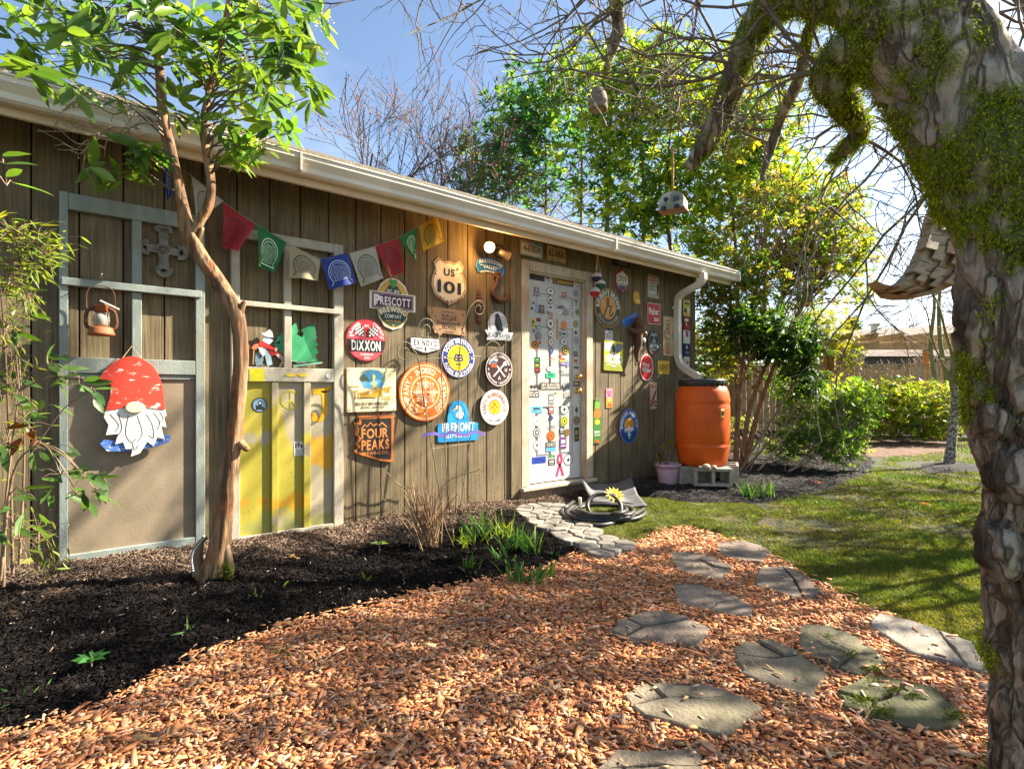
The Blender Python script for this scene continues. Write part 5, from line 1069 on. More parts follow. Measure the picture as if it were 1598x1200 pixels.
for y0_, y1_, z0_, z1_ in ((-.065, .065, .06, .068), (-.065, .065, -.068, -.06), (-.065, -.057, -.06, .06), (.057, .065, -.06, .06), (-.02, .02, -.03, .035)): e_.box(-.006, .004, y0_, y1_, z0_, z1_)
on_barrel(-.05, .45, e_, 'embossed_panel', m_barrel, R_-.006)
on_barrel(.78, .565, MB().box(-.004, .004, -.028, .028, -.045, .045, .003), 'label', paint('#d8a12a')); on_barrel(.78, .57, MB().box(.004, .006, -.018, .018, -.02, .02), 'label_print', paint('#2a1c12'))
# blocks
m_block = noisy('concrete_block', (.26, .235, .18), (.38, .345, .28), 18, .9, .006, 90)
def block(px, py, Z, rz, lab, w=.39, h=.19, d_=.19, flip=False):
    p = at(px, py, Z); p.z = .062
    b = tag(empty('concrete_block', mat=Matrix.Translation(p) @ Matrix.Rotation(rz, 4, 'Z')), lab, 'concrete block', 'blocks under the rain barrel')
    m_ = MB(); t = .032
    for y0_, y1_ in ((-d_/2, -d_/2+t), (d_/2-t, d_/2)): MB().box(-w/2, w/2, y0_, y1_, 0, h, .004).build('face_shell', m_block, b)
    for xc in (-w/2+t/2+.001, 0, w/2-t/2-.001): MB().box(xc-t/2, xc+t/2, -d_/2+t, d_/2-t, .001, h-.001).build('web', m_block, b)
rw = PHI-PI/2
block(1079, 740, 6.05, rw+.25, 'concrete block under the left of the rain barrel'); 
bq = at(1110, 740, 5.98); bq.z = .062
def block_side(px, Z, rz, lab):
    p = at(px, 740, Z); p.z = .062; h = .19
    b = tag(empty('concrete_block', mat=Matrix.Translation(p) @ Matrix.Rotation(rz, 4, 'Z')), lab, 'concrete block', 'blocks under the rain barrel'); w, d_ = .39, .19; t = .032
    for z0_, z1_ in ((0, t), (h-t, h)): MB().box(-w/2, w/2, -d_/2, d_/2, z0_, z1_, .004).build('face_shell', m_block, b)
    for xc in (-w/2+t/2+.001, 0, w/2-t/2-.001): MB().box(xc-t/2, xc+t/2, -d_/2+.002, d_/2-.002, t+.0005, h-t-.0005).build('web', m_block, b)
block_side(1110, 5.86, rw-.1, 'concrete block on its side under the front of the rain barrel')
block(1138, 740, 6.15, rw+1.2, 'concrete block at the right of the rain barrel')
block(1095, 740, 6.38, rw, 'concrete block hidden at the back under the rain barrel')
m_rock = noisy('river_stone', (.28, .24, .16), (.40, .34, .24), 20, .7, .003, 60)
for px, rx_, ry_, rz_, lab in ((1102, .055, .04, .03, 'round tan stone on the block before the barrel'), (1093, .03, .025, .018, 'small pale stone left of the tan stone on the block'), (1114, .035, .03, .022, 'small grey stone right of the tan stone on the block')):
    p = at(px, 720, 5.72); p.z = .062+.19+rz_*.9; bm = bmesh.new(); bmesh.ops.create_icosphere(bm, subdivisions=2, radius=1)
    for v in bm.verts: v.co = Vector((v.co.x*rx_, v.co.y*ry_, v.co.z*rz_))*(1+.12*noise.noise(v.co*1.7+Vector((px, 0, 0))))
    me = bpy.data.meshes.new('stone'); bm.to_mesh(me); bm.free(); me.polygons.foreach_set('use_smooth', [True]*len(me.polygons)); o_ = tag(link('stone', me, m_rock), lab, 'stone'); o_.location = p
# pot with a small plant
P = at(1042, 755, 6.0); P.z = .045; P.y = min(P.y, -.22)
pot = tag(empty('flower_pot', P), 'mauve plastic flower pot holding a small rhododendron beside the barrel', 'flower pot')
m_pot = noisy('mauve_plastic', (.42, .26, .34), (.50, .33, .40), 6, .5, c3=(.40, .30, .28))
MB().lathe([(0, 0), (.088, 0), (.092, .01), (.112, .13), (.120, .17), (.119, .178), (.126, .182), (.130, .20), (.142, .205), (.148, .215), (.148, .225), (.140, .232), (.130, .226), (.124, .19), (.118, .18), (0, .18)], 40).build('pot', m_pot, pot, True)
MB().lathe([(.119, .176), (.09, .196), (0, .20)], 24).build('soil', m_mulch, pot, True)

# ================================================================== hose, mat and sunflower
m_hose = noisy('hose_rubber', (.022, .021, .021), (.042, .04, .038), 18, .45, c3=(.06, .055, .05))
P = on_ground(940, 806, .04)
hs = tag(empty('garden_hose', P), 'black garden hose coiled on the moss beside the cobbles', 'hose')
def gp(px, py, z): return on_ground(px, py, z) - P
pts = []
for k_ in range(4):
    cx, cy, rx, ry = [(945, 799, 62, 15), (938, 800, 52, 12), (942, 797, 47, 10), (940, 795, 38, 8)][k_]
    for i in range(20): a = 2*PI*i/20+.5*k_; pts.append(gp(cx+rx*math.cos(a), cy+ry*math.sin(a), .045+.022*k_+.008*math.sin(3*a)))
MB().tube(smooth_path(pts, 2), .0165, 10).build('coil', m_hose, hs, True)
lp_ = [(960, 785, .10), (968, 795, .06), (966, 808, .05), (952, 817, .045), (925, 819, .045), (895, 813, .045), (880, 804, .05), (877, 796, .06), (885, 790, .08), (895, 783, .06)]
MB().tube(smooth_path([gp(a, b, z) for a, b, z in lp_], 6), .0165, 10).build('loop', m_hose, hs, True)
cl = at(943, 791, 4.42) - P; ax = RGT; 
MB().tube(smooth_path([cl + RGT*(.135*math.cos(t)) + Vector((0, 0, 1))*(.085*math.sin(t)) + FWD*(.10*math.sin(t)) for t in np.linspace(-.9, 2*PI-1.0, 22)], 3), .0165, 10).build('standing_loop', m_hose, hs, True)
MB().lathe([(0, 0), (.014, 0), (.016, .03), (.014, .05), (0, .05)], 12, gp(905, 785, .06)).build('coupling', m_gutter, hs)
# mat
m_mat = noisy('rubber_mat', (.075, .075, .078), (.115, .115, .12), 12, .6, .001, 200)
A = [(902, 765, .10), (935, 764, .17), (985, 762, .17), (1012, 797, .05), (985, 797, .075), (950, 788, .10), (915, 777, .055)]
c0 = on_ground(905, 772, .03); c1 = on_ground(985, 765, .03); c2_ = on_ground(1010, 796, .03); c3_ = on_ground(925, 790, .03)
n = 22; V = []
for j in range(n+1):
    for i in range(n+1):
        u, v = i/n, j/n; p = c0.lerp(c1, u).lerp(c3_.lerp(c2_, u), v); p = p.copy()
        p.z = .055 + .10*max(0, 1-v*2.2)*(.3+.7*u) + .13*math.exp(-((u-.0)/.12)**2)*(1-v) + .07*math.exp(-((v-.62)**2+(u-.45)**2)/.03) + .015*math.sin(u*7)
        V.append(p)
me = np_mesh('doormat', V, [(j*(n+1)+i, j*(n+1)+i+1, (j+1)*(n+1)+i+1, (j+1)*(n+1)+i) for j in range(n) for i in range(n)], True)
mt = tag(link('rubber_mat', me, m_mat), 'grey rubber mat lying rumpled over the coiled hose', 'mat'); md = mt.modifiers.new('thickness', 'SOLIDIFY'); md.thickness = .007
P = at(958, 774, 4.52); sf = tag(empty('sunflower', P), 'bright yellow artificial sunflower lying on the rubber mat', 'flower')
fm = (Vector((-.25, -.55, .8))).normalized().to_track_quat('Z', 'Y').to_matrix().to_4x4(); sf.matrix_basis = Matrix.Translation(P) @ fm
m_pet = noisy('petal_yellow', (.75, .47, .01), (.85, .60, .03), 20, .6)
pm = MB().add([(0, .018, 0), (-.013, .045, .006), (0, .05, .0), (.013, .045, .006), (0, .088, -.004)], [(0, 2, 1), (0, 3, 2), (1, 2, 4), (2, 3, 4)]).mesh('petal', True)
for i in range(26):
    o_ = link('petal', pm, m_pet, sf); o_.matrix_basis = Matrix.Rotation(2*PI*i/13+(.24 if i > 12 else 0), 4, 'Z') @ Matrix.Translation((0, 0, .004 if i > 12 else 0)) @ Matrix.Rotation(.25 if i > 12 else .05, 4, 'X')
MB().lathe([(.03, 0), (.03, .008), (.018, .014), (0, .012)], 20).build('disc', paint('#5c4a2c'), sf, True)

# ================================================================== stepping stones
def zt(l): return [(900+a/2.289, 800+b/2.289) for a, b in l]
STONES = [
 ([(495, 105), (590, 93), (660, 112), (700, 135), (665, 175), (590, 170), (520, 150), (497, 122)], [[(500, 126), (560, 148), (668, 172)]], 0, 'grey flagstone nearest the mossy lawn edge, farthest of the path'),
 ([(330, 140), (385, 135), (470, 150), (560, 195), (525, 243), (440, 225), (355, 200), (335, 165)], [[(335, 166), (420, 166), (474, 151)], [(440, 164), (490, 190), (556, 202)]], 0, 'grey flagstone beside the farthest one, closest to the cobbles'),
 ([(628, 240), (655, 190), (750, 190), (830, 235), (890, 285), (800, 308), (640, 260)], [[(735, 191), (775, 232), (815, 305)], [(775, 226), (838, 240)]], 0, 'grey flagstone with a crooked crack at the lawn edge, third from the far end'),
 ([(340, 250), (440, 247), (560, 290), (640, 335), (630, 370), (520, 360), (360, 320), (345, 290)], [[(465, 349), (500, 318), (590, 305)]], 0, 'long grey flagstone in the second row with a corner crack'),
 ([(118, 420), (150, 380), (250, 347), (310, 345), (400, 370), (487, 402), (440, 478), (360, 465), (200, 460)], [[(168, 441), (235, 400), (405, 374)], [(172, 373), (232, 400)]], 0, 'leftmost grey flagstone lying by itself among the chips'),
 ([(550, 480), (580, 450), (690, 450), (790, 490), (910, 575), (840, 663), (700, 620), (580, 570)], [[(551, 497), (620, 508), (700, 515), (806, 502)], [(640, 451), (690, 480), (745, 510)]], .4, 'broad greenish flagstone in the middle of the path'),
 ([(785, 410), (800, 392), (890, 390), (1000, 430), (1110, 515), (1090, 550), (1000, 578), (920, 550), (790, 480)], [[(930, 554), (990, 505), (1052, 470)]], .6, 'mossy green flagstone in the middle, right of the broad one'),
 ([(1040, 385), (1075, 357), (1200, 385), (1415, 455), (1470, 545), (1470, 575), (1380, 545), (1190, 500), (1050, 410)], [[(1290, 414), (1330, 465), (1400, 551)]], 0, 'pale flagstone against the grass beside the big trunk'),
 ([(925, 635), (1030, 575), (1180, 597), (1270, 605), (1390, 715), (1375, 755), (1200, 770), (1110, 740), (950, 690)], [[(930, 638), (1060, 670), (1130, 640), (1182, 597)], [(1062, 670), (1035, 716)]], 1.0, 'flagstone covered in green moss clumps, nearest the big trunk'),
 ([(160, 650), (215, 607), (300, 598), (480, 605), (570, 640), (668, 690), (540, 808), (400, 770), (230, 725), (190, 690)], [[(188, 688), (320, 655), (450, 658), (592, 650)], [(255, 603), (312, 655)]], .35, 'large grey-brown flagstone in front with a long crack'),
 ([(50, 925), (130, 843), (260, 838), (440, 838), (470, 930), (430, 985), (90, 985)], [[(60, 915), (250, 900), (460, 905)]], .2, 'flagstone cut off by the bottom edge of the picture'),
 ([(1428, 606), (1520, 596), (1600, 625), (1560, 660), (1450, 640)], [], 0, 'small pale flagstone half hidden at the foot of the big trunk')]
def stone_mat(i, green):
    k_ = 'stone_%d' % i; base = [(.205, .16, .12), (.225, .178, .134), (.19, .148, .11), (.235, .185, .14)][i % 4]
    if i == 7: base = (.28, .245, .195)
    gcol = (.085, .09, .03)
    mix = tuple(base[j]*(1-.8*green)+gcol[j]*.8*green for j in range(3))
    return noisy(k_, tuple(v*.72 for v in mix), tuple(v*1.2 for v in mix), 9, .88, .006, 70, c3=(tuple(mix[j]*.6+gcol[j]*.4 for j in range(3)) if green else tuple(v*.8 for v in base)))
def split(poly, crack):
    """cut a polygon along a polyline whose ends lie on its outline"""
    def near(p):
        best = None
        for i in range(len(poly)):
            a, b = Vector(poly[i]), Vector(poly[(i+1) % len(poly)]); ab = b-a; t = max(.02, min(.98, (Vector(p)-a).dot(ab)/ab.length_squared)); q = a+ab*t; d_ = (q-Vector(p)).length
            if best is None or d_ < best[0]: best = (d_, i, t, tuple(q))
        return best
    n0, n1 = near(crack[0]), near(crack[-1])
    if n0[1] == n1[1]: return [poly]
    mid = [tuple(p) for p in crack[1:-1]]; N = len(poly)
    def walk(i, j): # vertices after edge i up to the start of edge j
        out = []; k_ = (i+1) % N
        while True:
            out.append(poly[k_])
            if k_ == j: break
            k_ = (k_+1) % N
        return out
    A = [n0[3]] + walk(n0[1], n1[1]) + [n1[3]] + mid[::-1]; B = [n1[3]] + walk(n1[1], n0[1]) + [n0[3]] + mid
    return [A, B]
def rough_outline(poly, step=.022, amp=.006, seed=0):
    out = []
    for i in range(len(poly)):
        a, b = Vector(poly[i]), Vector(poly[(i+1) % len(poly)]); L_ = (b-a).length; m = max(1, int(L_/step))
        nrm = Vector((-(b-a).y, (b-a).x)).normalized() if L_ > 1e-6 else Vector((0, 0))
        for k_ in range(m):
            p = a.lerp(b, k_/m); d_ = noise.noise(Vector((p.x*22, p.y*22, seed)))*amp; out.append((p.x+nrm.x*d_, p.y+nrm.y*d_))
    return out
def slab(poly, z0, z1, edge=.008, shrink=.0025):
    n = len(poly); c_ = (sum(p[0] for p in poly)/n, sum(p[1] for p in poly)/n); V = []; 
    def ins(d_):
        o_ = []
        for p in poly:
            v = Vector((c_[0]-p[0], c_[1]-p[1])); L_ = v.length or 1; o_.append((p[0]+v.x/L_*d_, p[1]+v.y/L_*d_))
        return o_
    rings = [(ins(shrink), z0), (ins(shrink), z1-edge), (ins(shrink+edge*.4), z1-edge*.35), (ins(shrink+edge), z1)]
    mb = MB(); V = [(x, y, z+(.0025*noise.noise(Vector((x*14, y*14, 0))) if z > z0 else 0)) for r_, z in rings for x, y in r_]
    F = [(k_*n+i, k_*n+(i+1) % n, (k_+1)*n+(i+1) % n, (k_+1)*n+i) for k_ in range(3) for i in range(n)] + [tuple(3*n+i for i in range(n))]
    return mb.add(V, F)
STONE_POLYS = []
for i, (outl_, cracks, green, lab) in enumerate(STONES):
    poly = [tuple(on_ground(a, b, .035)[:2]) for a, b in zt(outl_)]; STONE_POLYS.append(poly)
    cx, cy = sum(p[0] for p in poly)/len(poly), sum(p[1] for p in poly)/len(poly)
    root = tag(empty('stepping_stone', (cx, cy, 0)), lab, 'stepping stone', 'flagstones set in the wood chips')
    pieces = [poly]
    for cr_ in cracks:
        cw = [tuple(on_ground(a, b, .035)[:2]) for a, b in zt(cr_)]
        m_ = cw[len(cw)//2]; best = max(range(len(pieces)), key=lambda q: (bool(inside(pieces[q], np.array([m_[0]]), np.array([m_[1]]))[0]), len(pieces[q])))
        pieces = pieces[:best] + split(pieces[best], cw) + pieces[best+1:]
    for j, pc in enumerate(pieces):
        ro = rough_outline(pc, seed=i); ro = [(x-cx, y-cy) for x, y in ro]
        slab(ro, -.02, .035+.004*((j*7+i) % 3-1), .009, .0065).build('stone_piece', stone_mat(i, green), root)
# ================================================================== cobbled path: each cobble its own piece
pave = tag(empty('cobbled_path'), 'short path of pale irregular cobbles below the door', None, None, 'structure')
link('mortar_bed', np_mesh('mortar_bed', [(*p, .030) for p in PAVE], [tuple(range(len(PAVE)))]), m_mulch, pave)
xs = [p[0] for p in PAVE]; ys = [p[1] for p in PAVE]; seeds = []
rr0 = random.Random(3); tries = 0
while tries < 4000:
    tries += 1; p = (rr0.uniform(min(xs), max(xs)), rr0.uniform(min(ys), max(ys)))
    if inside(PAVE, np.array([p[0]]), np.array([p[1]]))[0] and all((p[0]-q[0])**2+(p[1]-q[1])**2 > .084**2 for q in seeds): seeds.append(p)
def clip(poly, px, py, nx, ny):
    out = []
    for i in range(len(poly)):
        a, b = poly[i], poly[(i+1) % len(poly)]; da = (a[0]-px)*nx+(a[1]-py)*ny; db = (b[0]-px)*nx+(b[1]-py)*ny
        if da <= 0: out.append(a)
        if (da <= 0) != (db <= 0): t = da/(da-db); out.append((a[0]+(b[0]-a[0])*t, a[1]+(b[1]-a[1])*t))
    return out
m_cob = [noisy('cobble_%d' % i, tuple(v*.8 for v in c_), tuple(v*1.15 for v in c_), 16, .85, .003, 90) for i, c_ in enumerate([(.19, .172, .145), (.23, .21, .175), (.165, .15, .125)])]
for i, s_ in enumerate(seeds):
    poly = [(s_[0]+.09*math.cos(t), s_[1]+.09*math.sin(t)) for t in np.linspace(0, 2*PI, 13)[:-1]]
    for q in seeds:
        if q is s_: continue
        dx, dy = q[0]-s_[0], q[1]-s_[1]; d_ = math.hypot(dx, dy)
        if d_ < .25: poly = clip(poly, (s_[0]+q[0])/2-dx/d_*.006, (s_[1]+q[1])/2-dy/d_*.006, dx/d_, dy/d_)
        if len(poly) < 3: break
    if len(poly) < 3: continue
    slab(rough_outline(poly, .03, .004, i), .02, .052+rr0.uniform(-.005, .005), .008, .001).build('cobble', m_cob[i % 3], pave)
# ================================================================== foliage and branch helpers
LT = np.array([(0, 0, 0), (-.5, .42, .10), (0, .45, -.02), (.5, .42, .10), (0, 1, -.12)]); LF = np.array([(0, 2, 1), (0, 3, 2), (1, 2, 4), (2, 3, 4)])
LTH = np.array([(0, 0, 0), (-.30, .16, .05), (0, .18, -.02), (.30, .16, .05), (-.5, .42, .11), (0, .44, -.01), (.5, .42, .11), (-.36, .72, .05), (0, .74, -.05), (.36, .72, .05), (0, 1, -.16)])
LFH = np.array([(0, 2, 1), (0, 3, 2), (1, 2, 5), (1, 5, 4), (2, 3, 6), (2, 6, 5), (4, 5, 8), (4, 8, 7), (5, 6, 9), (5, 9, 8), (7, 8, 10), (8, 9, 10)])
LT2 = np.array([(0, 0, 0), (-.5, .5, .1), (.5, .5, .1), (0, 1, -.1)]); LF2 = np.array([(0, 2, 1), (1, 2, 3)])
def unit(a): return a/np.maximum(np.linalg.norm(a, axis=-1, keepdims=True), 1e-9)
def leaf_arrays(P, D, L, W, col, rng, curl=1.0, up=None, hi=False):
    LT_, LF_ = (LT2, LF2) if hi == 2 else (LTH, LFH) if hi else (LT, LF); nv = len(LT_); n = len(P); D = unit(D); h = unit(rng.normal(size=(n, 3))*.55+np.array([0, 0, 1.0])) if up is None else up
    S_ = unit(np.cross(D, h)); N_ = np.cross(S_, D)
    T = LT_[None]*np.ones((n, 1, 1)); T[..., 2] *= rng.uniform(.3, 1.9, (n, 1)); T[..., 0] += T[..., 1]**2*rng.normal(size=(n, 1))*.22; v = P[:, None, :] + S_[:, None, :]*(T[..., 0:1]*W[:, None, None]) + D[:, None, :]*(T[..., 1:2]*L[:, None, None]) + N_[:, None, :]*(T[..., 2:3]*curl*np.maximum(W, .3*L)[:, None, None])
    F = (np.arange(n)[:, None, None]*nv+LF_[None]).reshape(-1, 3); C = np.repeat(col, nv, axis=0); return v.reshape(-1, 3), F, C
def palette(rng, n, cols, jit=.18):
    c = np.array(cols)[rng.integers(0, len(cols), n)]; return np.clip(c*(1+rng.normal(size=(n, 1))*jit)*(1+rng.normal(size=(n, 3))*.06), .003, 1)
def whorls(C, rng, per, L, W, cols, spread=.9, out=None, droop=-.15, hi=False):
    """rosettes of leaves round twig tips"""
    n = len(C); k = rng.integers(max(2, per-2), per+3, n); idx = np.repeat(np.arange(n), k); m = len(idx)
    ax = unit(rng.normal(size=(n, 3))*.5+(np.array([0, 0, .8]) if out is None else out))
    a = rng.uniform(0, 2*PI, m); ref = unit(np.cross(ax, np.array([.3, .5, .1]))); r2 = np.cross(ax, ref)
    rad = ref[idx]*np.cos(a)[:, None]+r2[idx]*np.sin(a)[:, None]; up_ = ax[idx]
    D = rad*spread + up_*rng.uniform(-.25, .6, (m, 1)) + np.array([0, 0, droop]); P = C[idx]+up_*rng.uniform(-.5, .2, (m, 1))*L*.5
    ll = L*rng.uniform(.6, 1.15, m); base = palette(rng, n, cols)[idx]; col = np.clip(base*(1+rng.normal(size=(m, 1))*.12), .002, 1)
    return leaf_arrays(P, D, ll, W*ll/L*rng.uniform(.8, 1.15, m), col, rng, 1.0, unit(up_+rng.normal(size=(m, 3))*.25), hi)
m_leaf = attr_mat('leaf_broad', .42, .55, (1.65, 1.55, .55), .35)
m_leafsoft = attr_mat('leaf_soft', .5, .5, (1.6, 1.5, .6), .3)
m_grass = attr_mat('grass_blade', .55, .4, (1.4, 1.4, .6), .25)
m_bark = noisy('bark_brown', (.16, .10, .06), (.30, .20, .125), 14, .9, .006, 50, stretch=(1, 1, .25), c3=(.10, .065, .04))
m_barkpeel = noisy('peeling_bark', (.10, .052, .024), (.30, .18, .09), 34, .85, .008, 70, stretch=(1, 1, .10), c3=(.24, .095, .032), lo=.42, hi=.60)
m_twig = noisy('twig_grey', (.10, .075, .06), (.17, .13, .10), 20, .85); m_twigl = noisy('twig_pale', (.24, .17, .11), (.36, .27, .18), 20, .85)
def grow(p, d_, L, r, lev, rng, out, nch=(3, 5), bend=.25, up=.12, ang=(.4, .9), shrink=(.55, .78), rs=.55, minr=.0015, sides=None):
    n = 5; pts = [Vector(p)]; dv = Vector(d_).normalized()
    for i in range(n):
        dv = (dv + Vector(rng.normal(size=3))*bend*.35 + Vector((0, 0, up*.3))).normalized(); pts.append(pts[-1]+dv*(L/n))
    out.append((pts, [max(r*(1-.55*i/n), minr) for i in range(n+1)], lev))
    if lev == 0: return
    for k in range(int(rng.integers(nch[0], nch[1]+1))):
        t = rng.uniform(.3, 1.0); i = min(int(t*n), n-1); q = pts[i].lerp(pts[i+1], t*n-i)
        base = (pts[i+1]-pts[i]).normalized(); rv = Vector(rng.normal(size=3)); rv = (rv-base*rv.dot(base)).normalized(); a = rng.uniform(*ang)
        grow(q, base*math.cos(a)+rv*math.sin(a), L*rng.uniform(*shrink), max(r*rs*(1-.3*t), minr), lev-1, rng, out, nch, bend, up, ang, shrink, rs, minr)
def tubes(out, sides=lambda lev: 5):
    mb = MB()
    for pts, rad, lev in out: mb.tube(pts, rad, sides(lev), False)
    V = np.array([tuple(v) for v in mb.v], dtype=np.float32); F = np.array(mb.f, dtype=np.int32); return V, F
def tube_obj(name, out, mat, parent, sides=lambda lev: 5, kind=None):
    V, F = tubes(out, sides); return link(name, np_mesh(name, V, F, True), mat, parent, kind)
def rel(V, root): return np.asarray(V)-np.array(root.location)
def shift(o, root):
    """geometry was made in world space: move it under a root that stands elsewhere"""
    o.parent = root; o.matrix_parent_inverse = Matrix.Translation(-Vector(root.location)); return o

# ================================================================== crooked little evergreen before the shed
rng = np.random.default_rng(11)
Zt = 2.95
base = at(333, 893, Zt); base.z = 0
pt = tag(empty('evergreen_tree', base), 'crooked brown-barked small evergreen tree standing in the mulch by the shed', 'tree')
def trunk(pxs, rad, n=6, Zs=None): 
    pts = smooth_path([at(a, b, (Zs[i] if Zs else Zt)) for i, (a, b) in enumerate(pxs)], n); return pts, lerp_list([r*Zt/FPX for r in rad], len(pts))
def bark_mesh(name, pts, rad, mat, root, n=18, amp=.12, fr=9, ridges=5):
    mb = MB().tube(pts, rad, n, True); me = bpy.data.meshes.new(name); me.from_pydata(mb.v, [], mb.f); V = []
    for j, v in enumerate(mb.v):
        i = min(j//n, len(pts)-1); c_ = Vector(pts[i]); dv = Vector(v)-c_; a = 2*PI*(j % n)/n
        f = 1+amp*noise.noise(Vector((math.cos(a)*1.2, math.sin(a)*1.2, c_.z*fr)))+amp*.9*noise.noise(Vector((math.cos(a)*ridges, math.sin(a)*ridges, c_.z*fr*.35)))
        V.append(c_+dv*f)
    me.vertices.foreach_set('co', np.array([tuple(v) for v in V], dtype=np.float32).ravel()); me.polygons.foreach_set('use_smooth', [True]*len(me.polygons)); me.update()
    return shift(link(name, me, mat), root)
p1, r1 = trunk([(330, 915), (336, 880), (346, 830), (356, 760), (364, 690), (373, 600), (375, 530), (364, 478), (335, 432), (308, 392), (292, 358), (285, 322), (276, 285), (266, 235), (255, 185), (250, 120), (246, 60), (250, -30)], [25, 18, 14, 12, 11, 10.5, 10.5, 11.5, 11.5, 11, 11, 9, 9, 8.5, 7.5, 6.5, 5.5, 4])
bark_mesh('trunk', p1, r1, m_barkpeel, pt, 22, .16, 8)
p2, r2 = trunk([(298, 372), (312, 345), (326, 318), (329, 280), (322, 235), (317, 195), (325, 150), (338, 90), (352, 30), (360, -30)], [8, 7, 7, 6.5, 6, 5.5, 5, 4, 3.5, 2.5])
bark_mesh('limb', p2, r2, m_barkpeel, pt, 14, .14, 8)
for pp in ([(300, 392), (308, 380), (316, 355)], [(370, 500), (378, 478), (383, 470)], [(374, 690), (384, 700), (388, 698)]):
    q, rr_ = trunk(pp, [7, 5, 3]); bark_mesh('stub', q, rr_, m_barkpeel, pt, 10)
# root flare and moss
for pp in ([(318, 915), (308, 880), (312, 850), (322, 838)], [(350, 905), (356, 885), (352, 850)]):
    q, rr_ = trunk(pp, [12, 9, 6, 3][:len(pp)]); bark_mesh('root', q, rr_, m_bark, pt, 12)
mv = [at(352+rng.normal()*6, 893+rng.normal()*9, Zt-.05) for _ in range(260)]; mP = np.array([tuple(v) for v in mv]); mP[:, 2] = np.maximum(mP[:, 2], .06)
V, F, C = leaf_arrays(mP, rng.normal(size=(len(mP), 3))*.6+np.array([.3, -.5, .6]), rng.uniform(.012, .03, len(mP)), np.full(len(mP), .008), palette(rng, len(mP), [(.16, .19, .02), (.10, .15, .02)]), rng)
shift(link('moss', np_mesh('moss', V, F, False, C), m_grass, None, 'stuff'), pt)
# crown: rosettes of long leaves; anchors follow the photograph's clumps
clumps = [(40, 60, 45), (95, 40, 60), (60, 110, 40), (130, 90, 60), (170, 40, 60), (110, 150, 35), (230, 60, 55), (190, 120, 45), (280, 60, 50), (300, 120, 40), (350, 60, 60), (400, 50, 60), (440, 90, 45), (470, 60, 45), (480, 140, 35), (430, 150, 45), (375, 130, 45), (350, 180, 45), (400, 200, 40), (450, 190, 40), (300, 175, 30),
          (210, 220, 35), (185, 255, 40), (160, 265, 22), (360, 225, 35), (385, 240, 22), (200, 10, 70), (320, 5, 70), (430, 10, 60), (100, -10, 60), (500, 130, 15), (155, 165, 25), (60, 20, 50), (140, 20, 60), (250, 20, 60), (380, 20, 60), (470, 30, 40), (85, 80, 50), (320, 90, 50), (420, 110, 50)]
cent = []; 
for cx, cy, sp_ in clumps:
    for _ in range(int(1.3+sp_/15)):
        px, py = cx+rng.normal()*sp_*.5, cy+rng.normal()*sp_*.42; Zz = Zt+rng.normal()*.22
        if px < -40 or py > 325 or (px > 250 and py > 262 and px < 340): continue
        if px > 523: continue
        q = at(px, py, Zz)
        if q.y > -.56 and q.z < 2.75: q = at(px, py, Zt-.25)
        if q.y > -.56 and q.z < 2.75: continue
        cent.append(q)
allp = [Vector(p) for p in p1[30:]+p2[10:]]
tw = []
for q in cent:
    a = min(allp, key=lambda p: (p-q).length + (0 if p.z < q.z else .25)); L_ = (q-a).length
    mid = a.lerp(q, .5)+Vector(rng.normal(size=3))*.05*L_+Vector((0, 0, .06*L_)); m2 = a.lerp(q, .25)+Vector((0, 0, .08*L_))
    tw.append((smooth_path([a, m2, mid, q], 2), lerp_list([.007, .0035, .0018], 7), 0))
shift(tube_obj('twigs', tw, m_twig, None, kind='stuff'), pt)
CC = np.array([tuple(q) for q in cent]); LC = [(.055, .12, .03), (.09, .18, .03), (.14, .25, .035), (.06, .14, .055), (.20, .31, .035)]
V, F, C = whorls(CC, rng, 7, .145, .044, LC, droop=-.45, hi=True)
nl = len(V)//11; centers = V.reshape(-1, 11, 3)[:, 5]; dep = np.array([depth(c_) for c_ in centers])
# the nearest leaves are pieces of their own
vis = np.array([((c_-np.array(CAM)) @ np.array(RGT))/dd for c_, dd in zip(centers, dep)]); order = [i for i in np.argsort(dep) if abs(vis[i]) < .93 and (HORIZ-(centers[i][2]-CAM.z)/dep[i]*FPX) > 5][:290]
keep = np.ones(nl, bool); keep[order] = False
m_leaf1 = attr_mat('leaf_single', .36, .42, (1.7, 1.55, .55), .45, rnd=True, c1=(.055, .13, .035), c2=(.18, .29, .035))
Vr = V.reshape(-1, 11, 3)
for i in order:
    me = np_mesh('leaf', Vr[i]-Vr[i, 0], LFH, True); o_ = link('leaf', me, m_leaf1); shift(o_, pt); o_.location = Vr[i, 0]
kk = np.nonzero(keep)[0]; V2 = Vr[kk].reshape(-1, 3); F2 = (np.arange(len(kk))[:, None, None]*11+LFH[None]).reshape(-1, 3); C2 = C.reshape(-1, 11, 3)[kk].reshape(-1, 3)
shift(link('crown', np_mesh('crown', V2, F2, True, C2), m_leaf, None, 'stuff'), pt)
# creamy flower tassels
fc = CC[rng.choice(len(CC), 34, False)]; P_ = []; D_ = []
for c_ in fc:
    for _ in range(5):
        dd = unit(rng.normal(size=3)*np.array([1, 1, .3])+np.array([0, 0, -.7]))
        for j in range(12): P_.append(c_+dd*.008*j+rng.normal(size=3)*.004); D_.append(rng.normal(size=3)+np.array([0, 0, -1]))
P_ = np.array(P_); V, F, C = leaf_arrays(P_, np.array(D_), np.full(len(P_), .010), np.full(len(P_), .007), palette(rng, len(P_), [(.62, .55, .36), (.5, .42, .2)]), rng)
shift(link('blossom', np_mesh('blossom', V, F, False, C), m_leafsoft, None, 'stuff'), pt)
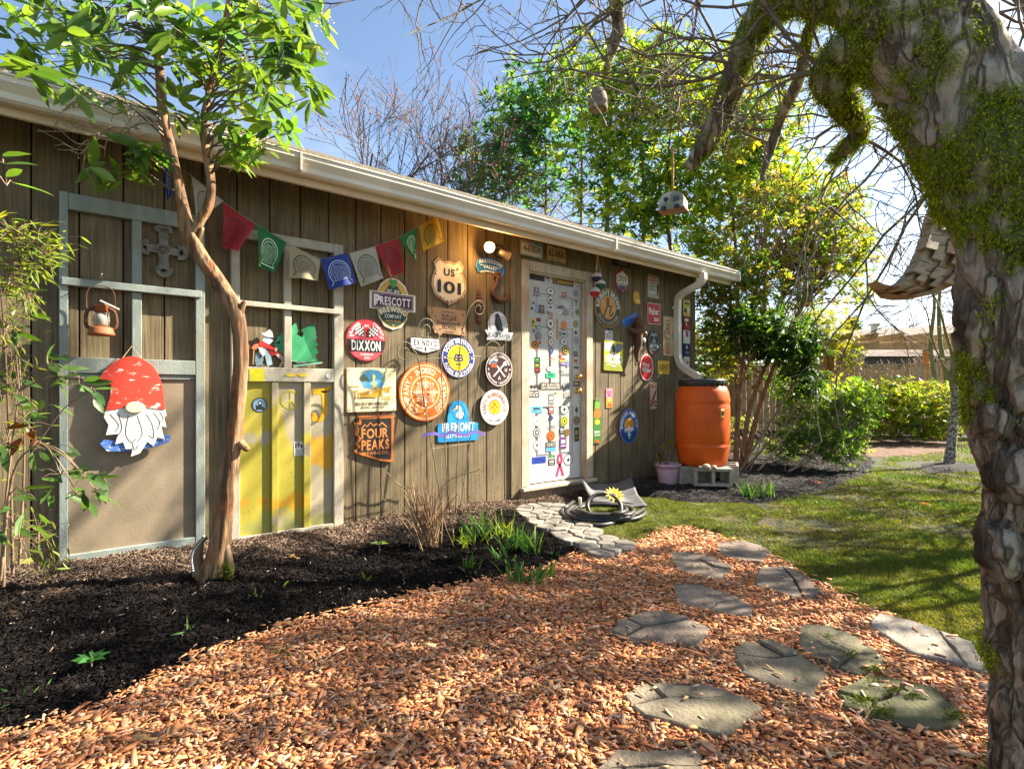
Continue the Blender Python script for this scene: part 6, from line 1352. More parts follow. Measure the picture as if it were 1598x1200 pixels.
# bare dead twigs reaching left under the eave
dt = []
for st_, en in (((250, 195), (160, 215)), ((245, 190), (150, 165)), ((150, 165), (70, 172)), ((160, 215), (90, 185)), ((165, 232), (110, 235)), ((200, 200), (120, 225))):
    a, b = at(*st_, 2.75), at(*en, 2.72); dt.append((smooth_path([a, a.lerp(b, .4)+Vector((0, 0, .03)), a.lerp(b, .7)-Vector((0, 0, .02)), b], 3), lerp_list([.006, .004, .003], 10), 1))
    for _ in range(7):
        q = a.lerp(b, rng.uniform(.3, 1)); e = q+Vector(rng.normal(size=3))*.07; dt.append(([q, q.lerp(e, .5)+Vector(rng.normal(size=3))*.012, e], [.0028, .002, .0014], 0))
shift(tube_obj('dead_twigs', dt, m_twigl, None, kind='stuff'), pt)
# beaded cord hanging at its foot
bd = MB(); bp_ = smooth_path([at(318, 837, 2.86), at(309, 848, 2.86), at(301, 860, 2.86), at(299, 875, 2.86), at(301, 890, 2.86)], 8)
bc = tag(empty('bead_string', bp_[-1]), 'string of dark and pale beads looped at the foot of the crooked tree', 'beads')
for i, p in enumerate(bp_): MB().lathe([(0, -.006), (.005, -.004), (.006, 0), (.005, .004), (0, .006)], 8, p-Vector(bc.location)).build('bead', paint('#1c1c20' if i % 2 else '#b9c0c4'), bc, True)

# ================================================================== nandina / bamboo at the left edge
rng = np.random.default_rng(23)
def nandina(label, stems, sprays, leafL, leafW, cols, c1, c2, n_obj, Zn, seed, basepx):
    b = on_ground(*basepx, .05); root = tag(empty('nandina_shrub', (b.x, b.y, .03)), label, 'shrub'); so = []
    sb_ = []
    for pxs in stems:
        pts = smooth_path([at(a, b_, z) for a, b_, z in pxs], 4); so.append((pts, lerp_list([.007, .004, .002], len(pts)), 1)); sb_ += pts
    P_ = []; D_ = []
    for px, py, Z, nlf, spx, spy, gx, gy in sprays:
        c_ = at(px, py, Z); a = min(sb_, key=lambda p: (p-c_).length); so.append((smooth_path([a, a.lerp(c_, .5)+Vector((0, 0, .03)), c_], 3), lerp_list([.003, .002, .0012], 7), 0))
        for k in range(nlf):
            qx, qy = px+rng.normal()*spx, py+rng.normal()*spy; q = at(qx, qy, Z+rng.normal()*.05)
            P_.append(tuple(q)); dd = RGT*(gx+rng.normal()*.6)+Vector((0, 0, -gy+rng.normal()*.4))+FWD*rng.normal()*.5; D_.append(tuple(dd))
            so.append(([c_, c_.lerp(q, .6)+Vector((0, 0, .01)), q], [.0014, .001, .0008], 0))
    P_ = np.array(P_); D_ = np.array(D_); n = len(P_); V, F, C = leaf_arrays(P_, D_, leafL*rng.uniform(.65, 1.2, n), leafW*rng.uniform(.8, 1.2, n), palette(rng, n, cols), rng, .8, None, True)
    Vr = V.reshape(-1, 11, 3); idx = rng.permutation(n); ob = idx[:n_obj]; rest = idx[n_obj:]
    mm = attr_mat('leaf_'+str(seed), .45, .45, (1.6, 1.5, .5), .4, rnd=True, c1=c1, c2=c2)
    for i in ob: o_ = link('leaf', np_mesh('leaf', Vr[i]-Vr[i, 0], LFH, True), mm); shift(o_, root); o_.location = Vr[i, 0]
    if len(rest): V2 = Vr[rest].reshape(-1, 3); shift(link('foliage', np_mesh('foliage', V2, (np.arange(len(rest))[:, None, None]*11+LFH[None]).reshape(-1, 3), True, C.reshape(-1, 11, 3)[rest].reshape(-1, 3)), m_leaf, None, 'stuff'), root)
    shift(tube_obj('stems', so, m_bark, None, kind='stuff'), root)
nandina('feathery yellow-green leaves leaning in at the left edge before the shed', [[(-30, 900, 2.3), (-25, 640, 2.2), (-40, 430, 2.1)], [(20, 895, 2.5), (15, 700, 2.4), (5, 500, 2.3), (-5, 400, 2.2)], [(30, 880, 2.6), (38, 700, 2.55), (30, 560, 2.5)]],
        [(20, 365, 2.1, 60, 26, 16, .8, .1), (58, 382, 2.1, 60, 24, 13, .9, .1), (30, 415, 2.1, 64, 28, 17, .8, .2), (76, 400, 2.12, 34, 14, 10, .9, .15), (10, 450, 2.15, 44, 20, 18, .5, .4), (40, 465, 2.2, 30, 18, 18, .4, .7), (20, 560, 2.3, 24, 20, 28, .4, .5), (10, 510, 2.2, 24, 16, 22, .4, .5), (25, 620, 2.3, 20, 22, 26, .4, .4), (60, 830, 2.6, 30, 26, 18, .3, .5), (80, 860, 2.7, 22, 18, 14, .2, .7), (30, 840, 2.5, 22, 20, 24, .2, .5), (15, 700, 2.4, 16, 18, 40, .3, .4), (40, 660, 2.4, 14, 24, 18, .5, .3)],
        .060, .0095, [(.18, .25, .035), (.26, .31, .045), (.13, .22, .03)], (.13, .20, .03), (.24, .29, .05), 120, 2.2, 1, (10, 905))
nandina('broad-leaved green shrub stems at the left edge beside the grey-green door', [[(5, 915, 2.25), (8, 800, 2.2), (18, 700, 2.15), (30, 610, 2.1)], [(0, 905, 2.2), (20, 740, 2.1), (60, 690, 2.05)], [(-40, 500, 1.6), (-30, 350, 1.5), (-20, 290, 1.45)]],
        [(75, 570, 2.05, 6, 18, 9, .8, .3), (105, 600, 2.05, 6, 16, 8, .9, .25), (125, 590, 2.05, 5, 14, 8, 1, .1), (140, 610, 2.05, 3, 8, 6, 1, .3), (20, 520, 2.1, 9, 20, 14, .6, .3), (15, 600, 2.1, 8, 18, 14, .6, .3), (60, 640, 2.1, 8, 22, 10, .7, .4), (20, 820, 2.15, 10, 22, 18, .6, .3), (10, 690, 2.1, 8, 16, 16, .6, .3), (95, 740, 2.0, 9, 22, 8, 1, .15), (135, 745, 2.0, 10, 16, 10, .9, .3), (150, 765, 2.0, 6, 10, 8, .7, .6), (120, 770, 2.0, 7, 14, 8, .6, .5), (70, 700, 2.1, 8, 22, 8, .8, .3), (40, 770, 2.1, 8, 20, 10, .7, .2), (10, 290, 1.45, 2, 6, 6, 1.4, .0), (5, 255, 1.45, 2, 4, 4, 1.3, -.1)],
        .082, .026, [(.05, .11, .025), (.08, .16, .03)], (.045, .10, .03), (.10, .19, .035), 100, 2.1, 2, (5, 915))
# withered leaf caught in it
P = at(38, 682, 2.15); V, F, C = leaf_arrays(np.array([tuple(P+Vector(rng.normal(size=3))*.02) for _ in range(5)]), rng.normal(size=(5, 3)), np.full(5, .07), np.full(5, .045), palette(rng, 5, [(.16, .07, .025)]), rng, 2.5)
tag(link('withered_leaf', np_mesh('withered_leaf', V, F, True, C), m_leafsoft), 'curled brown withered leaf caught in the green shrub', 'leaf')

# ================================================================== plants in the mulch
def blades(root, c_, n, h, spread, cols, w=.010, lean=.35, kind=None, mat=None):
    P_ = np.array([tuple(c_)]*n)+np.c_[rng.normal(size=(n, 2))*spread, np.zeros(n)]; D_ = np.c_[rng.normal(size=(n, 2))*lean, np.ones(n)]
    hh = h*rng.uniform(.55, 1.1, n); D_ = unit(D_); S_ = unit(np.cross(D_, rng.normal(size=(n, 3)))); ww = w*rng.uniform(.7, 1.3, n); V = []
    for t, wf in ((0, .8), (.4, 1.0), (.75, .75), (1.0, .06)):
        c2 = P_+D_*(hh*t)[:, None]+np.c_[D_[:, :2]*(hh*t*t*.45)[:, None], -(np.linalg.norm(D_[:, :2], axis=1)*hh*t*t*.35)]
        V += [c2-S_*(ww*wf/2)[:, None], c2+S_*(ww*wf/2)[:, None]]
    V = np.stack(V, 1).reshape(-1, 3); F = np.concatenate([np.stack([np.arange(n)*8+2*k, np.arange(n)*8+2*k+1, np.arange(n)*8+2*k+3, np.arange(n)*8+2*k+2], 1) for k in range(3)]); C = np.repeat(palette(rng, n, cols), 8, axis=0)
    return shift(link('leaves', np_mesh('leaves', V, F, True, C), mat or m_grass, None, kind), root)
def mz(p): return float(mulch_h(p.x, p.y))
DG = [(.07, .16, .03), (.10, .21, .035), (.06, .14, .045)]; DY_ = [(.20, .26, .03), (.14, .24, .03)]
for px, py, h, n, sp_, cols, lab in ((748, 842, 56, 34, .05, DG, 'tall clump of daffodil leaves nearest the trellis'), (733, 852, 34, 30, .055, DY_, 'pale sprawling daffodil leaves left of the tall clump'), (790, 838, 50, 26, .045, DY_, 'yellow-green daffodil clump in the sun by the cobbles'), (800, 858, 48, 30, .04, DG, 'broad daffodil clump below the yellow-green one'), (828, 862, 52, 30, .04, DG, 'daffodil clump of upright blades near the cobbles'),
                                      (783, 872, 32, 14, .025, DG, 'small daffodil clump left of the broad one'), (795, 880, 20, 8, .03, DG, 'few short daffodil leaves below the small clump'), (734, 890, 36, 18, .028, DG, 'lone daffodil clump in the open mulch'), (805, 908, 46, 26, .03, DG, 'daffodil clump at the edge of the wood chips'), (832, 908, 34, 24, .035, DG, 'low daffodil clump right of the one at the chip edge'), (852, 900, 34, 18, .025, DG, 'rightmost daffodil clump at the chip edge'), (862, 866, 22, 6, .015, DG, 'tiny daffodil shoot just left of the cobbles'),
                                      (1172, 775, 34, 34, .07, DG, 'clump of strap leaves at the foot of the shrubs right of the barrel'), (1190, 772, 30, 26, .06, DG, 'second strap-leaf clump behind the first at the shrub bed edge'), (444, 1020, 34, 8, .012, [(.16, .26, .04)], 'bright green shoot at the left edge of the chips'), (297, 985, 30, 6, .010, DG, 'upright green shoot alone in the dark mulch'), (400, 932, 18, 8, .02, DG, 'small green sprout right of the crooked tree'), (660, 925, 16, 4, .008, DG, 'single short shoot in the mulch before the chip edge'), (445, 912, 20, 4, .01, [(.16, .26, .04)], 'two slanting blades right of the crooked tree'), (100, 1015, 18, 3, .008, [(.13, .24, .03)], 'slim slanting blade in the dark mulch at left'), (38, 1090, 34, 9, .02, DG, 'wispy green weed at the left edge of the mulch'), (570, 905, 20, 10, .03, [(.13, .22, .04)], 'curled pale green leaves flat on the mulch'), (205, 912, 10, 10, .06, DY_, 'scatter of narrow green leaves on the mulch before the left door')):
    p = on_ground(px, py, .05); 
    for _ in range(3): p = on_ground(px, py, mz(p))
    root = tag(empty('daffodil_clump' if n > 12 else 'green_shoot', (p.x, p.y, p.z-.01)), lab, 'plant', 'green shoots in the mulch'); blades(root, root.location, n, h*depth(p)/FPX, sp_, cols, .011 if n > 12 else .009, .30 if n > 12 else .6)
for px, py, h, cols, lab in ((592, 862, .06, (.16, .24, .09), 'small grey-green seedling rosette in the mulch'), (143, 1030, .045, (.05, .16, .04), 'little green maple-like seedling in the dark mulch')):
    p = on_ground(px, py, .06); p.z = mz(p); root = tag(empty('seedling', p), lab, 'seedling'); MB().tube([p-p, Vector((0, 0, h))], .003, 6).build('stem', m_twigl, root)
    n = 8; a = np.linspace(0, 2*PI, n+1)[:-1]; V, F, C = leaf_arrays(np.tile([(0, 0, h)], (n, 1)), np.c_[np.cos(a), np.sin(a), np.full(n, .25)], np.full(n, .062), np.full(n, .026), palette(rng, n, [cols]), rng)
    for i in range(n): link('leaf', np_mesh('leaf', V[i*5:i*5+5], LF, True, C[i*5:i*5+5]), m_leafsoft, root)
# cut-back brown ornamental grass
p = on_ground(668, 852, .05); p.z = mz(p); root = tag(empty('dry_grass_clump', p), 'cut-back clump of dried brown stalks in front of the trellis', 'plant')
so = []
for i in range(95):
    a = rng.uniform(0, 2*PI); r_ = abs(rng.normal())*.05; q = p+Vector((r_*math.cos(a), r_*math.sin(a), 0)); L_ = rng.uniform(.20, .46); dv = Vector((rng.normal()*.26, rng.normal()*.26, 1)).normalized()
    so.append(([q, q+dv*L_*.5+Vector(rng.normal(size=3))*.008, q+dv*L_+Vector(rng.normal(size=3))*.02], [.0038, .0032, .0018], 0))
for a_, b_ in (((690, 760), (750, 732)), ((640, 780), (604, 737)), ((660, 775), (620, 757))):
    q = at(*a_, 3.6); e = at(*b_, 3.6); so.append((smooth_path([p, q, e], 4), lerp_list([.003, .003, .0025], 9), 0))
shift(tube_obj('stalks', so, noisy('dry_stalk', (.22, .13, .065), (.36, .24, .13), 30, .85), None), root)

# potted rhododendron (its leaves are parts of the pot's plant)
pp = Vector(pot.location)+Vector((0, 0, .19)); so = []; tips = []
for dx, dy, h in ((-.09, 0, .14), (-.04, .02, .20), (.05, -.02, .30), (.08, .03, .22), (-.12, .03, .10)):
    e = pp+Vector((dx*.78+.633*0, 0, 0))+RGT*dx*.3+Vector((0, dy, h)); so.append((smooth_path([pp, pp.lerp(e, .5)+Vector((0, 0, .02)), e], 4), lerp_list([.005, .004, .003], 9), 0)); tips.append(tuple(e))
shift(tube_obj('stem', so, m_bark, None), pot)
V, F, C = whorls(np.array(tips), rng, 9, .11, .03, [(.12, .16, .03), (.22, .20, .04), (.08, .14, .03)], droop=-.2)
Vr = V.reshape(-1, 5, 3)
for i in range(len(Vr)): o_ = link('leaf', np_mesh('leaf', Vr[i]-Vr[i, 0], LF, True, C[i*5:i*5+5]), m_leafsoft); shift(o_, pot); o_.location = Vr[i, 0]

# ================================================================== trees and shrubs beyond the shed
def crown_points(ells, n, rng, shell=.45):
    w = np.array([e[3]*e[4] for e in ells], float); w /= w.sum(); out = []
    for e, k in zip(ells, rng.multinomial(n, w)):
        c_ = np.array(tuple(at(e[0], e[1], e[2]))); s_ = e[2]/FPX; v = unit(rng.normal(size=(k, 3)))*(rng.uniform(0, 1, (k, 1))**shell)
        v *= 1+.18*np.sin(v[:, :1]*7+e[0])*np.cos(v[:, 2:]*6+e[1])
        out.append(c_ + v[:, 0:1]*np.array(RGT)*e[3]*s_ + v[:, 2:3]*np.array((0, 0, 1))*e[4]*s_ + v[:, 1:2]*np.array(FWD)*e[5])
    P_ = np.concatenate(out); return P_[P_[:, 2] > .08]
def out_of_shed(P_): return P_[~((P_[:, 0] < GX1+.12) & (P_[:, 1] > -.5) & (P_[:, 1] < 4.7) & (P_[:, 2] < 4.0))]
def leafy(name, label, ells, n, L, W, cols, per, seed, stems, stem_r=.03, mat=None, cat='tree', twig_share=.16, group=None, bark=None, droop=-.15, trans=None):
    rng = np.random.default_rng(seed); b = at(*stems[0][0]); root = tag(empty(name, (b.x, b.y, 0)), label, cat, group)
    so = []; nodes = []
    for i, s_ in enumerate(stems):
        pts = smooth_path([at(*q) for q in s_], 5); 
        if i < 40: pts[0] = Vector((pts[0].x, pts[0].y, max(0, min(pts[0].z, .1)))) if i == 0 else pts[0]
        k = stem_r*(1 if i < 3 else .6); so.append((pts, lerp_list([k, k*.7, k*.3], len(pts)), 2)); nodes += pts
    P_ = out_of_shed(crown_points(ells, n, rng))
    for j in rng.choice(len(P_), int(len(P_)*twig_share), False):
        q = Vector(P_[j]); a = min((nodes[t] for t in rng.integers(0, len(nodes), 14)), key=lambda p: (p-q).length + (.5 if p.z > q.z else 0)); L_ = (q-a).length
        so.append(([a, a.lerp(q, .5)+Vector(rng.normal(size=3))*.08*L_+Vector((0, 0, .05*L_)), q], [min(.006*L_+.002, stem_r*.5), .004*L_*.6+.0015, .0012], 0))
    shift(tube_obj('trunk', so, bark or m_bark, None, lambda l: 8 if l == 2 else 4), root)
    V, F, C = whorls(P_, rng, per, L, W, cols, droop=droop)
    shift(link('crown', np_mesh('crown', V, F, True, C), mat or m_leaf, None, 'stuff'), root); return root, P_
EV = [(.065, .15, .035), (.10, .22, .04), (.18, .30, .04), (.29, .37, .04), (.38, .42, .04)]
EVB = [(.045, .15, .085), (.065, .19, .085), (.11, .25, .06), (.20, .32, .045)]
leafy('evergreen_tree', 'tall airy evergreen with bluish leaves just above the shed roof', [(775, 265, 11.2, 75, 75, .9), (830, 235, 11, 90, 110, 1.0), (735, 275, 11.3, 40, 55, .6), (860, 160, 10.8, 90, 70, 1.0), (800, 190, 11, 60, 60, .8)], 1000, .17, .052, EVB, 8, 31, [[(850, 420, 11), (852, 300, 11), (850, 170, 11)], [(905, 430, 11), (908, 260, 11), (905, 120, 11)], [(948, 420, 10.8), (946, 280, 10.8), (950, 130, 10.6)]], .035)
leafy('evergreen_tree', 'tall sunlit evergreen behind the middle of the roof end', [(960, 150, 9.8, 95, 75, .9), (960, 260, 9.6, 95, 100, .8), (1040, 170, 9.6, 80, 90, .9), (1060, 290, 9.3, 80, 80, .8), (900, 110, 10.4, 60, 50, .8), (1010, 90, 9.6, 80, 40, .8), (1000, 340, 9.3, 90, 50, .7)], 2000, .15, .048, EV, 8, 32, [[(1000, 480, 9.6), (1005, 300, 9.6), (985, 110, 9.6)], [(945, 450, 9.8), (950, 280, 9.8), (955, 150, 9.8)], [(1060, 480, 9.4), (1040, 320, 9.4), (1050, 160, 9.4)]], .04)
leafy('evergreen_tree', 'leafy tree with yellow-green leaves above the gutter end', [(1120, 330, 8.8, 80, 80, .8), (1150, 240, 9.0, 80, 80, .9), (1120, 150, 9.2, 80, 80, .9), (1210, 280, 8.8, 70, 70, .8), (1100, 390, 8.4, 50, 40, .5), (1200, 180, 9.0, 60, 60, .8)], 1700, .13, .044, [(.10, .21, .035), (.19, .30, .035), (.30, .37, .035), (.38, .38, .05)], 8, 33, [[(1150, 600, 8.8), (1150, 420, 8.8), (1130, 200, 8.8)], [(1190, 560, 8.8), (1195, 400, 8.8), (1190, 230, 8.8)]], .04)
leafy('photinia_shrub', 'big rounded sunlit shrub with bronze leaf tips right of the shed', [(1235, 400, 7.7, 100, 90, .7), (1290, 370, 7.9, 70, 75, .6), (1330, 400, 8.0, 35, 60, .5), (1160, 440, 7.3, 65, 60, .5), (1230, 310, 8.0, 80, 50, .6), (1300, 320, 8.2, 50, 40, .5), (1345, 460, 8.0, 28, 25, .4), (1120, 470, 7.2, 36, 55, .4), (1112, 525, 7.6, 40, 60, .4), (1100, 450, 7.7, 34, 40, .4), (1140, 560, 7.8, 40, 40, .4)], 3400, .088, .028, [(.09, .17, .03), (.15, .23, .035), (.25, .31, .04), (.33, .34, .05), (.19, .27, .04), (.33, .24, .09)], 8, 34, [[(1148, 735, 7.4), (1152, 640, 7.4), (1165, 520, 7.4), (1190, 400, 7.5)], [(1156, 735, 7.45), (1172, 630, 7.5), (1215, 520, 7.6), (1225, 430, 7.7)], [(1160, 735, 7.45), (1190, 620, 7.5), (1240, 500, 7.8), (1300, 400, 7.9)], [(1152, 560, 7.4), (1140, 470, 7.3), (1130, 410, 7.3)]], .04, bark=noisy('red_bark', (.26, .12, .055), (.40, .20, .10), 18, .8, .004, 50))
leafy('rhododendron_shrub', 'dark green large-leaved shrub hanging beside the barrel', [(1190, 520, 6.9, 55, 40, .4), (1240, 540, 7.0, 50, 40, .4), (1150, 510, 6.9, 40, 40, .35), (1255, 590, 7.1, 30, 40, .3)], 420, .15, .045, [(.03, .075, .02), (.045, .105, .025), (.08, .15, .03)], 8, 35, [[(1165, 745, 6.9), (1150, 640, 6.9), (1170, 560, 6.9)], [(1150, 740, 6.8), (1215, 640, 7.0), (1260, 560, 7.0)], [(1150, 745, 6.9), (1200, 690, 6.9), (1270, 600, 7.1)]], .02, cat='shrub')
leafy('pieris_shrub', 'spreading green shrub with leaning bare stems at the lawn edge', [(1270, 640, 7.5, 60, 45, .5), (1330, 640, 7.4, 40, 45, .4), (1300, 690, 7.2, 55, 35, .4), (1240, 600, 7.9, 50, 40, .4), (1345, 620, 7.6, 22, 30, .3), (1225, 690, 7.4, 30, 30, .3)], 1500, .085, .024, [(.08, .17, .03), (.13, .23, .035), (.20, .29, .04), (.15, .25, .05)], 8, 36, [[(1180, 760, 7.0), (1260, 720, 7.1), (1340, 670, 7.2)], [(1170, 765, 6.9), (1240, 730, 7.0), (1320, 650, 7.2)], [(1165, 755, 6.9), (1220, 690, 7.1), (1280, 600, 7.3)], [(1175, 765, 6.95), (1230, 745, 7.0), (1355, 690, 7.1)], [(1160, 760, 6.9), (1190, 680, 7.0), (1210, 580, 7.1)], [(1185, 760, 7.0), (1290, 735, 7.1), (1350, 710, 7.1)]], .014, cat='shrub', bark=m_twigl)
leafy('azalea_shrub', 'low pale-leaved shrub in the bed behind the barrel', [(1165, 695, 7.9, 45, 16, .4), (1230, 700, 8.0, 30, 18, .4), (1150, 660, 8.6, 30, 14, .3)], 330, .06, .02, [(.14, .20, .06), (.20, .25, .08)], 7, 37, [[(1150, 735, 7.9), (1160, 715, 7.9), (1165, 695, 7.9)], [(1200, 735, 8.0), (1210, 715, 8.0), (1225, 700, 8.0)]], .012, cat='shrub', bark=m_twigl)
leafy('hedge_shrub', 'wide sunlit yellow-green hedge in front of the picket fence', [(1300, 632, 11.5, 40, 45, .7), (1350, 632, 11.5, 45, 46, .7), (1400, 630, 11.3, 45, 46, .7), (1450, 634, 11.2, 45, 44, .7), (1500, 636, 11.2, 35, 42, .6), (1340, 672, 11.4, 60, 16, .5), (1440, 672, 11.2, 60, 16, .5)], 2900, .10, .03, [(.12, .19, .03), (.25, .30, .035), (.36, .37, .035), (.17, .24, .04)], 7, 38, [[(1350, 685, 11.4), (1345, 650, 11.4), (1340, 620, 11.4)], [(1400, 688, 11.4), (1410, 650, 11.4), (1400, 620, 11.4)], [(1460, 688, 11.3), (1450, 650, 11.3), (1455, 620, 11.3)]], .02, cat='hedge')
leafy('cypress_shrub', 'golden feathery conifer above the fence at the arbor', [(1300, 520, 12.6, 35, 50, .6), (1320, 555, 12.7, 25, 30, .4), (1270, 500, 12.4, 30, 40, .5)], 700, .10, .022, [(.16, .20, .02), (.26, .28, .02), (.34, .34, .03)], 7, 39, [[(1300, 640, 12.7), (1300, 560, 12.7), (1300, 490, 12.7)]], .03, cat='conifer')
# leafy backdrop on the lot behind
leafy('background_shrub', 'shadowy green bushes on the lot behind the fence', [(1100, 560, 15, 120, 60, 1.2), (1200, 520, 16, 100, 60, 1.2), (1010, 520, 16, 80, 80, 1.2)], 1400, .15, .05, EV, 7, 40, [[(1100, 660, 15), (1100, 600, 15), (1100, 540, 15)]], .05, cat='shrub')

# bare tree behind the roof
def bare(name, label, stems, lev, seed, r, L, cat='tree', mat=None, buds=None, **kw):
    rng = np.random.default_rng(seed); out = []; b = at(*stems[0][:3]); root = tag(empty(name, (b.x, b.y, 0)), label, cat)
    for px, py, Z, dx, dz, LL in stems:
        p = at(px, py, Z); p.z = 0; d_ = (RGT*dx+Vector((0, 0, dz))+FWD*rng.normal()*.15).normalized(); grow(p, d_, LL*L, r, lev, rng, out, **kw)
    shift(tube_obj('trunk', [o_ for o_ in out if o_[2] >= 2], mat or m_twig, None, lambda l: 7), root)
    shift(tube_obj('twigs', [o_ for o_ in out if o_[2] < 2], mat or m_twig, None, lambda l: 4 if l else 3, 'stuff'), root)
    if buds:
        tips = np.array([tuple(o_[0][k]) for o_ in out if o_[2] == 0 for k in (3, 4, 5)]); n = len(tips)
        V, F, C = leaf_arrays(tips, rng.normal(size=(n, 3)), np.full(n, buds[1]), np.full(n, buds[1]*.6), palette(rng, n, [buds[0]]), rng); shift(link('buds', np_mesh('buds', V, F, False, C), m_leafsoft, None, 'stuff'), root)
    return root
bare('bare_tree', 'wide leafless tree with reddish buds behind the shed roof', [(610, 612, 11, -.30, 1, 1.0), (640, 612, 11, -.05, 1, 1.1), (660, 612, 11.2, .22, 1, 1.0), (690, 612, 11, .30, 1, .8), (580, 612, 11.2, -.42, 1, .9)], 4, 51, .085, 4.3, nch=(4, 5), bend=.28, up=.10, ang=(.30, .75), shrink=(.50, .68), rs=.52, minr=.0045, buds=((.22, .07, .09), .035))
bare('bare_tree', 'tangled leafless thicket over the neighbour roof beyond the fence', [(1370, 612, 17, -.4, 1, .8), (1400, 612, 17, 0, 1, .8), (1430, 612, 17, .3, 1, .8), (1345, 612, 17, -.1, 1, .8), (1460, 612, 17, .3, 1, .8)], 3, 52, .05, 1.7, nch=(5, 6), bend=.4, up=0.05, ang=(.5, 1.1), shrink=(.55, .75), rs=.5, minr=.007, mat=m_twigl)
bare('bare_tree', 'distant leafless tree on the skyline right of the dark conifer', [(1385, 612, 40, -.1, 1, 1), (1398, 612, 40, .1, 1, 1), (1412, 612, 40, .2, 1, 1)], 3, 53, .08, 3.2, nch=(4, 5), up=.2, minr=.02)
leafy('conifer_tree', 'small dark conifer on the far skyline', [(1330, 515, 40, 12, 14, .6), (1330, 500, 40, 6, 8, .4), (1325, 535, 40, 16, 12, .6)], 260, .45, .14, [(.03, .06, .035), (.05, .08, .04)], 6, 54, [[(1330, 640, 40), (1330, 540, 40), (1330, 495, 40)]], .12)
# leafless trees added past the right edge; their twigs dapple wall, path and bed
def added_tree(x, y, lab, seed, h=2.0, r=.07, extra=()):
    rng = np.random.default_rng(seed); out = []; root = tag(empty('bare_tree', (x, y, 0)), lab, 'tree')
    grow(Vector((x, y, 0)), Vector((.05, .0, 1)), h, r, 5, rng, out, nch=(4, 5), bend=.3, up=.06, ang=(.45, 1.0), shrink=(.55, .72), rs=.55, minr=.0042)
    for dv in extra: grow(Vector((x, y, 3.0)), Vector(dv[:3]), dv[3], dv[4], 3, rng, out, nch=(3, 4), bend=.3, up=.05, ang=(.4, .9), shrink=(.5, .7), rs=.55, minr=.005)
    shift(tube_obj('trunk', [o_ for o_ in out if o_[2] >= 3], m_twig, None, lambda l: 7), root); shift(tube_obj('twigs', [o_ for o_ in out if o_[2] < 3], m_twig, None, lambda l: 3, 'stuff'), root)
added_tree(6.6, -3.8, 'leafless tree added past the right edge to cast dappled shade', 61, 2.75, .07, ((-.05, .50, .87, 3.3, .050), (-.2, .62, .8, 3.0, .042), (.05, .95, .75, 2.3, .038), (.3, .9, .6, 2.3, .036))); added_tree(8.7, -4.3, 'farther leafless tree added past the right edge to cast dappled shade', 63, 2.3)
rg = np.random.default_rng(64); gt = tag(empty('evergreen_tree', (5.3, -4.9, 0)), 'small evergreen tree added past the right edge to shade the path', 'tree'); go = []  # two evergreens added past the right edge to shade path and bed
v = unit(rg.normal(size=(240, 3)))*(rg.uniform(0, 1, (240, 1))**.4); gp_ = np.array((5.3, -4.75, 3.2))+v*np.array((1.9, 1.35, 1.9))
go.append((smooth_path([(5.3, -4.9, 0), (5.25, -4.85, 1.2), (5.4, -4.8, 3.6)], 6), lerp_list([.08, .06, .02], 13), 2))
for q in gp_[::2]: a = Vector((5.33, -4.85, max(.9, q[2]-.7))); go.append(([a, a.lerp(Vector(q), .5)+Vector((0, 0, .08)), Vector(q)], [.012, .007, .002], 0))
shift(tube_obj('trunk', go, m_bark, None, lambda l: 8 if l else 4), gt); V, F, C = whorls(gp_, rg, 8, .13, .042, EV, droop=-.2); shift(link('crown', np_mesh('crown', V, F, True, C), m_leaf, None, 'stuff'), gt)
gt = tag(empty('evergreen_tree', (7.8, -4.3, 0)), 'taller evergreen tree added past the right edge to shade the bed', 'tree'); v = unit(rg.normal(size=(340, 3)))*(rg.uniform(0, 1, (340, 1))**.4); gp_ = np.array((7.8, -4.15, 4.7))+v*np.array((1.5, 1.1, 1.9))
go = [(smooth_path([(7.8, -4.3, 0), (7.75, -4.25, 2.2), (7.9, -4.2, 5.6)], 6), lerp_list([.10, .08, .03], 13), 2)]
for q in gp_[::2]: a = Vector((7.83, -4.23, max(1.5, q[2]-.8))); go.append(([a, a.lerp(Vector(q), .5)+Vector((0, 0, .08)), Vector(q)], [.012, .007, .002], 0))
shift(tube_obj('trunk', go, m_bark, None, lambda l: 8 if l else 4), gt); V, F, C = whorls(gp_, rg, 8, .13, .042, EV, droop=-.2); shift(link('crown', np_mesh('crown', V, F, True, C), m_leaf, None, 'stuff'), gt)
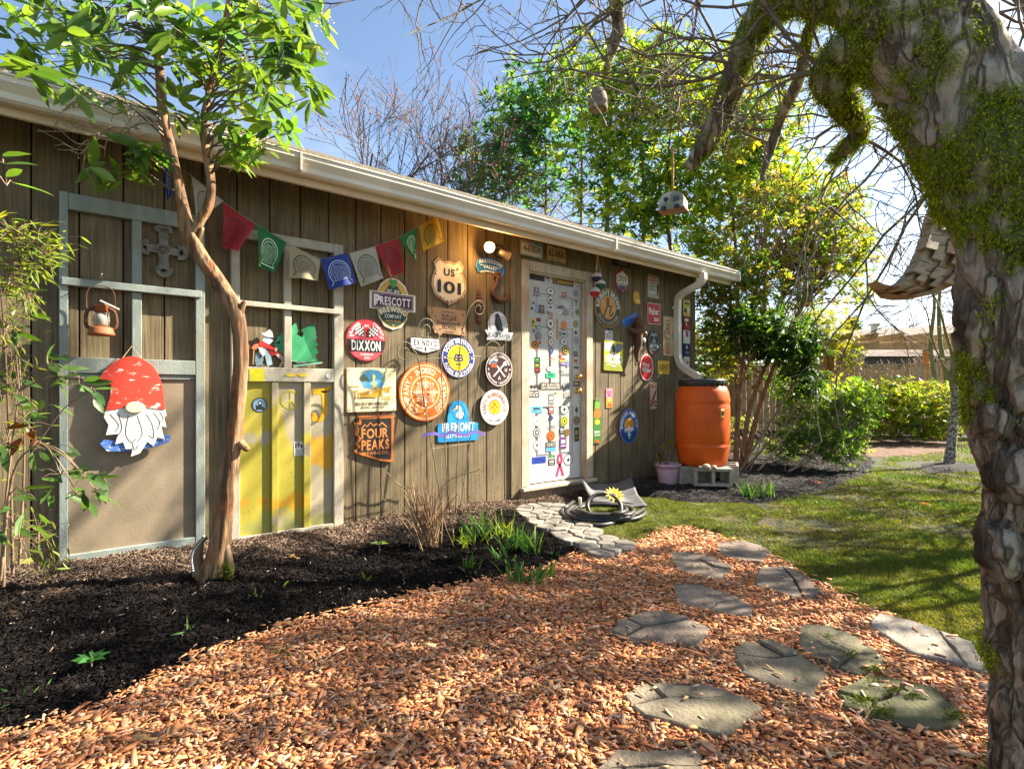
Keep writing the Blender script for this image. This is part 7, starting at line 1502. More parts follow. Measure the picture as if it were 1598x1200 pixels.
# young lichen-covered tree on the lawn
P = on_ground(1482, 728); yt = tag(empty('young_tree', P), 'slender young tree with white-flecked bark in a mulch ring on the lawn', 'tree'); Zy = depth(P)
m_lich = noisy('lichen_bark', (.11, .085, .062), (.40, .39, .365), 38, .85, .002, 90, stretch=(1, 1, .8), lo=.45, hi=.55); m_olive = noisy('olive_bark', (.16, .15, .06), (.26, .23, .11), 12, .85, stretch=(1, 1, .3))
def yp(l): return smooth_path([at(a, b, Zy) for a, b in l], 5)
q = yp([(1481, 732), (1484, 700), (1488, 660), (1491, 625), (1489, 600)]); shift(MB().tube(q, lerp_list([.085, .062, .055, .05, .04], len(q)), 12).build('trunk', m_lich, None, True), yt)
so = []
for l, r_ in (([(1491, 630), (1484, 590), (1487, 560), (1476, 520), (1462, 470), (1440, 440), (1420, 425)], [.03, .028, .024, .018, .012, .008, .004]), ([(1490, 615), (1496, 560), (1510, 510), (1520, 470), (1530, 430)], [.035, .03, .03, .025, .02]), ([(1484, 590), (1470, 565), (1455, 530), (1447, 490), (1437, 470)], [.02, .012, .01, .008, .005])):
    q = yp(l); so.append((q, lerp_list(r_, len(q)), 1))
    for _ in range(8): a = q[int(rng.integers(6, len(q)))]; e = a+Vector(rng.normal(size=3))*.16+Vector((0, 0, .1)); so.append(([a, a.lerp(e, .5)+Vector(rng.normal(size=3))*.02, e], [.006, .004, .002], 0))
shift(tube_obj('branches', so, m_olive, None, lambda l: 7), yt)
# a second, greener multi-stem tree behind it by the fence
P = on_ground(1470, 668, 0); yt2 = tag(empty('young_tree', P), 'olive-barked multi-stem bare tree against the picket fence', 'tree'); Z2 = 11.9; so = []
for l, r_ in (([(1462, 660), (1460, 600), (1452, 540), (1458, 480), (1455, 440)], [.05, .045, .04, .03, .02]), ([(1475, 660), (1478, 600), (1468, 540), (1465, 480), (1470, 430)], [.06, .05, .045, .035, .025]), ([(1485, 660), (1492, 590), (1488, 540), (1500, 480), (1508, 440)], [.05, .045, .05, .04, .02])):
    q = smooth_path([at(a, b, Z2) for a, b in l], 5); so.append((q, lerp_list(r_, len(q)), 1))
    for _ in range(9): a = q[int(rng.integers(8, len(q)))]; e = a+Vector(rng.normal(size=3))*.3+Vector((0, 0, .2)); so.append(([a, a.lerp(e, .5)+Vector(rng.normal(size=3))*.04, e], [.009, .006, .003], 0))
shift(tube_obj('trunk', so, m_olive, None, lambda l: 8), yt2)

# ================================================================== fence, arbor and the neighbour's roof
m_cedar = noisy('cedar_fence', (.40, .27, .14), (.54, .39, .22), 6, .75, .002, 40, stretch=(5, 5, .6), c3=(.34, .23, .13)); m_post = noisy('cedar_post', (.36, .16, .05), (.46, .23, .09), 6, .7, .002, 40, stretch=(5, 5, .6))
def fence(label, a, b, h, pick, gap, solid=0.0):
    a = Vector(a); b = Vector(b); d_ = b-a; L_ = d_.length; M = Matrix.Translation(a) @ Matrix.Rotation(math.atan2(d_.y, d_.x), 4, 'Z'); root = tag(empty('fence', mat=M), label, 'fence')
    pk = MB().box(0, pick, -.01, .01, .06, h, .003).mesh('picket'); n = int(L_/(pick+gap))
    for i in range(n): o_ = link('picket', pk, m_cedar, root); o_.location = (i*(pick+gap), .0+.001*(i % 2), random.uniform(-.008, .008))
    for z in (.3, h*.62): MB().box(0, L_, .012, .05, z, z+.08).build('rail', m_cedar, root)
    MB().box(0, L_, -.03, .06, h+.012, h+.05).build('top_rail', m_cedar, root)
    for i in range(int(L_/2.4)+1): x = min(i*2.4, L_); MB().box(x-.05, x+.05, .052, .15, 0, h+.1, .004).build('post', m_post, root)
def flat(p): return (p.x, p.y, 0)
fence('picket fence with a capped top rail beyond the hedge', flat(at(1300, 612, 13.2)), flat(at(1640, 612, 12.4)), 1.66, .085, .035)
fence('board fence in the shade between shed and arbor', flat(at(1300, 612, 13.2)), flat(at(900, 612, 17.5)), 1.75, .135, .006)
P = at(1300, 612, 13.0); P.z = 0; ar = tag(empty('arbor', P), 'cedar arbor with a beam and notched rafters over the fence gate', 'arbor'); O_ = Vector(P)
def ab(px, Z, dz=0): q = at(px, 612, Z); q.z = dz; return q-O_
zb = 1.05+(612-546)/FPX*13
for px in (1298, 1446, 1286): q = ab(px, 13.0); MB().box(q.x-.07, q.x+.07, q.y-.07, q.y+.07, 0, zb, .005).build('post', m_post, ar)
a, b = ab(1290, 13.0), ab(1600, 12.85); dv = (b-a); M = Matrix.Translation((a.x, a.y, zb)) @ Matrix.Rotation(math.atan2(dv.y, dv.x), 4, 'Z')
MB().box(-.3, dv.length, -.045, .045, .002, .17, .005).build('beam', m_cedar, ar).matrix_basis = M
for i in range(8):
    mb = MB(); x = .05+i*.55; pr_ = [(-.9, .20), (-.75, .13), (.75, .13), (.9, .20), (.9, .26), (-.9, .26)]
    mb.add([(x, y, z+.045) for y, z in pr_]+[(x+.045, y, z+.045) for y, z in pr_], [tuple(range(6)), tuple(range(11, 5, -1))]+[(j, (j+1) % 6, 6+(j+1) % 6, 6+j) for j in range(6)]); mb.build('rafter', m_cedar, ar).matrix_basis = M
nb = at(1400, 612, 26); nb.z = 0; nh = tag(empty('neighbour_house', nb), 'neighbouring house with a long grey-brown roof beyond the fence', 'house')
m_nroof = noisy('neighbour_shingles', (.21, .165, .135), (.29, .235, .20), 6, .95, .01, 30); M = Matrix.Rotation(PHI-PI/2, 4, 'Z')
rl = MB(); zR = 1.05+(612-508)/FPX*26; rl.add([(-2.9, -2.2, 2.6), (8, -2.2, 2.6), (8, 0, zR+.25), (-2.9, 0, zR-.25), (-2.9, 2.2, 2.6), (8, 2.2, 2.6)], [(0, 1, 2, 3), (3, 2, 5, 4), (0, 3, 4), (1, 5, 2)]); o_ = rl.build('roof', m_nroof, nh); o_.matrix_basis = M
o_ = MB().box(-2.6, 7.8, -1.9, 1.9, 0, 2.62).build('wall', noisy('neighbour_wall', (.07, .065, .055), (.10, .09, .075), 4, .8), nh); o_.matrix_basis = M
o_ = MB().lathe([(.12, 0), (.12, 1.1), (.22, 1.12), (.22, 1.2), (0, 1.28)], 14, (-2.0, -1.4, 2.9)).build('flue', m_gutter, nh); o_.matrix_basis = M
# ================================================================== the big mossy tree at the right
rng = np.random.default_rng(77)
def bark_big():
    m, nt, b = newmat('old_bark'); N = nt.nodes; L = nt.links; t = N.new('ShaderNodeTexCoord')
    mp = N.new('ShaderNodeMapping'); mp.inputs['Scale'].default_value = (1, 1, .32); L.new(t.outputs['Object'], mp.inputs[0])
    dn = N.new('ShaderNodeTexNoise'); dn.inputs['Scale'].default_value = 6; dn.inputs['Detail'].default_value = 5; L.new(mp.outputs[0], dn.inputs['Vector'])
    vm = N.new('ShaderNodeVectorMath'); vm.operation = 'MULTIPLY_ADD'; vm.inputs[1].default_value = (.20, .20, .20); L.new(dn.outputs['Color'], vm.inputs[0]); L.new(mp.outputs[0], vm.inputs[2])
    vo = N.new('ShaderNodeTexVoronoi'); vo.feature = 'DISTANCE_TO_EDGE'; vo.inputs['Scale'].default_value = 19; L.new(vm.outputs[0], vo.inputs['Vector'])
    n1 = N.new('ShaderNodeTexNoise'); n1.noise_type = 'RIDGED_MULTIFRACTAL'; n1.normalize = True; n1.inputs['Scale'].default_value = 7.0; n1.inputs['Lacunarity'].default_value = 2.3; n1.inputs['Detail'].default_value = 9; n1.inputs['Roughness'].default_value = .7; L.new(vm.outputs[0], n1.inputs['Vector'])
    n5 = N.new('ShaderNodeTexNoise'); n5.inputs['Scale'].default_value = 13; n5.inputs['Detail'].default_value = 11; n5.inputs['Roughness'].default_value = .68; L.new(vm.outputs[0], n5.inputs['Vector'])
    cb = N.new('ShaderNodeValToRGB'); e = cb.color_ramp.elements; e[0].position = .41; e[0].color = (.10, .07, .045, 1); e[1].position = .58; e[1].color = (.52, .43, .32, 1); k = cb.color_ramp.elements.new(.5); k.color = (.27, .205, .14, 1); L.new(n5.outputs['Fac'], cb.inputs[0])
    rk_ = N.new('ShaderNodeMapRange'); rk_.inputs[1].default_value = .16; rk_.inputs[2].default_value = .42; L.new(n1.outputs['Fac'], rk_.inputs[0])
    cr = N.new('ShaderNodeMix'); cr.data_type = 'RGBA'; cr.inputs[7].default_value = (.06, .04, .025, 1); L.new(rk_.outputs[0], cr.inputs[0]); L.new(cb.outputs[0], cr.inputs[6])
    ed = N.new('ShaderNodeMapRange'); ed.inputs[1].default_value = 0; ed.inputs[2].default_value = .10; ed.inputs[3].default_value = .15; L.new(vo.outputs['Distance'], ed.inputs[0])
    mx = N.new('ShaderNodeMix'); mx.data_type = 'RGBA'; mx.inputs[6].default_value = (.10, .072, .046, 1); L.new(ed.outputs[0], mx.inputs[0]); L.new(cr.outputs[2], mx.inputs[7])
    n2 = N.new('ShaderNodeTexNoise'); n2.inputs['Scale'].default_value = 2.6; n2.inputs['Detail'].default_value = 6; L.new(t.outputs['Object'], n2.inputs['Vector'])
    r2 = N.new('ShaderNodeMapRange'); r2.inputs[1].default_value = .52; r2.inputs[2].default_value = .62; L.new(n2.outputs['Fac'], r2.inputs[0])
    m2 = N.new('ShaderNodeMix'); m2.data_type = 'RGBA'; m2.inputs[7].default_value = (.36, .325, .27, 1); mm = N.new('ShaderNodeMath'); mm.operation = 'MULTIPLY'; mm.inputs[1].default_value = .45; L.new(r2.outputs[0], mm.inputs[0]); L.new(mm.outputs[0], m2.inputs[0]); L.new(mx.outputs[2], m2.inputs[6])
    at_ = N.new('ShaderNodeAttribute'); at_.attribute_name = 'Moss'; m3 = N.new('ShaderNodeMix'); m3.data_type = 'RGBA'; m3.inputs[7].default_value = (.13, .165, .016, 1); ml = N.new('ShaderNodeMath'); ml.operation = 'MULTIPLY'; ml.inputs[1].default_value = .42; L.new(at_.outputs['Fac'], ml.inputs[0]); L.new(ml.outputs[0], m3.inputs[0]); L.new(m2.outputs[2], m3.inputs[6]); L.new(m3.outputs[2], b.inputs['Base Color']); b.inputs['Roughness'].default_value = .9; b.inputs['Specular IOR Level'].default_value = .2
    ad = N.new('ShaderNodeMath'); ad.operation = 'ADD'; sc2 = N.new('ShaderNodeMath'); sc2.operation = 'MULTIPLY'; sc2.inputs[1].default_value = .5; L.new(ed.outputs[0], sc2.inputs[0]); L.new(n5.outputs['Fac'], ad.inputs[0]); L.new(sc2.outputs[0], ad.inputs[1])
    bp = N.new('ShaderNodeBump'); bp.inputs['Distance'].default_value = .03; L.new(ad.outputs[0], bp.inputs['Height']); L.new(bp.outputs[0], b.inputs['Normal']); return m
m_old = bark_big()
ZB = 1.32
bt0 = at(1660, 1300, ZB); bt0.z = 0
bt = tag(empty('mossy_tree', bt0), 'massive old gnarled trunk with thick green moss at the right edge', 'tree')
MOSSY = []          # (points, normals) sampled for moss
def knobby(name, pxs, rad, Zs, n=40, sub=14, amp=.10, parent=None):
    pts = smooth_path([at(a, b, z) for (a, b), z in zip(pxs, Zs)], sub); rr_ = lerp_list([r*z/FPX for r, z in zip(rad, Zs)], len(pts))
    mb = MB().tube(pts, rr_, n, True); V = []; 
    for j, v in enumerate(mb.v):
        i = min(j//n, len(pts)-1); c_ = Vector(pts[i]); dv = Vector(v)-c_; q = Vector(v)
        f = 1 + amp*.9*noise.noise(q*4.5) + amp*.8*noise.noise(q*11) - amp*1.0*max(0, .20-abs(noise.noise(Vector((q.x*22, q.y*22, q.z*9))+Vector((noise.noise(q*7), noise.noise(q*7+Vector((5, 5, 5))), 0))*.8)))*4.6 + amp*.42*noise.noise(Vector((q.x*60, q.y*60, q.z*26)))
        V.append(c_+dv*f)
    me = bpy.data.meshes.new(name); me.from_pydata(V, [], mb.f); me.polygons.foreach_set('use_smooth', [True]*len(me.polygons)); me.update()
    o = shift(link(name, me, m_old), bt); co = np.empty(len(me.vertices)*3, np.float32); me.vertices.foreach_get('co', co); no = np.empty(len(me.vertices)*3, np.float32); me.vertices.foreach_get('normal', no)
    MOSSY.append((co.reshape(-1, 3), no.reshape(-1, 3), me)); return o, pts, rr_
trunk_o, tp, trad = knobby('trunk', [(1682, 1320), (1674, 1200), (1668, 1100), (1664, 1000), (1658, 930), (1650, 850), (1648, 770), (1640, 690), (1630, 610), (1622, 540), (1618, 470), (1610, 400), (1588, 325), (1546, 250), (1506, 180), (1462, 105), (1414, 35), (1372, -50), (1330, -160)],
                         [110, 103, 100, 98, 99, 103, 96, 98, 100, 102, 99, 96, 93, 88, 83, 82, 78, 70, 60], [1.32]*12+[1.33, 1.34, 1.35, 1.36, 1.38, 1.4, 1.45], 120, 24, .10)
# burls on the lower trunk
for px, py, r_, z in ((1572, 858, 40, 1.30), (1556, 655, 24, 1.29), (1590, 740, 40, 1.27)):
    bm = bmesh.new(); bmesh.ops.create_icosphere(bm, subdivisions=4, radius=1); s_ = r_*z/FPX
    for v in bm.verts: v.co = Vector((v.co.x, v.co.y, v.co.z*1.15))*s_*(1+.30*noise.noise(v.co*1.6+Vector((px, 0, 0)))+.14*noise.noise(v.co*4+Vector((px, 5, 0))))
    me = bpy.data.meshes.new('burl'); bm.to_mesh(me); bm.free(); me.polygons.foreach_set('use_smooth', [True]*len(me.polygons)); o_ = link('burl', me, m_old); o_.location = at(px, py, z); shift(o_, bt)
knobby('limb', [(1640, 540), (1648, 440), (1652, 340), (1660, 260), (1700, 160), (1760, 20)], [50, 50, 46, 42, 38, 34], [1.30, 1.28, 1.27, 1.28, 1.3, 1.32], 36, 10, .12)
knobby('limb', [(1500, 130), (1560, 125), (1620, 120), (1720, 100)], [26, 18, 15, 12], [1.42, 1.5, 1.55, 1.6], 24, 8, .12)
_, la, lar = knobby('limb', [(1440, 60), (1380, 5), (1310, -8), (1250, -10), (1205, 8), (1172, 55), (1146, 125), (1124, 185), (1102, 224), (1074, 262)], [60, 46, 38, 32, 27, 24, 21, 19, 16, 8], [1.38, 1.42, 1.48, 1.55, 1.62, 1.68, 1.74, 1.8, 1.85, 1.9], 30, 9, .13)
_, lb, lbr = knobby('limb', [(1400, 60), (1335, 80), (1306, 105), (1300, 135), (1318, 165), (1340, 200), (1328, 224), (1298, 252)], [50, 38, 34, 30, 22, 17, 13, 6], [1.38, 1.45, 1.5, 1.52, 1.55, 1.6, 1.62, 1.66], 30, 9, .15)
_, lc, lcr = knobby('limb', [(1250, -60), (1100, -110), (1000, -70), (962, -10), (966, 45), (952, 88), (944, 118)], [26, 20, 14, 11, 11, 8, 3], [1.6, 1.9, 2.1, 2.2, 2.25, 2.28, 2.3], 20, 9, .15)
_, ldd, lddr = knobby('limb', [(1290, -10), (1262, 50), (1248, 120), (1224, 170), (1204, 225), (1188, 282)], [12, 9, 9, 8.5, 8, 3], [1.5, 1.6, 1.66, 1.72, 1.78, 1.8], 18, 8, .15)
# moss: short curled fronds grown on the bark where it stays damp
mp_, mn_ = [], []
def mossmask(co, no, thr):
    d_ = np.array([depth(c_) for c_ in co]); py = HORIZ-(co[:, 2]-CAM.z)/d_*FPX; px = CXP+((co-np.array(CAM)) @ np.array(RGT))/d_*FPX
    nv = np.array([noise.noise(Vector(c_)*3.4+Vector((3, 1, 7)))+.5*noise.noise(Vector(c_)*9)+.55*noise.noise(Vector(c_)*24) for c_ in co])
    return nv, px, py
for i, (co, no, me) in enumerate(MOSSY):
    nv, px, py = mossmask(co, no, 0)
    if i == 0: sc = np.where(py < 440, nv+.06-np.clip((py-280)/240, 0, 1)*.62+np.clip(.25-np.abs(py-200)/600, 0, .25), -1); sc = np.maximum(sc, np.where((px < 1585) & (py > 380) & (py < 660), nv-.30, -1)); sc = np.maximum(sc, np.where((py > 980) & (px < 1600), nv-.08, -1))
    elif i == 1: sc = np.where((py > 150) & (py < 440), nv+.20, nv-.3)
    elif i in (3, 4): sc = nv+.12+np.clip(no[:, 2], 0, 1)*.35
    else: sc = nv-.08
    cov = np.clip(sc/.28, 0, 1); at_ = me.attributes.new('Moss', 'FLOAT', 'POINT'); at_.data.foreach_set('value', cov.astype(np.float32))
    m = rng.uniform(size=len(co)) < cov*(.85 if i == 0 else 1.0)
    mp_.append(co[m]); mn_.append(no[m])
mp_ = np.concatenate(mp_); mn_ = np.concatenate(mn_)
rep = 13; k = len(mp_)
P_ = np.repeat(mp_, rep, axis=0)+rng.normal(size=(k*rep, 3))*.008; Nn = np.repeat(mn_, rep, axis=0); n = len(P_)
D_ = Nn*.35+rng.normal(size=(n, 3))*.6+np.array([0, 0, -.55]); V, F, C = leaf_arrays(P_-Nn*.003, D_, rng.uniform(.005, .015, n), rng.uniform(.0016, .0036, n), palette(rng, n, [(.22, .29, .014), (.31, .38, .018), (.42, .45, .025), (.15, .20, .014)], .25), rng, 1.4, None, 2)
shift(link('moss', np_mesh('moss', V, F, False, C), attr_mat('moss_frond', .8, .25, (1.3, 1.3, .5), .1), None, 'stuff'), bt)
# twigs: long drooping arcs that fork
out = []; limbs = [(la, 18), (lb, 8), (lc, 10), (ldd, 0)]
def droop(p, dv, L_, r, lev):
    n = 7; pts = [Vector(p)]; dv = Vector(dv).normalized(); kinks = rng.normal(size=(n, 3))*.20
    for i in range(n): dv = (dv+Vector(kinks[i])+Vector((0, 0, -.07))).normalized(); pts.append(pts[-1]+dv*L_/n)
    out.append((pts, [max(1.35*r*(1-.7*i/n), .0012) for i in range(n+1)], lev))
    if lev:
        for _ in range(int(rng.integers(2, 5))):
            i = int(rng.integers(1, n)); b_ = (pts[i+1]-pts[i]).normalized(); s_ = Vector(rng.normal(size=3)); droop(pts[i], b_*.7+s_.normalized()*.8+Vector((0, 0, .12)), L_*rng.uniform(.3, .6), r*.55, lev-1)
def clear(pts): return all(not (q.y > -.6 and q.z < 3.2) for q in pts)
for pts, i0 in limbs:
    for _ in range(11 if len(pts) > 50 else 6):
        q = pts[int(rng.integers(max(i0, 4), len(pts)))]; droop(q, -RGT*rng.uniform(-.1, 1.0)+FWD*rng.uniform(-.1, .8)+Vector((0, 0, rng.uniform(-.3, .9))), rng.uniform(.35, .85), .0042, 2)
# boughs from higher up in the crown, above the frame
for px0, py0, Z0 in ((760, -60, 2.7), (800, -40, 2.5), (860, -50, 2.6), (1010, -50, 2.3), (1060, -40, 2.2), (1110, -60, 2.0), (940, -40, 2.4), (1150, -40, 2.1), (700, -50, 2.9), (1090, 60, 2.2), (1280, 160, 1.9), (1380, 150, 1.9), (1420, 210, 2.0), (1440, 260, 2.1), (1400, 120, 2.2), (1350, 60, 2.1), (1450, 300, 2.0), (1460, 180, 1.8), (1260, 60, 1.9), (1220, 120, 2.0)):
    p = at(px0, py0, Z0)
    for _ in range(2): droop(p, -RGT*rng.uniform(.0, 1.0)+FWD*rng.uniform(-.3, .5)+Vector((0, 0, rng.uniform(-.5, .25))), rng.uniform(.5, 1.0), .0045, 2)
for px0, py0, Z0 in ((1560, 20, 2.0), (1600, 60, 2.0), (1570, 150, 2.0), (1610, 10, 2.2)):
    p = at(px0, py0, Z0)
    for _ in range(2): droop(p, RGT*rng.uniform(-.6, .6)+Vector((0, 0, rng.uniform(-.3, .5))), .5, .004, 2)
def inview(q): d_ = depth(q); px = CXP+(q-CAM).dot(RGT)/d_*FPX; py = HORIZ-(q.z-CAM.z)/d_*FPX; return px < 1200 and py > 150+max(0, (px-700))*.22
out2 = [o_ for o_ in out if clear(o_[0]) and not any(inview(q) for q in o_[0])]
# parent boughs that carry the arcs starting in the open
for a_, b_, c_ in (((1250, -60, 1.6), (1000, -120, 2.2), (690, -60, 2.95)), ((1300, 20, 1.55), (1350, 90, 1.8), (1440, 300, 2.05)), ((1205, 8, 1.62), (1120, -40, 2.0), (1000, 10, 2.4))):
    q = smooth_path([at(*a_), at(*b_), at(*c_)], 8); out2.append((q, lerp_list([.012, .008, .004], len(q)), 2))
shift(tube_obj('twigs', out2, noisy('apple_twig', (.11, .085, .062), (.22, .17, .125), 30, .9, c3=(.16, .165, .06)), None, lambda l: 5 if l else 4, 'stuff'), bt)
tips = np.array([tuple(o_[0][int(k_)]) for o_ in out2 for k_ in rng.integers(1, len(o_[0]), 2)]); sel = rng.choice(len(tips), min(len(tips), 700), False); tips = np.repeat(tips[sel], 5, axis=0)+rng.normal(size=(len(sel)*5, 3))*.005; n = len(tips)
V, F, C = leaf_arrays(tips, rng.normal(size=(n, 3))+np.array([0, 0, -.2]), rng.uniform(.006, .014, n), np.full(n, .004), palette(rng, n, [(.14, .15, .025), (.20, .18, .05), (.09, .08, .03)]), rng)
shift(link('lichen', np_mesh('lichen', V, F, False, C), m_leafsoft, None, 'stuff'), bt)

# ================================================================== things hanging in the tree
m_grayw = noisy('weathered_wood', (.27, .215, .15), (.40, .33, .24), 14, .85, .002, 60, stretch=(1, 1, 5)); m_redw = noisy('reddish_wood', (.28, .175, .105), (.38, .25, .155), 12, .8, .002, 60, stretch=(1, 1, 5))
# curved slatted ornament behind the trunk: rows of overlapping blocks on a bowl
P = at(1468, 420, 1.75); bw = tag(empty('slatted_bowl', P), 'curved hanging ornament of overlapping weathered wood slats behind the trunk', 'ornament')
def dir_(t): return RGT*math.cos(t)+Vector((0, 0, 1))*math.sin(t)
outer = smooth_path([(x, y, 0) for x, y in [(1367, 438), (1394, 447), (1416, 434), (1433, 410), (1447, 378), (1456, 344), (1466, 314)]], 8)       # upper rim, then the lower edge
inner = smooth_path([(x, y, 0) for x, y in [(1388, 461), (1420, 465), (1466, 455), (1502, 432), (1528, 395), (1532, 350), (1516, 312)]], 8)
nr, step = 5, 5
def OP(i, f, dz): q = outer[min(i, len(outer)-1)].lerp(inner[min(i, len(outer)-1)], f); return at(q.x, q.y, 1.75+dz)
for r_ in range(nr):
    for i in range(-(r_ % 2)*3, len(outer)-2, step):
        i0, i2 = max(i, 0), min(i+step, len(outer)-1)
        if i2-i0 < 2: continue
        f0, f1 = r_/nr+.012, (r_+1)/nr+.03; dz = .10*math.sin((r_+.5)/nr*PI*.5)+(.02 if (i//step+r_) % 2 else 0); a0, a1, b0, b1 = OP(i0, f0, dz), OP(i2, f0, dz+.012), OP(i0, f1, dz+.03), OP(i2, f1, dz+.045); g_ = (a1-a0)*.03
        v = [a0+g_, a1-g_, b1-g_, b0+g_]; v = v+[q+FWD*.05 for q in v]
        MB().add([q-P for q in v], [(0, 1, 2, 3), (7, 6, 5, 4), (0, 4, 5, 1), (1, 5, 6, 2), (2, 6, 7, 3), (3, 7, 4, 0)]).build('slat', m_grayw if r_ < 2 else (m_redw if (i//step+r_) % 3 else m_grayw), bw)
MB().tube([at(1474, 322, 1.77)-P, at(1480, 240, 1.72)-P, at(1490, 190, 1.5)-P], .003, 6).build('cord', m_rope, bw)
# woven bird house
P = at(933, 156, 2.32); s_ = 2.32/FPX; sk = tag(empty('woven_birdhouse', P), 'small grey woven dome bird house hanging from a twig', 'bird house')
pr_ = []
for i in range(11):
    z = -16+i*3.0; w = 14.5*math.sqrt(max(0, 1-((z+10)/29)**2)) if z > -10 else 14; pr_ += [(w*s_, z*s_), ((w+1.0)*s_, (z+1.2)*s_), (w*.99*s_, (z+2.5)*s_)]
MB().lathe([(0, -15*s_), (9*s_, -15.5*s_)]+pr_+[(2*s_, 19*s_), (0, 19.5*s_)], 28).build('dome', noisy('woven_reed', (.20, .175, .14), (.33, .29, .24), 60, .9, .003, 160, stretch=(.3, .3, 4)), sk, True)
MB().tube([Vector((0, 0, 19*s_)), at(938, 118, 2.3)-P], .0015, 5).build('cord', m_rope, sk)
MB().lathe([(0, -.002), (9*s_, -.002), (9*s_, 0), (0, 0)], 16, (0, 0, -15.6*s_)).build('floor', m_grayw, sk)
# little painted wagon-like bird house on a rope
P = at(1050, 318, 2.2); s_ = 2.2/FPX; M = Matrix.Translation(P) @ Matrix.Rotation(PHI-PI/2-.55, 4, 'Z')
bh = tag(empty('wagon_birdhouse', mat=M), 'rounded white bird house shaped like a small trailer on a rope', 'bird house')
m_wpaint = noisy('chipped_white', (.58, .57, .52), (.30, .31, .27), 16, .7, .002, 60, lo=.52, hi=.60, c3=(.20, .23, .17)); w_, d_ = 21*s_, 13*s_
arch = [(-19, -10), (19, -10), (20, 2), (16, 10), (8, 14.5), (-2, 15), (-12, 12), (-19, 4)]
MB().add([(x*s_, -d_, z*s_) for x, z in arch]+[(x*s_, d_, z*s_) for x, z in arch], [tuple(range(8)), tuple(range(15, 7, -1))]+[(i, (i+1) % 8, 8+(i+1) % 8, 8+i) for i in range(8)]).build('body', m_wpaint, bh)
MB().box(-20*s_, 21*s_, -d_*1.05, d_*1.05, -12.5*s_, -10.1*s_).build('base', m_redw, bh)
o_ = MB().lathe([(0, 0), (3.4*s_, 0), (3.4*s_, .002), (0, .002)], 18).build('entrance', paint('#0e0c0b'), bh); o_.matrix_basis = Matrix.Translation((-7*s_, -d_-.0005, 4*s_)) @ Matrix.Rotation(PI/2, 4, 'X')
for x in (-10, 10):
    o_ = MB().lathe([(0, 0), (4*s_, 0), (4*s_, .006), (0, .006)], 18).build('wheel', paint('#23252c'), bh); o_.matrix_basis = Matrix.Translation((x*s_, -d_*1.05, -10*s_)) @ Matrix.Rotation(PI/2, 4, 'X')
MB().box(4*s_, 13*s_, -d_-.003, -d_-.0005, -1*s_, 6*s_).build('window', paint('#3c4650'), bh)
e = M.inverted() @ at(1050, 232, 1.88); MB().tube([Vector((0, 0, 14.5*s_)), e], .004, 6).build('rope', m_rope, bh)
# ================================================================== loose ground cover (uncountable): chips, shredded bark, grass, moss
rng = np.random.default_rng(99)
CUBE = np.array([(-.5, -.5, -.5), (.5, -.5, -.5), (.5, .5, -.5), (-.5, .5, -.5), (-.5, -.5, .5), (.5, -.5, .5), (.5, .5, .5), (-.5, .5, .5)]); CF = np.array([(4, 5, 6, 7), (0, 1, 5, 4), (1, 2, 6, 5), (2, 3, 7, 6), (3, 0, 4, 7)])
def sliver(P, yaw, pitch, roll, L, W, T, col):
    n = len(P); cy, sy, cp, sp_, cr, sr = np.cos(yaw), np.sin(yaw), np.cos(pitch), np.sin(pitch), np.cos(roll), np.sin(roll)
    X = np.stack([cy*cp, sy*cp, -sp_], 1); Y = np.stack([-sy*cr+cy*sp_*sr, cy*cr+sy*sp_*sr, cp*sr], 1); Z = np.cross(X, Y)
    b = CUBE[None]*np.ones((n, 1, 1)); tp = rng.uniform(.35, 1.0, (n, 1)); sk = rng.uniform(-.5, .5, (n, 1)); b[:, [1, 2, 5, 6], 1] *= tp; b[:, [2, 3, 6, 7], 0] += sk*.25
    v = P[:, None]+X[:, None]*(b[..., 0:1]*L[:, None, None])+Y[:, None]*(b[..., 1:2]*W[:, None, None])+Z[:, None]*(b[..., 2:3]*T[:, None, None])
    return v.reshape(-1, 3), (np.arange(n)[:, None, None]*8+CF[None]).reshape(-1, 4), np.repeat(col, 8, axis=0)
def in_poly(poly, n, x0=None): 
    xs = [p[0] for p in poly]; ys = [p[1] for p in poly]; x = rng.uniform(min(xs), max(xs), n); y = rng.uniform(min(ys), max(ys), n); m = inside(poly, x, y); return x[m], y[m]
def seen(x, y, lim=.97, zmax=60):
    d_ = x*FWD.x+(y-CAM.y)*FWD.y; r_ = x*RGT.x+(y-CAM.y)*RGT.y; return (d_ > .9) & (np.abs(r_) < d_*lim+.35) & (d_ < zmax), d_
# wood chips
xs = [p[0] for p in CHIPS]; ys = [p[1] for p in CHIPS]
x, y = rng.uniform(-1.2, 5, 420000), rng.uniform(-4.6, -.3, 420000)
jx, jy = x+rng.normal(size=len(x))*.035, y+rng.normal(size=len(x))*.035
m = inside(CHIPS, jx, jy); ok, d_ = seen(x, y); m &= ok & (d_ < 6); x, y = x[m], y[m]
on = np.zeros(len(x), bool)
for poly in STONE_POLYS:
    c_ = np.mean(np.array(poly), axis=0); sh = [tuple(c_+(np.array(p)-c_)*.91) for p in poly]; on |= inside(sh, x, y)
x, y = x[~on], y[~on]
N_ = min(len(x), 70000); x, y = x[:N_], y[:N_]
lay = rng.uniform(0, 1, N_); z = .012+.022*lay+.006*vnoise(x, y, 6, 3); big = rng.uniform(size=N_)
L_ = np.where(big > .93, rng.uniform(.034, .066, N_), rng.uniform(.006, .029, N_)); W_ = np.clip(L_*rng.uniform(.16, .62, N_), .003, .019); T_ = rng.uniform(.0010, .0032, N_)
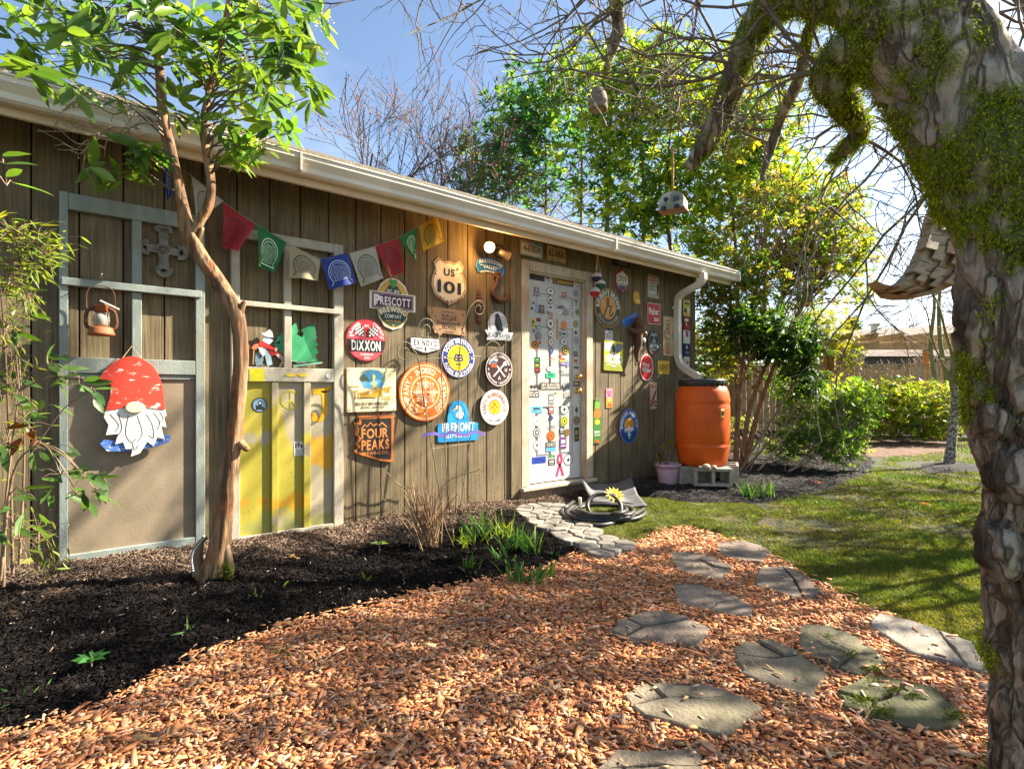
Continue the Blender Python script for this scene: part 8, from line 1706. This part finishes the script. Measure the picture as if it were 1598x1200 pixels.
col = palette(rng, N_, [(.62, .255, .105), (.68, .31, .135), (.48, .175, .066), (.70, .37, .185), (.56, .215, .082), (.64, .26, .10), (.68, .42, .25), (.30, .17, .10)], .18)
V, F, C = sliver(np.stack([x, y, z], 1), rng.uniform(0, 2*PI, N_), rng.normal(size=N_)*.14, rng.normal(size=N_)*.18, L_, W_, T_, col)
tag(link('wood_chips', np_mesh('wood_chips', V, F, False, C), attr_mat('wood_chip', .7, spec=.25, bump=.0006, bscale=260)), 'loose orange wood chips covering the path', None, None, 'stuff')
# a few strays on the stones and in the mulch
xx = []; 
for poly in STONE_POLYS[:11]:
    a, b = in_poly(poly, 26); xx += [(p, q, .042) for p, q in zip(a, b)][:9]
a, b = in_poly(MULCH, 2600); ok, d_ = seen(a, b); ed = np.array([min(math.hypot(p-e[0], q-e[1]) for e in edge) for p, q in zip(a, b)]); kp = ok & (rng.uniform(size=len(a)) < np.exp(-ed/.16)*.55+.015)
xx += [(p, q, float(mulch_h(p, q))+.010) for p, q in zip(a[kp], b[kp])]
S_ = np.array(xx); n = len(S_); V, F, C = sliver(S_, rng.uniform(0, 6.3, n), rng.normal(size=n)*.15, rng.normal(size=n)*.2, rng.uniform(.012, .04, n), rng.uniform(.005, .012, n), rng.uniform(.002, .004, n), palette(rng, n, [(.56, .33, .19), (.62, .42, .27), (.44, .24, .12)]))
tag(link('stray_chips', np_mesh('stray_chips', V, F, False, C), MATS['wood_chip']), 'stray wood chips scattered over stones and mulch', None, None, 'stuff')
# shredded bark mulch: black, with a browner sunlit tone painted in along the wall
def shreds(name, poly, n, label, zm=12, x0=-1.5, x1=14, y0=-3.6, y1=3):
    x, y = rng.uniform(x0, x1, n*4), rng.uniform(y0, y1, n*4); jx, jy = x+rng.normal(size=len(x))*.02, y+rng.normal(size=len(x))*.02
    m = inside(poly, jx, jy); ok, d_ = seen(x, y, .97, zm); m &= ok; m &= rng.uniform(size=len(x)) < np.clip(4.2/np.maximum(d_, 1), .12, 1); x, y = x[m][:n], y[m][:n]; k = len(x)
    z = (mulch_h(x, y)+rng.uniform(0, .014, k))*np.clip(.25+fall(poly, x, y), 0, 1); sunned = np.clip((y+.62)/.40+.6*vnoise(x, y, 4, 8), 0, 1)[:, None]
    c1 = palette(rng, k, [(.005, .004, .004), (.009, .007, .0065), (.016, .012, .010), (.007, .006, .006)], .3); c2 = palette(rng, k, [(.16, .11, .08), (.10, .068, .048), (.22, .16, .12), (.07, .045, .03)], .25); col = c1*(1-sunned)+c2*sunned
    lt = rng.uniform(size=k) > .992; col[lt] = (.28, .22, .16)
    V, F, C = sliver(np.stack([x, y, z], 1), rng.uniform(0, 6.3, k), rng.normal(size=k)*.4, rng.normal(size=k)*.4, rng.uniform(.010, .046, k), rng.uniform(.0022, .0065, k), rng.uniform(.0015, .0035, k), col)
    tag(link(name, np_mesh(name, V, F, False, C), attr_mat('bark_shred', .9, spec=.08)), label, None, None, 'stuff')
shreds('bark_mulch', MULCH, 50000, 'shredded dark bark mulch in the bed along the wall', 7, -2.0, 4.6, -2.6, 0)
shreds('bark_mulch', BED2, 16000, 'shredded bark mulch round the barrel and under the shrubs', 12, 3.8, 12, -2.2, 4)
# grass
def gblades(x, y, z, h, w, col, lean=.45):
    n = len(x); a = rng.uniform(0, 2*PI, n); ln = np.stack([rng.normal(size=n)*lean*h, rng.normal(size=n)*lean*h, h], 1); p = np.stack([x, y, z], 1); s_ = np.stack([np.cos(a), np.sin(a), np.zeros(n)], 1)*(w/2)[:, None]
    V = np.stack([p-s_, p+s_, p+ln*.55+s_*.7, p+ln], 1); F = np.concatenate([np.stack([np.arange(n)*4, np.arange(n)*4+1, np.arange(n)*4+2], 1), np.stack([np.arange(n)*4, np.arange(n)*4+2, np.arange(n)*4+3], 1)]); return V.reshape(-1, 3), F, np.repeat(col, 4, axis=0)
n = 420000
px = rng.uniform(1000, 1620, n); py = 668+(1075-668)*rng.uniform(size=n)**1.15
dx = (px-CXP)/FPX; t = CAM.z/((py-HORIZ)/FPX); X = (FWD.x+RGT.x*dx)*t; Y = CAM.y+(FWD.y+RGT.y*dx)*t
LAWN = gpoly([(1075, 824), (1120, 840), (1170, 860), (1215, 878), (1300, 928), (1345, 956), (1368, 952), (1422, 982), (1548, 1040), (1700, 1083), (2200, 900), (1900, 668), (1500, 664), (1482, 702), (1385, 714), (1352, 742), (1285, 766), (1200, 787), (1205, 800), (1170, 826), (1130, 838)])
m = inside(LAWN, X+rng.normal(size=n)*.03, Y+rng.normal(size=n)*.03)
cov = vnoise(X, Y, 1.5, 4)+.6*vnoise(X, Y, 4.5, 9)-.9*np.exp(-(((px-1235)/95)**2+((py-830)/30)**2))-.4*np.exp(-(((px-1300)/110)**2+((py-860)/24)**2))
m &= rng.uniform(size=n) < np.clip(.75+.5*cov, .12, 1); X, Y, t, cov = X[m], Y[m], t[m], cov[m]
on = np.zeros(len(X), bool)
for poly in STONE_POLYS: on |= inside(poly, X, Y)
ring = (X-yt.location.x)**2+((Y-yt.location.y))**2 < .62**2
kp = ~on & ~ring; X, Y, t, cov = X[kp][:150000], Y[kp][:150000], t[kp][:150000], cov[kp][:150000]; k = len(X)
c1 = palette(rng, k, [(.09, .155, .018), (.12, .19, .022), (.075, .13, .02)], .25); c2 = palette(rng, k, [(.165, .165, .022), (.14, .14, .018), (.20, .165, .05)], .25); w = np.clip(.62-.6*cov+rng.normal(size=k)*.15, 0, 1)[:, None]
V, F, C = gblades(X, Y, np.zeros(k)+.002, rng.uniform(.007, .032, k)*np.clip(.75+.4*cov, .45, 1.2), .0035+.0011*t, c1*(1-w)+c2*w, .7)
tag(link('lawn_grass', np_mesh('lawn_grass', V, F, False, C), m_grass), 'patchy green lawn grass at the right', None, None, 'stuff')
# moss fronds
x, y = in_poly(MOSS, 150000); x2, y2 = x[:46000], y[:46000]; k = len(x2); cv = vnoise(x2, y2, 3.1, 5); kp = rng.uniform(size=k) < np.clip(.75+.6*cv, .15, 1); x2, y2 = x2[kp], y2[kp]; k = len(x2)
V, F, C = gblades(x2, y2, moss_h(x2, y2)*fall(MOSS, x2, y2)-.002, rng.uniform(.005, .014, k), rng.uniform(.004, .008, k), palette(rng, k, [(.11, .135, .012), (.16, .18, .016), (.08, .10, .012), (.20, .20, .03)], .2), .8)
tag(link('moss_cushions', np_mesh('moss_cushions', V, F, False, C), MATS['moss_frond']), 'soft green moss cushions beside the hose', None, None, 'stuff')
# moss on the greenest flagstone
mm_ = []
for (cx, cy, r_, n) in ((1362, 1062, 14, 260), (1345, 1088, 16, 200), (1378, 1108, 14, 240), (1395, 1072, 10, 120), (1425, 1082, 9, 90), (1488, 1112, 14, 160), (1290, 990, 8, 70), (1358, 1042, 8, 70), (1330, 1018, 9, 90), (1365, 1040, 14, 100)):
    for _ in range(n):
        a = on_ground(cx+rng.normal()*r_*.7, cy+rng.normal()*r_*.35, .042); mm_.append((a.x, a.y, .036))
mm_ = np.array(mm_); k = len(mm_); V, F, C = gblades(mm_[:, 0], mm_[:, 1], mm_[:, 2], rng.uniform(.003, .009, k), rng.uniform(.003, .006, k), palette(rng, k, [(.09, .13, .012), (.13, .17, .015)], .25), 1.0)
tag(link('stone_moss', np_mesh('stone_moss', V, F, False, C), MATS['moss_frond']), 'little moss tufts growing on the flagstones', None, None, 'stuff')
# mulch ring of the young tree and the far brown bed
def blob(name, lab, px, py, rx, ry, mat, h=.05):
    V = []; n = 28
    for i in range(n): a = 2*PI*i/n; k_ = 1+.12*math.sin(3*a+1)+.07*math.sin(7*a); q = on_ground(px+rx*k_*math.cos(a), py+ry*k_*math.sin(a), .004); V.append((q.x, q.y, .004))
    c_ = on_ground(px, py, 0); V2 = [((x_+c_.x)/2, (y_+c_.y)/2, h*.8) for x_, y_, _ in V]; o_ = link(name, np_mesh(name, V+V2, [(i, (i+1) % n, n+(i+1) % n, n+i) for i in range(n)], True), mat); me2 = MB().add(V2, [tuple(range(n))])
    me = o_.data; bm = bmesh.new(); bm.from_mesh(me); bm.verts.ensure_lookup_table(); bm.faces.new([bm.verts[n+i] for i in range(n)]); bm.to_mesh(me); bm.free(); tag(o_, lab, None, None, 'structure')
blob('mulch_ring', 'black mulch ring round the young tree', 1484, 730, 56, 9, m_mulch, .06)
blob('brown_bed', 'brown leaf-littered bed before the hedge', 1400, 697, 80, 16, noisy('leaf_litter', (.085, .045, .026), (.17, .095, .058), 14, .95, .02, 60), .02)
blob('mulch_bed', 'dark mulch under the hedge', 1420, 678, 130, 8, m_mulch, .03)
# fallen leaves and sticks lying about
for px, py, c_, lab in ((462, 878, (.50, .34, .15), 'pale tan fallen leaf on the mulch by the crooked tree'), (1445, 789, (.30, .13, .05), 'brown fallen leaf on the far lawn'), (1275, 755, (.34, .12, .06), 'reddish fallen leaf in the dark bed'), (940, 950, (.24, .10, .045), 'dark red-brown lump of bark among the chips')):
    p = on_ground(px, py, .03); p.z = max(.03, mz(p)+.008) if py < 900 and px < 900 else .045
    V, F, C = leaf_arrays(np.tile([(0, 0, 0)], (5, 1)), np.c_[np.cos(np.arange(5)*1.1), np.sin(np.arange(5)*1.1), np.full(5, .2)], np.full(5, .055), np.full(5, .03), palette(rng, 5, [c_]), rng, 2); o_ = tag(link('fallen_leaf', np_mesh('fallen_leaf', V, F, True, C), m_leafsoft), lab, 'leaf'); o_.location = p
for pts, lab in (([(660, 927), (680, 924), (697, 922)], 'pale thin stick on the mulch before the chip edge'), ([(690, 985), (720, 970), (770, 966)], 'thin dark twig lying across the wood chips'), ([(300, 930), (325, 915), (340, 905)], 'slim twig at the foot of the crooked tree')):
    q = [on_ground(a, b, .05) for a, b in pts]
    for v in q: v.z = max(.05, mz(v)+.01) if pts[0][1] < 935 else .05
    q = smooth_path(q, 4); o_ = MB().tube([v-q[0] for v in q], .0035, 6).build('stick', m_twigl if 'pale' in lab else m_twig, None, True); o_.location = q[0]; tag(o_, lab, 'stick')
p = on_ground(38, 888, .1); p.z = mz(p)+.01; bm = bmesh.new(); bmesh.ops.create_icosphere(bm, subdivisions=3, radius=1)
for v in bm.verts: v.co = Vector((v.co.x*.055, v.co.y*.04, v.co.z*.03))*(1+.2*noise.noise(v.co*2))
me = bpy.data.meshes.new('stone'); bm.to_mesh(me); bm.free(); me.polygons.foreach_set('use_smooth', [True]*len(me.polygons)); o_ = tag(link('stone', me, noisy('mossy_stone', (.30, .24, .04), (.40, .33, .08), 20, .9, .003, 60)), 'yellowish mossy stone at the left foot of the shed', 'stone'); o_.location = p
